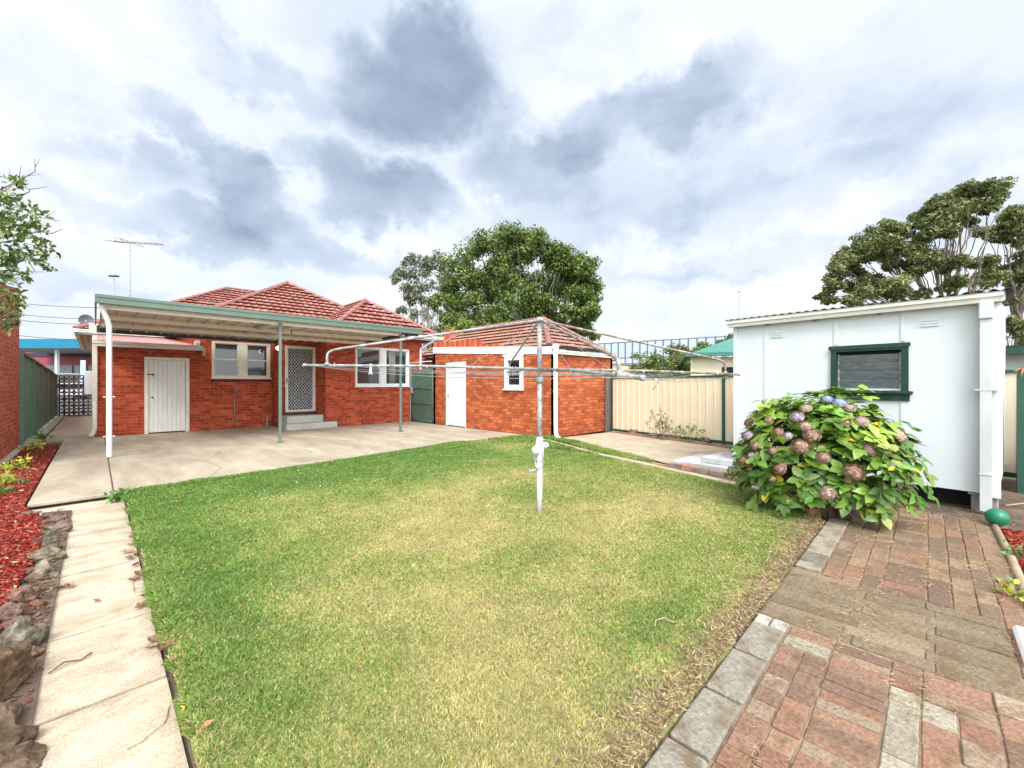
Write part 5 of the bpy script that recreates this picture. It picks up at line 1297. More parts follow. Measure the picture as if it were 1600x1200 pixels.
for dz_ in (0, -2.7): q = MB(); q.tube([ovp(0, zt_(0) + dz_), ovp(Ln, zt_(Ln) + dz_)], .09, 6); q.build('rail', plain('barrier rail', (.25, .28, .31), rough=.5), ov)
q = MB(); nw = nb_ * 9
def slab(z0_, z1_, off, t0=0, t1=None):
    t1 = Ln if t1 is None else t1
    P = [ovp(t0, 0) + off, ovp(t1, 0) + off, ovp(t1, 0) + off + nw, ovp(t0, 0) + off + nw]; Z = [zt_(t0), zt_(t1), zt_(t1), zt_(t0)]
    lo = [Vector((p.x, p.y, z + z0_)) for p, z in zip(P, Z)]; hi = [Vector((p.x, p.y, z + z1_)) for p, z in zip(P, Z)]
    q.face(lo[::-1]); q.face(hi)
    for i in range(4): q.face([lo[i], lo[(i + 1) % 4], hi[(i + 1) % 4], hi[i]])
slab(-5.9, -3.65, -nb_ * .1, 0, Ln * .42); slab(-4.1, -3.65, -nb_ * .5)
q.build('deck', plain('bridge concrete', (.22, .235, .25), (.17, .185, .20), .2, .8), ov)
q = MB(); slab(-8.5, -4.12, -nb_ * .3 + dr * 0, Ln * .43, Ln); q.build('abutment', plain('abutment brick', (.30, .25, .185), (.24, .20, .145), .3, .9), ov)

# slim street lights
def pole(px, ytop, d, label, head=True):
    x, y, z = atd(px, ytop, d); q = MB(); q.tube([(x, y, 0), (x, y, z)], [.12, .06], 8)
    o = thing('street_lamp', (x, y, 0), label, 'street lamp'); q.build('pole', GALV, o)
    if head:
        q = MB(); rtv = Vector((R2, -R2, 0))
        for s_ in (-1, 1): c = Vector((x, y, z)) + rtv * s_ * .35; q.bbox(tuple(c - Vector((.3, .3, .12))), tuple(c + Vector((.3, .3, .05))), .05)
        q.build('lamp_head', DARKST, o)
    else:
        q = MB(); q.lathe((x, y, z), [(.04, 0), (.1, .05), (.1, .16), (.04, .2)], 10); q.build('lamp_head', DARKST, o)
pole(178, 431, 58, 'thin street lamp with twin heads above the carport roof, left')
pole(1155, 457, 60, 'thin pole with a small dark tip above the white shed roof', False)
# overhead wires on the left
pw = thing('power_lines', (-8, 40, 8), 'thin power lines crossing the sky left of the carport', 'power lines')
for ya_, yb_ in ((468.5, 474), (485.5, 493), (495, 501), (518, 527)):
    q = MB(); p0 = Vector(atd(-60, ya_ - 5, 40)); p1 = Vector(atd(260, yb_ + 5, 44)); q.tube([p0.lerp(p1, s / 8) - Vector((0, 0, .5 * 4 * (s / 8) * (1 - s / 8))) for s in range(9)], .028, 5, False); q.build('wire', DARKST, pw)

# service station seen down the side path
ss = thing('service_station', (-8, 60, 0), 'shopfront with flat teal canopy seen beyond the side path', 'building')
SSF = Frame(*atd(60, 600, 48)[:2], math.radians(-45) + 0.0)
q = MB(SSF); x0, zt = SSF.at(-60, 529.5); x1, _ = SSF.at(134, 531); zb = SSF.at(60, 544)[1]; q.box((x0, 0, zb), (x1, .3, zt)); q.build('canopy_fascia', plain('teal panel', (.0, .17, .29), (.0, .15, .26), 1, .4), ss)
q = MB(SSF); q.box((x0, .3, zb + .02), (x1, 9, zb + .5)); q.build('canopy', plain('canopy soffit', (.50, .48, .46), (.42, .4, .39), 1, .7), ss)
q = MB(SSF); xc, _ = SSF.at(90, 560, 1.5); q.box((xc - .13, 1.3, 0), (xc + .13, 1.6, zb + .01)); q.build('column', WHITE, ss)
q = MB(SSF); xa_, _ = SSF.at(-40, 600, 9); xb_, _ = SSF.at(160, 600, 9); q.box((xa_, 9, 0), (xb_, 9.3, zb + 1.0)); q.build('wall', plain('crimson shop wall', (.34, .055, .085), (.28, .045, .07), 1, .6), ss)
q = MB(SSF); q.box((xa_, 8.85, zb - .35), (xb_, 8.98, zb + .1)); q.build('sign_band', plain('navy band', (.02, .03, .08), rough=.5), ss)
q = MB(SSF); _, zg = SSF.at(100, 571, 9)
for k in range(9): a = xa_ + (xb_ - xa_) * k / 9; q.box((a + .15, 8.9, .3), (a + (xb_ - xa_) / 9 - .15, 8.97, zg))
q.build('shop_window', plain('shop glass', (.26, .32, .36), (.12, .15, .18), 1.2, .15), ss)
def vehicle(name, px, ybase, d, ang, L_, H_, body, label, cat):
    x, y, _ = atd(px, 600, d); fr = Frame(x, y, ang); o = thing(name, (x, y, 0), label, cat)
    prof = [(-L_ / 2, .35), (-L_ / 2, .85), (-L_ * .36, 1.0), (-L_ * .22, H_), (L_ * .30, H_), (L_ * .40, 1.02), (L_ / 2, .9), (L_ / 2, .35)]
    q = MB(fr); W_ = .85
    for s_ in (-1, 1): q.face([(a, s_ * W_, b) for a, b in (prof if s_ < 0 else prof[::-1])])
    for i in range(len(prof)): a, b = prof[i], prof[(i + 1) % len(prof)]; q.face([(a[0], -W_, a[1]), (a[0], W_, a[1]), (b[0], W_, b[1]), (b[0], -W_, b[1])])
    q.build('body', body, o)
    q = MB(fr)
    for s_ in (-1, 1): q.face([(-L_ * .33, s_ * (W_ + .01), 1.0), (L_ * .37, s_ * (W_ + .01), 1.02), (L_ * .29, s_ * (W_ + .01), H_ - .1), (-L_ * .21, s_ * (W_ + .01), H_ - .1)][::s_])
    q.face([(L_ * .405, -.75, 1.03), (L_ * .405, .75, 1.03), (L_ * .315, .7, H_ - .08), (L_ * .315, -.7, H_ - .08)]); q.face([(-L_ * .365, .75, 1.02), (-L_ * .365, -.75, 1.02), (-L_ * .23, -.7, H_ - .08), (-L_ * .23, .7, H_ - .08)])
    q.build('window', GLASSD, o)
    for a in (-L_ * .3, L_ * .3):
        for s_ in (-1, 1): q = MB(fr); q.lathe((a, s_ * .78, .33), [(.18, -.1), (.32, -.1), (.33, 0), (.32, .1), (.18, .1)], 18, R=Matrix.Rotation(math.pi / 2, 3, 'X')); q.build('wheel', BLACK, o)
vehicle('parked_car', 100, 600, 40, math.radians(20), 4.4, 1.5, plain('silver car paint', (.6, .6, .62), rough=.3), 'pale car parked beyond the breeze block wall', 'car')
vehicle('parked_van', 112, 600, 52, math.radians(-40), 4.9, 2.7, plain('white van paint', (.75, .76, .78), rough=.3), 'white van parked under the teal canopy', 'van')
x, y, z = atd(130, 563, 44); q = MB(); q.tube([(x, y, 0), (x, y, z)], .16, 8); q.bbox((x - .2, y - .2, z - 1.6), (x + .2, y + .2, z), .05)
tag(q.build('price_pylon', plain('pale blue sign', (.45, .66, .78), rough=.5), loc=(x, y, 0)), 'slim pale blue pylon in front of the shop windows', 'pylon')
rm = MB(); rm.face([(-60, 30, -.06), (60, 30, -.06), (60, 75, -.06), (-60, 75, -.06)]); tag(rm.build('road', plain('asphalt', (.09, .09, .09), (.06, .06, .06), 3, .9)), kind='structure')

# ================================================================== LAWN
LAWN = [(.268, .74), (.268, 7.38), (2.0, 7.47), (3.5, 7.60), (5.0, 7.82), (5.9, 7.98), (6.9, 7.82), (7.6, 7.55), (8.0, 7.32), (7.86, 6.72), (7.5, 5.78), (7.12, 4.70), (6.84, 3.55), (6.60, 2.72), (6.40, 2.1), (6.2, 1.3), (5.7, .86), (5.1, .76), (4.0, .75)]
LAWN = [(x - (0.14 if (x > 6 and y < 7) else 0), y) for x, y in LAWN]
STRIP = [(8.32, 7.0), (8.30, 6.5), (7.9, 5.4), (7.5, 4.5), (7.22, 3.75), (7.02, 3.45), (6.92, 3.8), (7.2, 4.65), (7.6, 5.6), (7.95, 6.45), (8.1, 7.2)]
def dense(poly, st=.12):
    o = []
    for i in range(len(poly)):
        a = np.array(poly[i]); b = np.array(poly[(i + 1) % len(poly)]); n = max(1, int(np.linalg.norm(b - a) / st))
        for k in range(n): o.append(tuple(a + (b - a) * k / n))
    return o
LD = [(x + (fbm(x * 3, y * 3, 5) - .5) * (.0 if y < 1.2 else .10) * (0.25 if x < .5 else 1), y + (fbm(x * 3 + 9, y * 3, 6) - .5) * .1) for x, y in dense(LAWN)]
q = MB(); prism(q, [(float(a), float(b)) for a, b in LD], -.06, .008); tag(q.build('lawn', LAWNB), kind='structure')
q = MB(); prism(q, STRIP, -.06, .010); tag(q.build('lawn', LAWNB), kind='structure')

def straw_field(x, y):
    """0 lush green .. 1 dry straw, the lawn's own patches"""
    s = fbm(x * .9 + 3, y * .9, 21, 4) * 1.15 - .02
    s += .30 * (fbm(x * 3.1, y * 3.1, 31, 3) - .5)
    s += .34 * np.exp(-(((x - 2.7) / 2.1) ** 2 + ((y - 2.6) / 1.7) ** 2)) + .16 * np.exp(-(((x - 5.0) / 1.2) ** 2 + ((y - 2.2) / 1.0) ** 2))
    s += .20 * np.exp(-(((x - 1.5) / .8) ** 2 + ((y - 1.4) / .7) ** 2))
    s -= .55 * np.clip((y - 4.4) / 2.2, 0, 1) * np.clip((7.5 - x) / 3, .35, 1)
    s -= .34 * np.exp(-((x - .55) / .35) ** 2) * (y < 8) 
    s -= .45 * np.exp(-(((x - 2.25) / .35) ** 2 + ((y - 1.12) / .17) ** 2)) + .25 * np.exp(-(((x - 3.3) / .5) ** 2 + ((y - 1.5) / .22) ** 2))
    s -= .35 * np.exp(-(((x - 5.6) / .5) ** 2 + ((y - 1.3) / .35) ** 2))
    edge = np.clip((.93 + .30 * (fbm(x * 5, y * 5, 41, 2) - .5) - y) / .16, 0, 1)
    return np.clip(s, 0, 1), edge
def blades(poly, n_tot, seed, hmul=1.0, wpow=None, over=.0, layer='green'):
    rg = np.random.default_rng(seed); P = np.array(poly); lo, hi = P.min(0) - over, P.max(0) + over
    area = (hi - lo).prod(); out = []
    # density falls with the distance from the viewpoint
    n = n_tot; x = rg.uniform(lo[0], hi[0], n); y = rg.uniform(lo[1], hi[1], n)
    d = np.hypot(x, y); keep = inpoly(x, y, poly) & (rg.random(n) < np.clip((2.3 / np.maximum(d, .5)) ** 1.15, 0, 1))
    ang_ok = np.arctan2(x, y); keep &= (ang_ok > math.radians(-12)) & (ang_ok < math.radians(100))
    x, y, d = x[keep], y[keep], d[keep]
    return x, y, d, rg
def build_grass():
    X = []; Y = []; D = []
    x, y, d, rg = blades(LD, 2500000, 1); X.append(x); Y.append(y); D.append(d)
    x, y, d, _ = blades(STRIP, 420000, 2); X.append(x); Y.append(y); D.append(d)
    ne = 9000; ey = rg.uniform(.8, 7.35, ne); ek = fbm(ey * 4, ey * 0 + 3, 91, 3) > .42; ey = ey[ek]; ex = .262 + np.abs(rg.normal(0, .012, len(ey))); X.append(ex); Y.append(ey); D.append(np.hypot(ex, ey)); nedge = len(ey)
    x, y, d = map(np.concatenate, (X, Y, D)); n = len(x); ise = np.zeros(n, bool); ise[-nedge:] = True
    s, edge = straw_field(x, y)
    cl = fbm(x * 7, y * 7, 51, 3); tuft = np.clip((fbm(x * 2.6 + 5, y * 2.6, 81, 4) - .56) / .06, 0, 1); s = np.clip(s - tuft * .08, 0, 1)
    r = rg.random(n)
    straw = (r < s * .98 + edge * .8 + .07)
    thin = rg.random(n) < np.clip(1.12 - edge * .62, .0, 1); x, y, d, s, edge, cl, straw, ise = [a[thin] for a in (x, y, d, s, edge, cl, straw, ise)]; n = len(x)
    g1 = np.array([.108, .212, .045]); g2 = np.array([.27, .37, .06]); y1 = np.array([.60, .53, .23]); y2 = np.array([.44, .38, .16])
    t = rg.random((n, 1)); lush = (1 - s)[:, None]
    gcol = g1 * (.35 + .65 * lush) * .9 + g2 * (1 - lush * .72) * (.55 + .5 * t)
    ycol = y1 * t + y2 * (1 - t)
    C = np.where(straw[:, None], ycol, gcol) * rg.uniform(.75, 1.25, (n, 1)) * (.80 + .4 * cl[:, None])
    h = (.012 + .015 * rg.random(n)) * (.75 + .5 * cl) * np.where(s < .3, 1.25, 1.0) * np.where(straw, .8, 1) * np.where(edge > .3, 1.15, 1)
    far = y > 7.2; h = np.where(far, h * 1.4, h); h = np.where(x > 6.95, h * 2.6, h)
    w = (.0008 + .0009 * d) * rg.uniform(.7, 1.3, n)
    th = rg.uniform(0, 2 * np.pi, n); lean = rg.uniform(.2, 1.25, n) * np.where(edge > .3, 1.6, 1); ta = rg.uniform(0, 2 * np.pi, n); ta = np.where(ise, np.pi + rg.normal(0, .5, n), ta); h = np.where(ise, h * 1.7, h); tf = np.clip((fbm(x * 2.6 + 5, y * 2.6, 81, 4) - .56) / .06, 0, 1); h = h * (1 + .15 * tf); lean = np.where(ise, 1.1, lean)
    bx = np.cos(th) * w; by = np.sin(th) * w; lx = np.cos(ta) * lean * h; ly = np.sin(ta) * lean * h
    z0 = .004
    V = np.empty((n, 5, 3)); V[:, 0] = np.stack([x - bx, y - by, np.full(n, z0)], 1); V[:, 1] = np.stack([x + bx, y + by, np.full(n, z0)], 1)
    m_ = .55
    V[:, 2] = np.stack([x + bx * .8 + lx * .38, y + by * .8 + ly * .38, z0 + h * .62], 1); V[:, 3] = np.stack([x - bx * .8 + lx * .38, y - by * .8 + ly * .38, z0 + h * .62], 1)
    V[:, 4] = np.stack([x + lx, y + ly, z0 + h * .92], 1)
    b = np.arange(n)[:, None] * 5
    F = np.concatenate([b + np.array([[0, 1, 2]]), b + np.array([[0, 2, 3]]), b + np.array([[3, 2, 4]])])
    Cc = np.repeat(C, 5, 0)
    o = np_mesh('lawn_grass', V.reshape(-1, 3), F, Cc, BLADE)
    tag(o, 'mown lawn grass, lush green near the patio and straw yellow in the middle', 'grass', kind='stuff')
    print('blades', n)
build_grass()

# dry thatch and litter between the lawn and the brick path, small leaf litter elsewhere
def scatter_quads(name, x, y, z, L_, W_, C, mat, tilt=.35, seed=0, curl=.25):
    rg = np.random.default_rng(seed); n = len(x); a = rg.uniform(0, 2 * np.pi, n)
    ux, uy = np.cos(a), np.sin(a); tz = rg.uniform(-tilt, tilt, n); rz = rg.uniform(-tilt, tilt, n)
    U = np.stack([ux, uy, tz], 1) * L_[:, None] * .5; Wv = np.stack([-uy, ux, rz], 1) * W_[:, None] * .5
    P = np.stack([x, y, z], 1); N = np.array([[0, 0, 1.0]]) * (L_[:, None] * curl * rg.uniform(-.3, 1, (n, 1)))
    V = np.stack([P - U, P - U * .2 - Wv, P + U * .3 - Wv * .9, P + U + N * .5, P + U * .3 + Wv * .9 + N * .3, P - U * .2 + Wv + N * .2], 1)
    b = np.arange(n)[:, None] * 6; F = np.concatenate([b + np.array([[0, 1, 2, 5]]), b + np.array([[5, 2, 3, 4]])])
    return np_mesh(name, V.reshape(-1, 3), F, np.repeat(C, 6, 0), mat)
rg = np.random.default_rng(4)
n = 6500; x = rg.uniform(1.05, 5.2, n); y = .735 + np.abs(rg.normal(0, .10, n)) * (.6 + .8 * fbm(x * 3, x * 0 + 2, 95, 3)); k = rg.random(n) < .9; x, y = x[k], y[k]; n = len(x)
pal = np.array([(.42, .28, .15), (.30, .18, .10), (.50, .38, .22), (.24, .13, .08), (.56, .46, .30)])
C = pal[rg.integers(0, 5, n)] * rg.uniform(.7, 1.2, (n, 1))
o = scatter_quads('dry_litter', x, y, .012 + rg.random(n) * .02, rg.uniform(.012, .052, n), rg.uniform(.003, .009, n), C * .85, LEAF, .35, 5); tag(o, 'dry straw and leaf litter between the lawn and the brick edging', 'litter', kind='stuff')
# grass debris in the joints of the brick path
n = 9000; x = rg.uniform(1.2, 6.35, n); y = rg.choice([.462, .358, .134, .024, -.087, -.20, -.317, .235, .01, -.42], n) + rg.normal(0, .018, n)
C = np.array([(.50, .35, .19)]) * rg.uniform(.6, 1.2, (n, 1))
m_ = fbm(x * 1.7, y * 1.7 + 20, 61, 3) > .47; x, y, C = x[m_], y[m_], C[m_]; n = len(x)
o = scatter_quads('straw_litter', x, y, .004 + rg.random(n) * .006, rg.uniform(.01, .05, n), rg.uniform(.001, .003, n), C, LEAF, .2, 6); tag(o, 'fine dry straw caught in the joints of the brick path', 'litter', kind='stuff')

# ---- red mulch
def mulch(name, poly, n, seed, z, label, near=2.2):
    rg = np.random.default_rng(seed); P = np.array(poly); lo, hi = P.min(0), P.max(0)
    x = rg.uniform(lo[0], hi[0], n); y = rg.uniform(lo[1], hi[1], n); k = inpoly(x, y, poly); x, y = x[k], y[k]; n = len(x)
    pal = np.array([(.21, .020, .013), (.16, .014, .010), (.29, .034, .022), (.09, .008, .007), (.38, .085, .055), (.24, .025, .016)])
    C = pal[rg.integers(0, 6, n)] * rg.uniform(.7, 1.25, (n, 1)); odd = rg.random(n) < .02; C[odd] = (.6, .42, .25); br_ = rg.random(n) < .16; C[br_] = np.array([.20, .085, .05]) * rg.uniform(.6, 1.6, (int(br_.sum()), 1))
    L_ = rg.uniform(.014, .05, n); W_ = rg.uniform(.008, .02, n); H_ = rg.uniform(.003, .009, n)
    a = rg.uniform(0, 2 * np.pi, n); U = np.stack([np.cos(a), np.sin(a), rg.uniform(-.35, .35, n)], 1) * L_[:, None] / 2
    Wv = np.stack([-np.sin(a), np.cos(a), rg.uniform(-.4, .4, n)], 1) * W_[:, None] / 2; N = np.array([[0, 0, 1.]]) * H_[:, None]
    zz = z + .022 * fbm(x * 4, y * 4, 71) + rg.random(n) * .018
    Pp = np.stack([x, y, zz], 1)
    V = np.stack([Pp - U - Wv, Pp + U * rg.uniform(.6, 1, (n, 1)) - Wv, Pp + U + Wv, Pp - U * rg.uniform(.6, 1, (n, 1)) + Wv], 1); V2 = V * 1.0 + N[:, None]
    V = np.concatenate([V, V2], 1).reshape(-1, 3); b = np.arange(n)[:, None] * 8
    F = np.concatenate([b + np.array([f]) for f in ((4, 5, 6, 7), (0, 1, 5, 4), (1, 2, 6, 5), (2, 3, 7, 6), (3, 0, 4, 7))])
    o = np_mesh(name, V, F, np.repeat(C, 8, 0), CHIP); tag(o, label, 'mulch', kind='stuff')
REDBASE = plain('red mulch base', (.12, .014, .010), (.06, .007, .006), 30, .95, .8, 60)
ML = [(-1.09, 7.0), (-1.09, 14.2), (-.60, 14.2), (-.585, 7.36), (-.50, 6.95), (-.36, 6.4), (-.34, 5.2), (-.40, 4.3), (-.40, 3.4), (-.62, 2.9), (-1.3, 2.9)]
q = MB(); prism(q, ML, -.06, -.02); tag(q.build('mulch_bed', REDBASE), kind='structure')
mulch('red_mulch', ML, 42000, 3, -.024, 'red dyed bark mulch in the bed along the left side')
MR = [(6.2, -.50), (2.6, -.49), (2.9, -1.9), (6.3, -2.2)]
q = MB(); prism(q, MR, -.06, -.018); tag(q.build('mulch_bed', REDBASE), kind='structure')
mulch('red_mulch', MR, 30000, 8, -.02, 'red dyed bark mulch in the bed right of the brick path')
n = 2600; y = rg.uniform(1.3, 7.0, n); x = -.30 + rg.normal(0, .07, n) - np.clip(3.2 - y, 0, 1) * .08; kk_ = x < -.205; x, y = x[kk_], y[kk_]; n = len(x)
pal3 = np.array([(.20, .12, .075), (.30, .18, .11), (.12, .075, .05), (.34, .25, .16), (.26, .06, .04)])
o = scatter_quads('soil_litter', x, y, -.033 + rg.random(n) * .012, rg.uniform(.008, .04, n), rg.uniform(.005, .018, n), pal3[rg.integers(0, 5, n)] * rg.uniform(.6, 1.2, (n, 1)), LEAF, .4, 15); tag(o, 'crumbly brown litter on the soil beside the edging rocks', 'litter', kind='stuff')
xx = rg.uniform(3.4, 6.3, 260); yy_ = -.45 + rg.normal(0, .05, 260); mm = yy_ > -.5
# ---- fallen leaves and twigs
def dead_leaf(x, y, z, L_, col, label, group=None, seed=0, name='fallen_leaf', cat='leaf'):
    rg_ = random.Random(seed); m = MB(); m.c = col; ang = rg_.uniform(0, 6.28); R = Matrix.Translation((x, y, z)) @ Matrix.Rotation(ang, 4, 'Z') @ Matrix.Rotation(rg_.uniform(-.3, .3), 4, 'X')
    n = 8; rows = []
    for i in range(n + 1):
        t = i / n; w = math.sin(math.pi * min(1, t * 1.05)) ** .8 * L_ * .22 + .0008; c = L_ * .30 * (t - .5) ** 2 * 2
        rows.append([Vector(((t - .5) * L_, s * w, c + abs(s) * w * rg_.uniform(.7, 1.3) + .003)) for s in (-1, -.5, 0, .5, 1)])
    for i in range(n):
        for j in range(4): m.face([R @ rows[i][j], R @ rows[i][j + 1], R @ rows[i + 1][j + 1], R @ rows[i + 1][j]])
    m.tube([R @ Vector((-.5 * L_, 0, L_ * .15 + .003)), R @ Vector((-.72 * L_, .02 * L_, .006))], .0012, 5)
    return tag(m.build(name, LEAFG, loc=(x, y, z)), label, cat, group)
gl = 'dry brown leaves along the path and lawn edge'
dl = [(203, 872), (212, 882), (200, 862), (216, 897), (232, 942), (222, 946), (240, 962), (242, 1000), (250, 1013), (237, 1010), (207, 850), (210, 905), (95, 918), (108, 916), (262, 1025), (228, 930), (204, 838), (268, 1052), (245, 985), (214, 866)]
for i, (px, py) in enumerate(dl):
    x, y = G(px, py, -.04); c = random.choice([(.26, .13, .08), (.34, .19, .11), (.20, .10, .07), (.40, .24, .15)])
    dead_leaf(x, y, -.048 if x < .25 else .005, random.uniform(.06, .11), c, 'curled dry brown leaf fallen along the path and lawn edge', gl, i)
x, y = G(150, 940, -.05); dead_leaf(x, y, -.05, .06, (.28, .14, .10), 'single brown leaf in the middle of the path slab', None, 71)
x, y = G(325, 1147); dead_leaf(x, y, .03, .055, (.50, .27, .15), 'pale orange brown leaf on the grass near the bottom of the photo', None, 72)
x, y = G(283, 1118); dead_leaf(x, y, .02, .045, (.62, .60, .05), 'small yellow leaf on the lawn edge near the bottom of the photo', None, 73)
x, y = G(274, 790); dead_leaf(x, y, .03, .08, (.45, .16, .08), 'reddish leaf on the grass just beyond the patio corner', None, 74)
for i, (px, py, l) in enumerate([(100, 1042, 'curved'), (50, 1070, 'straight')]):
    x, y = G(px, py, -.05); q = MB(); q.c = (.2, .1, .08); a = random.uniform(0, 6); q.tube([(x - .05, y - .04, -.04), (x, y + .01, -.03), (x + .06, y + .0, -.042), (x + .1, y + .04, -.04)][: 4 if i == 0 else 2], .004, 6)
    tag(q.build('twig', LEAFG, loc=(x, y, -.04)), ['bent reddish brown twig lying on the path near the boulder', 'short brown twig lying beside the boulder at the lower left'][i], 'twig')
x, y = G(1040, 985); q = MB(); q.c = (.42, .38, .32); q.tube([(x - .07, y + .03, .04), (x - .02, y + .05, .045), (x + .04, y + .03, .045), (x + .05, y - .02, .035), (x + .08, y - .03, .03)], .003, 6)
tag(q.build('twig', LEAFG, loc=(x, y, .04)), 'thin curved grey twig lying on the lawn near the brick edging', 'twig')
# scattered tiny flowers / specks on the lawn near the patio
n = 260; x = rg.uniform(1.2, 6.5, n); y = rg.uniform(5.4, 7.6, n); o = scatter_quads('clover_flower', x, y, .035 + rg.random(n) * .015, np.full(n, .018), np.full(n, .016), np.tile([[.8, .8, .74]], (n, 1)), PETAL, .3, 9); tag(o, 'tiny white clover flowers dotted over the far lawn', 'flowers', kind='stuff')
n = 700; x = rg.uniform(6.3, 7.0, n); y = rg.uniform(-.9, 2.0, n); pal2 = np.array([(.16, .10, .06), (.3, .2, .12), (.1, .07, .05)])
o = scatter_quads('leaf_litter', x, y, .004 + rg.random(n) * .01, rg.uniform(.015, .06, n), rg.uniform(.008, .02, n), pal2[rg.integers(0, 3, n)], LEAF, .3, 12); tag(o, 'dark leaf litter on the soil under the shed front', 'litter', kind='stuff')

# ================================================================== HYDRANGEA
def ovate(n, P, D, N, L_, W_, seed, fold=.22, droop=.25):
    """broad leaves: P base points, D directions, N normals (n,3); 10 faces per leaf"""
    rg_ = np.random.default_rng(seed); S_ = np.cross(N, D); S_ /= np.linalg.norm(S_, axis=1, keepdims=True) + 1e-9
    dr_ = rg_.uniform(-.05, droop * 2.4, n) if droop else np.zeros(n)
    prof = [(0, .03), (.18, .62), (.42, 1.0), (.68, .82), (.88, .4), (1.0, .02)]
    V = []
    for t, w in prof:
        c = P + D * (L_ * t)[:, None] - N * (L_ * dr_ * t * t)[:, None]
        for s in (-1, 0, 1): V.append(c + S_ * (W_ * .5 * w * s)[:, None] + N * (np.abs(s) * W_ * w * fold * .5)[:, None])
    V = np.stack(V, 1); b = np.arange(n)[:, None] * 18; F = []
    for i in range(5):
        for j in range(2): k = i * 3 + j; F.append(b + np.array([[k, k + 1, k + 4, k + 3]]))
    return V.reshape(-1, 3), np.concatenate(F), 18
hc = np.array([5.70, .86, 0.0])
hyd = thing('hydrangea_bush', tuple(hc), 'large leafy hydrangea bush with faded pink and mauve flower heads', 'shrub')
def hyd_shell(rg_, n, rmin, rmax):
    out = []
    u = rg_.uniform(0, 2 * np.pi, n); v = rg_.uniform(-.38, 1, n); v = np.sign(v) * np.abs(v) ** .9
    el = np.arcsin(np.clip(v, -.6, 1)); r = rg_.uniform(rmin, rmax, n)
    lob = 1 + .13 * np.sin(3 * u + 1.2) * np.cos(el) + .10 * np.sin(5 * u + 3 * el)
    d = np.stack([np.cos(el) * np.cos(u), np.cos(el) * np.sin(u), np.sin(el)], 1)
    # camera-lateral radius 1.0, depth .85, height .8 about z=.55
    rt = np.array([R2, -R2, 0]); fw = np.array([R2, R2, 0]); up = np.array([0, 0, 1.])
    a = (d @ rt)[:, None]; b = (d @ fw)[:, None]; c = (d @ up)[:, None]
    P = hc + np.array([0, 0, .50]) + (rt * a * .79 + fw * b * .72 + up * c * .78) * (r * lob)[:, None]
    P += rg_.normal(0, .035, P.shape); P[:, 2] += np.clip(a[:, 0] - .1, 0, 1) * .5 * (P[:, 2] < .6); P[:, 2] = np.maximum(P[:, 2], .06)
    return P, d
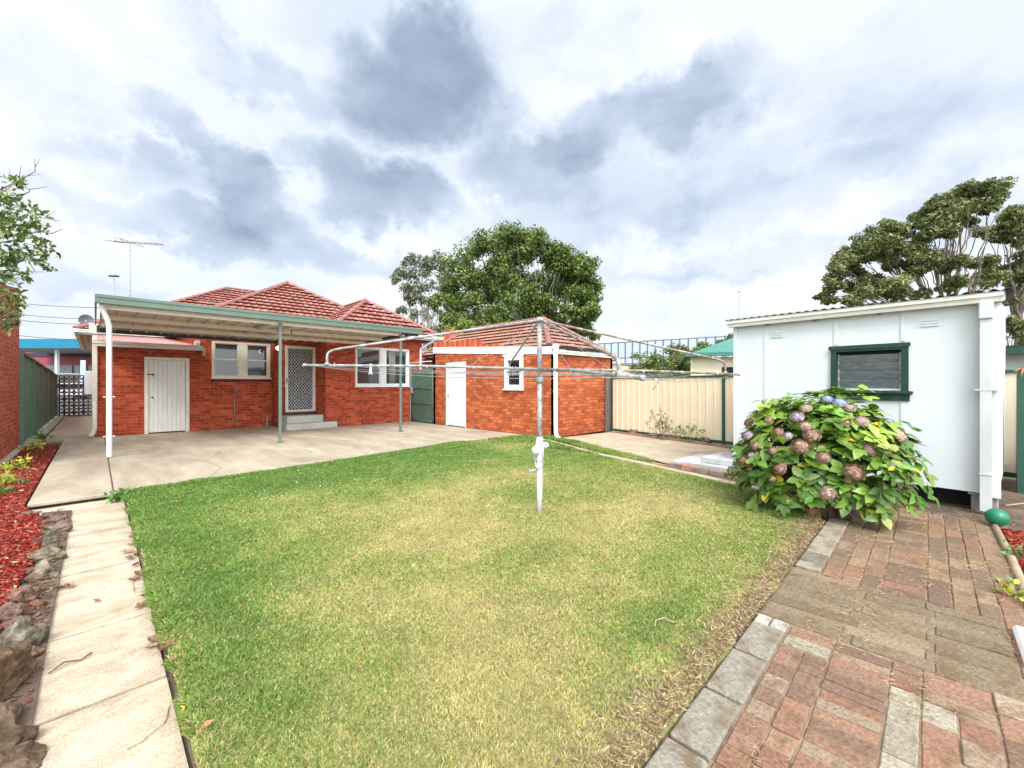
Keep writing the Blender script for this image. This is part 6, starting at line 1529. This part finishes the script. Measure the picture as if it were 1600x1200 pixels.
def build_hyd():
    rg_ = np.random.default_rng(17); Vs = []; Fs = []; Cs = []; base = 0
    nc = 640; P, d = hyd_shell(rg_, nc, .55, 1.0)                 # shoot tips with whorls of leaves
    outer = rg_.random(nc) < .72; P2, d2 = hyd_shell(rg_, nc, .88, 1.02); P = np.where(outer[:, None], P2, P); d = np.where(outer[:, None], d2, d)
    stem = MB(); stem.c = (.18, .12, .07)
    for i in range(nc):
        ax = d[i] * .8 + np.array([0, 0, .75]); ax /= np.linalg.norm(ax); m = rg_.integers(5, 9)
        t1 = np.cross(ax, [0.3, .1, 1]); t1 /= np.linalg.norm(t1); t2 = np.cross(ax, t1); ph = rg_.uniform(0, 6.28)
        a = ph + np.arange(m) * 2.4; rad = np.cos(a)[:, None] * t1 + np.sin(a)[:, None] * t2
        k = rg_.uniform(.1, .55, (m, 1)); D = rad + ax * k; D /= np.linalg.norm(D, axis=1, keepdims=True)
        N = ax - (D @ ax)[:, None] * D; N /= np.linalg.norm(N, axis=1, keepdims=True); N += rg_.normal(0, .18, (m, 3)); N /= np.linalg.norm(N, axis=1, keepdims=True)
        L_ = rg_.uniform(.06, .155, m); W_ = L_ * rg_.uniform(.55, .72, m)
        V, F, s = ovate(m, np.tile(P[i], (m, 1)) - ax * rg_.uniform(0, .05, (m, 1)), D, N, L_, W_, i)
        g = np.array([.10, .215, .03]) if rg_.random() < .5 else np.array([.18, .295, .045]); g = g * rg_.uniform(.6, 1.25)
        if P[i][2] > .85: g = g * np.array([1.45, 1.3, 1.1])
        C = g * rg_.uniform(.8, 1.25, (m, 1)); yel = rg_.random(m) < .025; C[yel] = (.55, .42, .03); ol = rg_.random(m) < .06; C[ol] = (.30, .30, .08)
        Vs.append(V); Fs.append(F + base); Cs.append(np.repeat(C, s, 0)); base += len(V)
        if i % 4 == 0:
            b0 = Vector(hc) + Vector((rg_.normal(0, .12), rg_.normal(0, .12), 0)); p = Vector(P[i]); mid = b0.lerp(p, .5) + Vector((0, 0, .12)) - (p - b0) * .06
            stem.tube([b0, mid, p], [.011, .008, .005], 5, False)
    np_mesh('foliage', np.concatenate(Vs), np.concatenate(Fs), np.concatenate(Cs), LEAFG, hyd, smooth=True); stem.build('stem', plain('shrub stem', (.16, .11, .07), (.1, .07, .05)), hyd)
    # flower heads: domes of little four petalled florets, each at its own place in the photograph
    tones = {'r': [(.38, .21, .17), (.50, .33, .26), (.25, .13, .10), (.30, .22, .12)], 'p': [(.48, .34, .28), (.60, .46, .37), (.34, .22, .17), (.42, .36, .22)], 'm': [(.38, .31, .40), (.50, .44, .52), (.34, .22, .26)], 'b': [(.22, .31, .48), (.30, .39, .54), (.36, .36, .46)], 'l': [(.55, .53, .60), (.44, .38, .46), (.38, .25, .25)]}
    fl = [(1169, 657, 'r', 20), (1165, 678, 'm', 20), (1199, 652, 'r', 18), (1214, 672, 'r', 18), (1245, 648, 'm', 24), (1259, 634, 'p', 20), (1293, 620, 'b', 20), (1314, 626, 'b', 24), (1330, 634, 'p', 20), (1321, 657, 'r', 20), (1350, 656, 'p', 26), (1258, 663, 'p', 22), (1269, 677, 'r', 28), (1230, 678, 'l', 15), (1250, 695, 'r', 30), (1205, 702, 'r', 16), (1176, 694, 'r', 18), (1170, 710, 'm', 14), (1156, 716, 'r', 22), (1216, 730, 'r', 24), (1287, 713, 'r', 24), (1361, 700, 'p', 26), (1337, 737, 'r', 32), (1295, 771, 'p', 27), (1407, 677, 'p', 30), (1393, 656, 'b', 16), (1440, 727, 'r', 16), (1203, 747, 'r', 14)]
    fw = Vector((R2, R2, 0)); rt = Vector((R2, -R2, 0)); cen = Vector(hc) + Vector((0, 0, .50))
    for px, py, tn, sz in fl:
        # first hit of the sight line with the bush surface
        l = (px - 800) / F_PX; ray = (fw + rt * l + Vector((0, 0, (600 - py) / F_PX))); best = None
        o_ = Vector((0, 0, CAM_H)) - cen
        t = 2.5
        while t < 6.5:
            p = o_ + ray * t; a, b, c = p.dot(rt) / .92, p.dot(fw) / .74, p.z / .82
            if a * a + b * b + c * c < 1.0: best = t; break
            t += .01
        if best is None:
            pp = cen - Vector((0, 0, CAM_H)); best = pp.dot(ray) / ray.dot(ray)
        P = Vector((0, 0, CAM_H)) + ray * best; nn_ = (P - cen); nn_.z += .35; nn_.normalize(); nn_ = (nn_ - fw * .15).normalized(); P = P - nn_ * .03; r = sz / F_PX * best * .42
        R = lookrot(nn_); rl = random.Random(px * 7 + py); Vs = []; Fs = []; Cs = []; b = 0; k = 120
        for i in range(k):
            cz = 1 - (i + .5) / k * 1.15; ph = i * 2.39996; sr = math.sqrt(max(0, 1 - cz * cz)); dv = R @ Vector((sr * math.cos(ph), sr * math.sin(ph), cz * .60)); c = P + dv * r * rl.uniform(.86, 1.08)
            t1 = dv.cross(Vector((.2, .3, 1))).normalized(); t2 = dv.normalized().cross(t1); a0 = rl.uniform(0, 1.6); s = r * .21; col = rl.choice(tones[tn]); kk = rl.uniform(.85, 1.3)
            for j in range(4):
                a = a0 + j * math.pi / 2; e1 = t1 * math.cos(a) + t2 * math.sin(a); e2 = t1 * math.cos(a + .78) + t2 * math.sin(a + .78); e3 = t1 * math.cos(a - .78) + t2 * math.sin(a - .78); nd = dv.normalized()
                Vs += [c, c + e3 * s * .75 + nd * s * .1, c + e1 * s * 1.25 - nd * s * .2, c + e2 * s * .75 + nd * s * .1]; Fs.append((b, b + 1, b + 2, b + 3)); b += 4; Cs += [tuple(v * kk for v in col)] * 4
        np_mesh('flower_head', np.array([tuple(v) for v in Vs]), np.array(Fs), np.array(Cs), PETAL, hyd)
build_hyd()
x, y = G(1275, 803); q = MB(); q.c = (.38, .16, .11); M = Matrix.Translation((x, y, .04)) @ Matrix.Rotation(-.6, 4, 'Z')
q.bbox((-.13, -.05, -.05), (.13, .05, .035), .01); q.v = [M @ p for p in q.v]; tag(q.build('loose_brick', PAVER, loc=(x, y, .0)), 'loose red brick lying under the front of the hydrangea', 'brick')

# ================================================================== SMALL SHRUBS
def leafy(name, base, label, cat, stems, leaf, cols, lw=.4, seed=0, group=None, per=26, mat=None, spread=.06, woody=(.2, .15, .1)):
    """small plant: stems = list of tip offsets; narrow leaves set along the outer part of every stem"""
    rl = np.random.default_rng(seed); o = thing(name, base, label, cat, group); B = np.array(base); st = MB(); st.c = woody
    Ps = []; Ds = []; Ns = []; Ls = []; Cs = []
    for tip in stems:
        T = B + np.array(tip); ctl = B + np.array(tip) * .5 + np.array([0, 0, abs(tip[2]) * .12]); pts = [(1 - t) ** 2 * B + 2 * t * (1 - t) * ctl + t * t * T for t in np.linspace(0, 1, 7)]
        st.tube([tuple(p) for p in pts], [.012 * max(.25, 1 - i / 7) * max(.35, min(1.5, np.linalg.norm(tip))) for i in range(7)], 5, False)
        for _ in range(per):
            t = rl.uniform(.3, 1) ** .8; p = (1 - t) ** 2 * B + 2 * t * (1 - t) * ctl + t * t * T + rl.normal(0, spread * .5, 3); d = np.array(tip) / np.linalg.norm(tip) * .7 + rl.normal(0, .6, 3); d /= np.linalg.norm(d)
            n_ = np.cross(d, rl.normal(0, 1, 3)); n_[2] = abs(n_[2]) + .3; n_ -= d * (n_ @ d); n_ /= np.linalg.norm(n_)
            Ps.append(p); Ds.append(d); Ns.append(n_); Ls.append(leaf * rl.uniform(.6, 1.2)); Cs.append(np.array(cols[rl.integers(0, len(cols))]) * rl.uniform(.7, 1.25))
    Ls = np.array(Ls); V, F, s = ovate(len(Ls), np.array(Ps), np.array(Ds), np.array(Ns), Ls, Ls * lw, seed)
    np_mesh('foliage', V, F, np.repeat(np.array(Cs), s, 0), mat or LEAFG, o, smooth=True); st.build('stem', BARK, o); return o
def rstems(n, r, h, seed, up=.5):
    rl = random.Random(seed); return [(r * rl.uniform(.3, 1) * math.cos(a), r * rl.uniform(.3, 1) * math.sin(a), h * rl.uniform(up, 1)) for a in [rl.uniform(0, 6.28) for _ in range(n)]]
x, y = G(1037, 688); rtv = np.array([R2, -R2, 0])
gsh = [(.22, .27, .08), (.30, .34, .10), (.16, .22, .06), (.34, .30, .12)]
st_ = [tuple(rtv * a + np.array([R2, R2, 0]) * b + np.array([0, 0, c])) for a, b, c in [(-.30, 0, .72), (-.42, .05, .45), (-.12, -.1, .66), (.10, .05, .62), (.02, 0, .5), (.35, -.05, .30), (.55, 0, .26), (-.25, .1, .55), (.22, 0, .45), (-.05, .08, .78)]]
leafy('shrub', (x, y, .0), 'taller sparse shrub against the cream fence, left of the green post', 'shrub', st_, .10, gsh, .30, 5, 'small shrubs along the cream fence', per=22)
x, y = G(1078, 693); st_ = [tuple(rtv * a + np.array([0, 0, c])) for a, c in [(-.25, .40), (.12, .42), (.28, .30), (-.05, .5), (.3, .12), (-.35, .22), (.05, .35)]]
leafy('shrub', (x, y, .0), 'lower shrub spreading in front of the green fence post', 'shrub', st_, .10, gsh, .30, 6, 'small shrubs along the cream fence', per=18)
x, y = G(1146, 697); leafy('shrub', (x + .05, y - .1, .0), 'small sprig showing beside the left corner of the white shed', 'shrub', rstems(4, .12, .25, 3), .09, gsh, .35, 7, 'small shrubs along the cream fence', per=8)
ygl = [(.42, .45, .05), (.34, .40, .05), (.52, .50, .08)]; dgl = [(.10, .20, .05), (.14, .26, .06)]
for i, (px, py, r, h, cl, l) in enumerate([(66, 693, .16, .30, dgl, 'dark green seedling at the far end of the red mulch bed'), (50, 705, .24, .24, ygl, 'yellow green plant in front of the far dark seedling'), (20, 736, .24, .20, ygl, 'yellow green plant by the kerb in the middle of the mulch bed'),
        (2, 760, .16, .16, ygl, 'yellow plant at the left edge of the photo on the mulch'), (36, 758, .06, .05, dgl, 'tiny green sprout on the mulch below the yellow plants'), (8, 772, .14, .06, dgl, 'low green sprawling weed at the left edge of the mulch')]):
    x, y = G(px, py, -.02); leafy('garden_plant', (x, y, -.02), l, 'plant', rstems(9, r, h, 30 + i, .3), .07 if r > .1 else .035, cl, .42, 40 + i, 'young plants in the left mulch bed', per=16 if r > .1 else 7)
x, y = G(182, 778, 0); leafy('weed', (x, y, -.03), 'green weed growing from the patio joint at the lawn corner', 'weed', rstems(9, .10, .07, 44, .3), .05, dgl, .8, 47, per=9)
x, y = G(1592, 872); leafy('weed', (x, y, 0), 'small green weed in the right mulch bed', 'weed', rstems(6, .07, .05, 49, .3), .04, dgl, .6, 49, per=8)
x, y = G(1582, 932); leafy('weed', (x, y, 0), 'yellowing weed beside the timber edging at the right edge', 'weed', rstems(6, .08, .05, 51, .3), .05, [(.5, .45, .05), (.2, .3, .06)], .5, 51, per=8)
x, y, z = atd(1600, 578, 5.3); q = MB(); q.c = (.42, .16, .05)
for a, b in (((0, 0, 0), (-.12, .10, -.03)), ((0, 0, 0), (-.10, .03, -.10)), ((0, 0, 0), (.02, -.15, -.05))): q.tube([(x, y, z), (x + b[0] * .5, y + b[1] * .5, z + .01), (x + b[0], y + b[1], z + b[2])], [.012, .014, .002], 5)
tag(q.build('dry_frond', LEAFG, loc=(x, y, z)), 'orange brown dry frond hanging over the green side fence', 'frond')
x, y = G(1590, 792); q = MB(); q.c = (.6, .42, .22); q.tube([(x - .12, y + .1, .02), (x + .1, y - .12, .06)], [.008, .004], 5); tag(q.build('dry_stick', LEAFG, loc=(x, y, 0)), 'pale dry stick lying on the soil right of the shed', 'stick')

# ================================================================== TREES
def limb(st, a, b, r0, r1, seed, sag=.0, n=7):
    rl = random.Random(seed); a, b = Vector(a), Vector(b); ln = (b - a).length; pts = []; rs = []
    for i in range(n + 1):
        t = i / n; p = a.lerp(b, t); k = math.sin(math.pi * t); p = p + Vector((rl.uniform(-1, 1), rl.uniform(-1, 1), rl.uniform(-1, 1))) * ln * .035 * k - Vector((0, 0, sag * ln * k)); pts.append(p); rs.append(r0 + (r1 - r0) * t)
    st.tube(pts, rs, 7, False); return pts
def leaf_clump(rl, c, r, n, size, cols, flat=.6, tone=1.0, upb=.4):
    d = rl.normal(0, 1, (n, 3)); d /= np.linalg.norm(d, axis=1, keepdims=True); rad = rl.random((n, 1)) ** .45
    P = c + d * rad * np.array([r, r, r * flat]); N = d * .6 + np.array([0, 0, upb]) + rl.normal(0, .55, (n, 3)); N /= np.linalg.norm(N, axis=1, keepdims=True)
    D = rl.normal(0, 1, (n, 3)); D -= N * (D * N).sum(1, keepdims=True); D /= np.linalg.norm(D, axis=1, keepdims=True); S_ = np.cross(N, D)
    L_ = size * rl.uniform(.6, 1.3, (n, 1)); W_ = L_ * .42
    V = np.stack([P - D * L_ * .5, P + S_ * W_ * .5, P + D * L_ * .5, P - S_ * W_ * .5], 1)
    C = np.array(cols)[rl.integers(0, len(cols), n)] * rl.uniform(.65, 1.3, (n, 1)) * tone
    return V, C
def tree(name, label, base, H, clumps, trunk_r, fork, leaf, cols, bark, seed, per=260, flat=.6, group=None, depth=1.0, sub=(3, .6), limb_r=.35, gapmul=1.0):
    """clumps: (lateral, height, radius, depth) seen from the viewpoint's side; every clump holds many loose leaves on twigs"""
    rl = np.random.default_rng(seed); rp = random.Random(seed); B = Vector(base); o = thing(name, base, label, 'tree', group); st = MB(); fw = Vector((B.x, B.y, 0)).normalized(); rt = Vector((fw.y, -fw.x, 0))
    F0 = B + Vector((0, 0, fork)); limb(st, B - Vector((0, 0, .3)), F0, trunk_r, trunk_r * .75, seed)
    world = [(Vector(c), r * gapmul) for c, r in clumps]
    # group clumps into main limbs by bearing
    ng = max(3, min(8, len(world) // 4)); key = sorted(range(len(world)), key=lambda i: math.atan2((world[i][0] - F0).dot(rt), world[i][0].z - F0.z)); chunks = [key[i * len(key) // ng:(i + 1) * len(key) // ng] for i in range(ng)]
    Vs = []; Cs = []
    for gi, ch in enumerate(chunks):
        if not ch: continue
        cen = sum((world[i][0] for i in ch), Vector()) / len(ch); end = F0.lerp(cen, .72); P1 = limb(st, F0 - Vector((0, 0, .1 * gi)), end, trunk_r * .55, trunk_r * .25, seed + gi * 3)
        for i in ch:
            c, r = world[i]; s0 = P1[rp.randint(3, 7)]; limb(st, s0, c, trunk_r * limb_r * .55, trunk_r * .06, seed + i * 5)
            tone = rp.uniform(.75, 1.2)
            ns = max(3, int(sub[0] + r * sub[1] * 3))
            for k in range(ns):
                dv = rl.normal(0, 1, 3); dv /= np.linalg.norm(dv); cc = np.array(c) + dv * np.array([1, 1, flat]) * r * rl.uniform(.25, .85); rr_ = r * rl.uniform(.40, .62)
                if k % 2 == 0: limb(st, c, Vector(cc), trunk_r * .05, trunk_r * .015, seed + i + k, n=3)
                V, C = leaf_clump(rl, cc, rr_, int(per / ns * rl.uniform(.7, 1.3)), leaf, cols, flat * 1.1, tone * rl.uniform(.85, 1.15)); Vs.append(V); Cs.append(C)
    V = np.concatenate(Vs); n = len(V); np_mesh('crown', V.reshape(-1, 3), np.arange(n * 4).reshape(n, 4), np.repeat(np.concatenate(Cs), 4, 0), LEAF, o)
    st.build('trunk', bark, o); print(name, n); return o
def crown_px(cx, base_d, items, dscale, seed, infill=.55):
    """clump list measured on the photograph (px, py, radius px) turned into metres at the tree's own distance"""
    rp = random.Random(seed); k = base_d / F_PX; out = []
    its = list(items); nit = len(its)
    if nit > 6:
        for _ in range(int(nit * infill)):
            a = items[rp.randrange(nit)]; near = sorted(items, key=lambda q: (q[0] - a[0]) ** 2 + (q[1] - a[1]) ** 2)[1:7]; b = rp.choice(near); t = rp.uniform(.3, .7)
            its.append((a[0] + (b[0] - a[0]) * t, a[1] + (b[1] - a[1]) * t, a[2] * rp.uniform(.7, .95)))
    for px, py, r in its: dl = rp.uniform(-1, 1) * dscale; out.append((atd(px, py, base_d + dl), r * k))
    return out
GT = [(.12, .185, .04), (.17, .24, .055), (.075, .12, .03), (.22, .27, .07)]
GG = [(.16, .19, .10), (.21, .22, .14), (.11, .13, .08), (.25, .24, .17)]
GO = [(.135, .175, .055), (.19, .215, .07), (.09, .115, .04), (.25, .24, .10)]
# central tree behind the outbuilding
items = [(790, 368, 20), (815, 372, 18), (760, 378, 18), (838, 378, 20), (735, 392, 22), (768, 398, 22), (800, 392, 20), (826, 400, 20), (855, 392, 18), (875, 400, 18), (890, 412, 20), (912, 412, 16), (720, 412, 20), (715, 435, 22), (742, 428, 22), (745, 450, 24), (770, 430, 16),
         (865, 420, 20), (845, 435, 18), (880, 440, 20), (905, 438, 20), (922, 445, 14), (925, 465, 14), (900, 462, 18), (870, 455, 18), (765, 462, 20), (790, 452, 16), (790, 478, 20), (765, 488, 22), (735, 475, 24), (712, 465, 18), (715, 490, 20), (830, 452, 16), (835, 472, 18), (815, 490, 20),
         (850, 488, 16), (890, 485, 12), (912, 482, 16), (928, 485, 12), (915, 505, 14), (925, 522, 12), (740, 505, 22), (770, 510, 22), (800, 508, 18), (705, 512, 18), (725, 530, 24), (760, 535, 24), (700, 450, 14), (690, 470, 14), (905, 425, 16), (805, 425, 22), (820, 442, 20), (788, 430, 20), (845, 458, 18), (860, 475, 16), (870, 500, 16), (830, 500, 16), (880, 515, 14)]
d = 36.0; x, y, _ = atd(830, 600, d)
tree('broad_tree', 'large rounded green tree rising behind the brick outbuilding', (x, y, 0), 15, crown_px(830, d, items, 3.6, 2, .9), .34, 4.0, .30, GT, BARKP, 3, per=900, flat=.75, sub=(6, .6), gapmul=1.35, limb_r=.28)
items = [(640, 412, 12), (655, 405, 12), (675, 402, 14), (690, 408, 12), (625, 425, 10), (618, 435, 8), (645, 430, 14), (665, 425, 13), (690, 428, 14), (635, 450, 12), (655, 448, 13), (680, 448, 14), (700, 440, 12), (640, 470, 10), (660, 468, 14), (685, 470, 14), (640, 490, 12), (665, 492, 14), (690, 492, 14), (625, 486, 8), (655, 512, 18), (680, 515, 18), (635, 520, 14), (615, 500, 9)]
d = 46.0; x, y, _ = atd(668, 600, d)
tree('gum_tree', 'greyish sparse gum tree left of the large rounded tree', (x, y, 0), 15, crown_px(668, d, items, 3.0, 4, .2), .26, 4.5, .34, GG, BARKP, 5, per=300, flat=.8, sub=(5, .4), gapmul=1.2, limb_r=.28)
items = [(722, 505, 14), (705, 512, 12), (738, 512, 12), (715, 525, 16), (735, 528, 14), (700, 530, 12), (750, 530, 10)]
d = 27.0; x, y, _ = atd(722, 600, d)
tree('bright_tree', 'small bright green tree just above the garage parapet', (x, y, 0), 5, crown_px(722, d, items, 1.2, 6), .12, 1.8, .20, [(.20, .28, .04), (.26, .33, .06), (.14, .21, .04)], BARK, 7, per=260, flat=.8, sub=(3, .6))
items = [(630, 525, 16), (612, 535, 14), (650, 535, 16), (675, 540, 16), (600, 545, 12), (690, 528, 14)]
d = 40.0; x, y, _ = atd(645, 600, d)
tree('hedge_tree', 'low dark tree mass right behind the house roof', (x, y, 0), 5, crown_px(645, d, items, 1.5, 8), .2, 2.0, .30, GG, BARK, 9, per=300, flat=.8)
# right hand trees, layered umbrella crowns
items = [(1500, 296, 16), (1520, 298, 20), (1545, 300, 20), (1563, 308, 12), (1478, 312, 16), (1495, 318, 18), (1455, 325, 14), (1470, 332, 18), (1440, 338, 16), (1505, 325, 14), (1488, 345, 18), (1455, 350, 20), (1425, 352, 16), (1395, 352, 14), (1378, 360, 16), (1355, 372, 16), (1345, 385, 14), (1375, 378, 18), (1400, 372, 14), (1415, 388, 18), (1445, 378, 18), (1470, 368, 16), (1385, 395, 16),
         (1320, 398, 16), (1335, 408, 16), (1308, 418, 12), (1350, 402, 12), (1312, 432, 14), (1345, 430, 16), (1370, 436, 18), (1400, 440, 16), (1298, 448, 14), (1285, 462, 10), (1325, 448, 14), (1300, 470, 12), (1330, 470, 12), (1355, 455, 14), (1440, 412, 18), (1465, 402, 16), (1425, 425, 14), (1478, 422, 12), (1500, 405, 10), (1510, 410, 16), (1538, 412, 14), (1555, 420, 12), (1500, 440, 16), (1525, 445, 16), (1545, 438, 16), (1480, 450, 14), (1410, 455, 16), (1440, 458, 14), (1385, 462, 14), (1530, 318, 14), (1550, 322, 12), (1515, 345, 10), (1400, 415, 12)]
d = 25.0; x, y, _ = atd(1480, 600, d)
tree('spreading_tree', 'large spreading layered tree rising behind the white shed', (x, y, 0), 14, crown_px(1480, d, items, 2.8, 10), .26, 4.0, .24, GO, BARK, 11, per=620, flat=.62, sub=(5, .7), gapmul=1.35, limb_r=.28)
items = [(1590, 328, 16), (1610, 330, 20), (1575, 340, 14), (1560, 352, 12), (1600, 350, 18), (1580, 362, 14), (1555, 368, 16), (1540, 360, 14), (1610, 370, 18), (1590, 380, 10), (1570, 372, 10), (1625, 390, 22), (1605, 400, 10), (1590, 420, 12), (1615, 430, 16), (1598, 450, 14), (1640, 350, 22), (1650, 400, 26), (1630, 450, 20), (1575, 470, 10)]
d = 28.0; x, y, _ = atd(1592, 600, d)
tree('tall_tree', 'second tall tree cut off by the right edge of the photo', (x, y, 0), 14, crown_px(1592, d, items, 2.5, 12), .24, 4.6, .26, GO, BARK, 13, per=600, flat=.62, sub=(5, .7), gapmul=1.35, limb_r=.28)
for i, (px, py, r, d, l) in enumerate([(1572, 512, 20, 24, 'dark bushy undergrowth below the right hand trees'), (1600, 520, 20, 23, 'bushy shrub at the right edge below the tall tree')]):
    x, y, _ = atd(px, 600, d); its = [(px + a, py + b, r * .55) for a, b in ((-10, 0), (8, -8), (10, 10), (-6, 14), (0, -14), (14, 0))]
    tree('bush', l, (x, y, 0), 3, crown_px(px, d, its, .8, 20 + i), .08, 1.0, .22, GO, BARK, 21 + i, per=200, flat=.8)
# green shrubs between the cream fence and the road bridge
for i, (px, py, r, d, n, cols, l) in enumerate([(1070, 552, 18, 24, 8, GO, 'tall bushy tree beside the green roofed cottage'), (1100, 545, 12, 27, 5, GT, 'small round tree peeping over the green roof'), (1133, 533, 9, 30, 5, GO, 'tree top showing behind the peak of the green roof'), (1035, 570, 20, 22, 9, GT, 'low shrub behind the left part of the cream fence')]):
    rp = random.Random(i + 60); x, y, _ = atd(px, 600, d); its = [(px + rp.uniform(-1, 1) * r * (1.3 if i != 3 else 1.9), py + rp.uniform(-.8, 1) * r, r * .9) for _ in range(n + 4)]
    tree('background_tree', l, (x, y, 0), 3, crown_px(px, d, its, .9, 60 + i), .1, 1.0, .17, cols, BARK, 61 + i, per=230, flat=.8, group='trees beyond the cream fence')
x, y, _ = atd(1148, 540, 30)
# overhanging tree at the left edge
lt_ = (-1.75, 7.6, 0)
items = [(-30, 300, 40), (15, 310, 17), (40, 335, 20), (62, 340, 12), (10, 350, 24), (30, 360, 20), (55, 372, 14), (78, 388, 12), (70, 360, 9), (15, 390, 22), (40, 400, 14), (5, 420, 22), (35, 430, 12), (55, 405, 10), (20, 455, 16), (5, 480, 20), (25, 485, 12), (78, 420, 7), (-40, 380, 50), (-40, 450, 50), (28, 283, 9), (-10, 500, 22), (66, 398, 8), (20, 503, 10)]
def left_tree():
    d = 5.6; o = thing('citrus_tree', lt_, 'leafy tree branches reaching in from the left edge of the photo', 'tree'); rl = np.random.default_rng(9); st = MB(); B = Vector(lt_)
    F0 = B + Vector((0, 0, 1.6)); limb(st, B - Vector((0, 0, .2)), F0, .10, .08, 1); limb(st, F0, B + Vector((.2, -.3, 2.6)), .07, .05, 2); F1 = B + Vector((.2, -.3, 2.6))
    Vs = []; Fs = []; Cs = []; b = 0; rp = random.Random(4)
    for i, (px, py, r) in enumerate(items):
        dd = d + rp.uniform(-.5, .6); c = np.array(atd(px, py, dd)); rr_ = r / F_PX * dd
        if i % 2 == 0: limb(st, F1 if c[2] > 2.6 else F0, tuple(c), .022, .006, i)
        n = int(5 + 26 * (r / 20) ** 2)
        for k in range(n):
            dv = rl.normal(0, 1, 3); dv /= np.linalg.norm(dv); p = c + dv * rr_ * rl.uniform(.2, 1.05); m = rl.integers(2, 5)
            D = dv * .6 + rl.normal(0, .6, (m, 3)); D /= np.linalg.norm(D, axis=1, keepdims=True); N = rl.normal(0, .5, (m, 3)) + np.array([0, 0, .8]); N -= D * (N * D).sum(1, keepdims=True); N /= np.linalg.norm(N, axis=1, keepdims=True)
            L_ = rl.uniform(.05, .085, m); V, F, s = ovate(m, np.tile(p, (m, 1)), D, N, L_, L_ * .5, i * 99 + k); col = np.array([(.10, .17, .04), (.16, .24, .05), (.24, .30, .08), (.07, .12, .03)][rl.integers(0, 4)]) * rl.uniform(.8, 1.3, (m, 1))
            Vs.append(V); Fs.append(F + b); Cs.append(np.repeat(col, s, 0)); b += len(V)
    np_mesh('foliage', np.concatenate(Vs), np.concatenate(Fs), np.concatenate(Cs), LEAFG, o, smooth=True)
    tw = [[(-10, 300), (25, 285), (42, 275), (55, 268), (54, 248)], [(54, 262), (62, 248)], [(42, 275), (64, 272)], [(25, 285), (45, 296), (74, 292)], [(20, 312), (45, 300), (47, 296)], [(-10, 310), (30, 322), (60, 340), (94, 345)], [(70, 340), (88, 328)], [(60, 360), (80, 365), (98, 358)], [(74, 340), (95, 350)],
          [(-10, 350), (20, 370), (40, 400), (55, 425), (72, 425)], [(40, 380), (75, 388)], [(17, 285), (14, 262)], [(30, 280), (33, 258)], [(-10, 500), (25, 480), (44, 478)], [(10, 500), (30, 495), (40, 492)]]
    for i, t in enumerate(tw):
        dd = d - .1 + .06 * (i % 4); n = len(t); st.tube([atd(a, b_, dd) for a, b_ in t], [.009 - .0055 * k / (n - 1) if n > 2 else .005 - .003 * k for k in range(n)], 5, False)
    limb(st, F1, atd(-10, 300, d - .1), .03, .009, 3); limb(st, F1, atd(-10, 350, d - .1), .03, .009, 4); limb(st, F0, atd(-10, 500, d), .03, .009, 5)
    st.build('trunk', BARK, o)
left_tree()
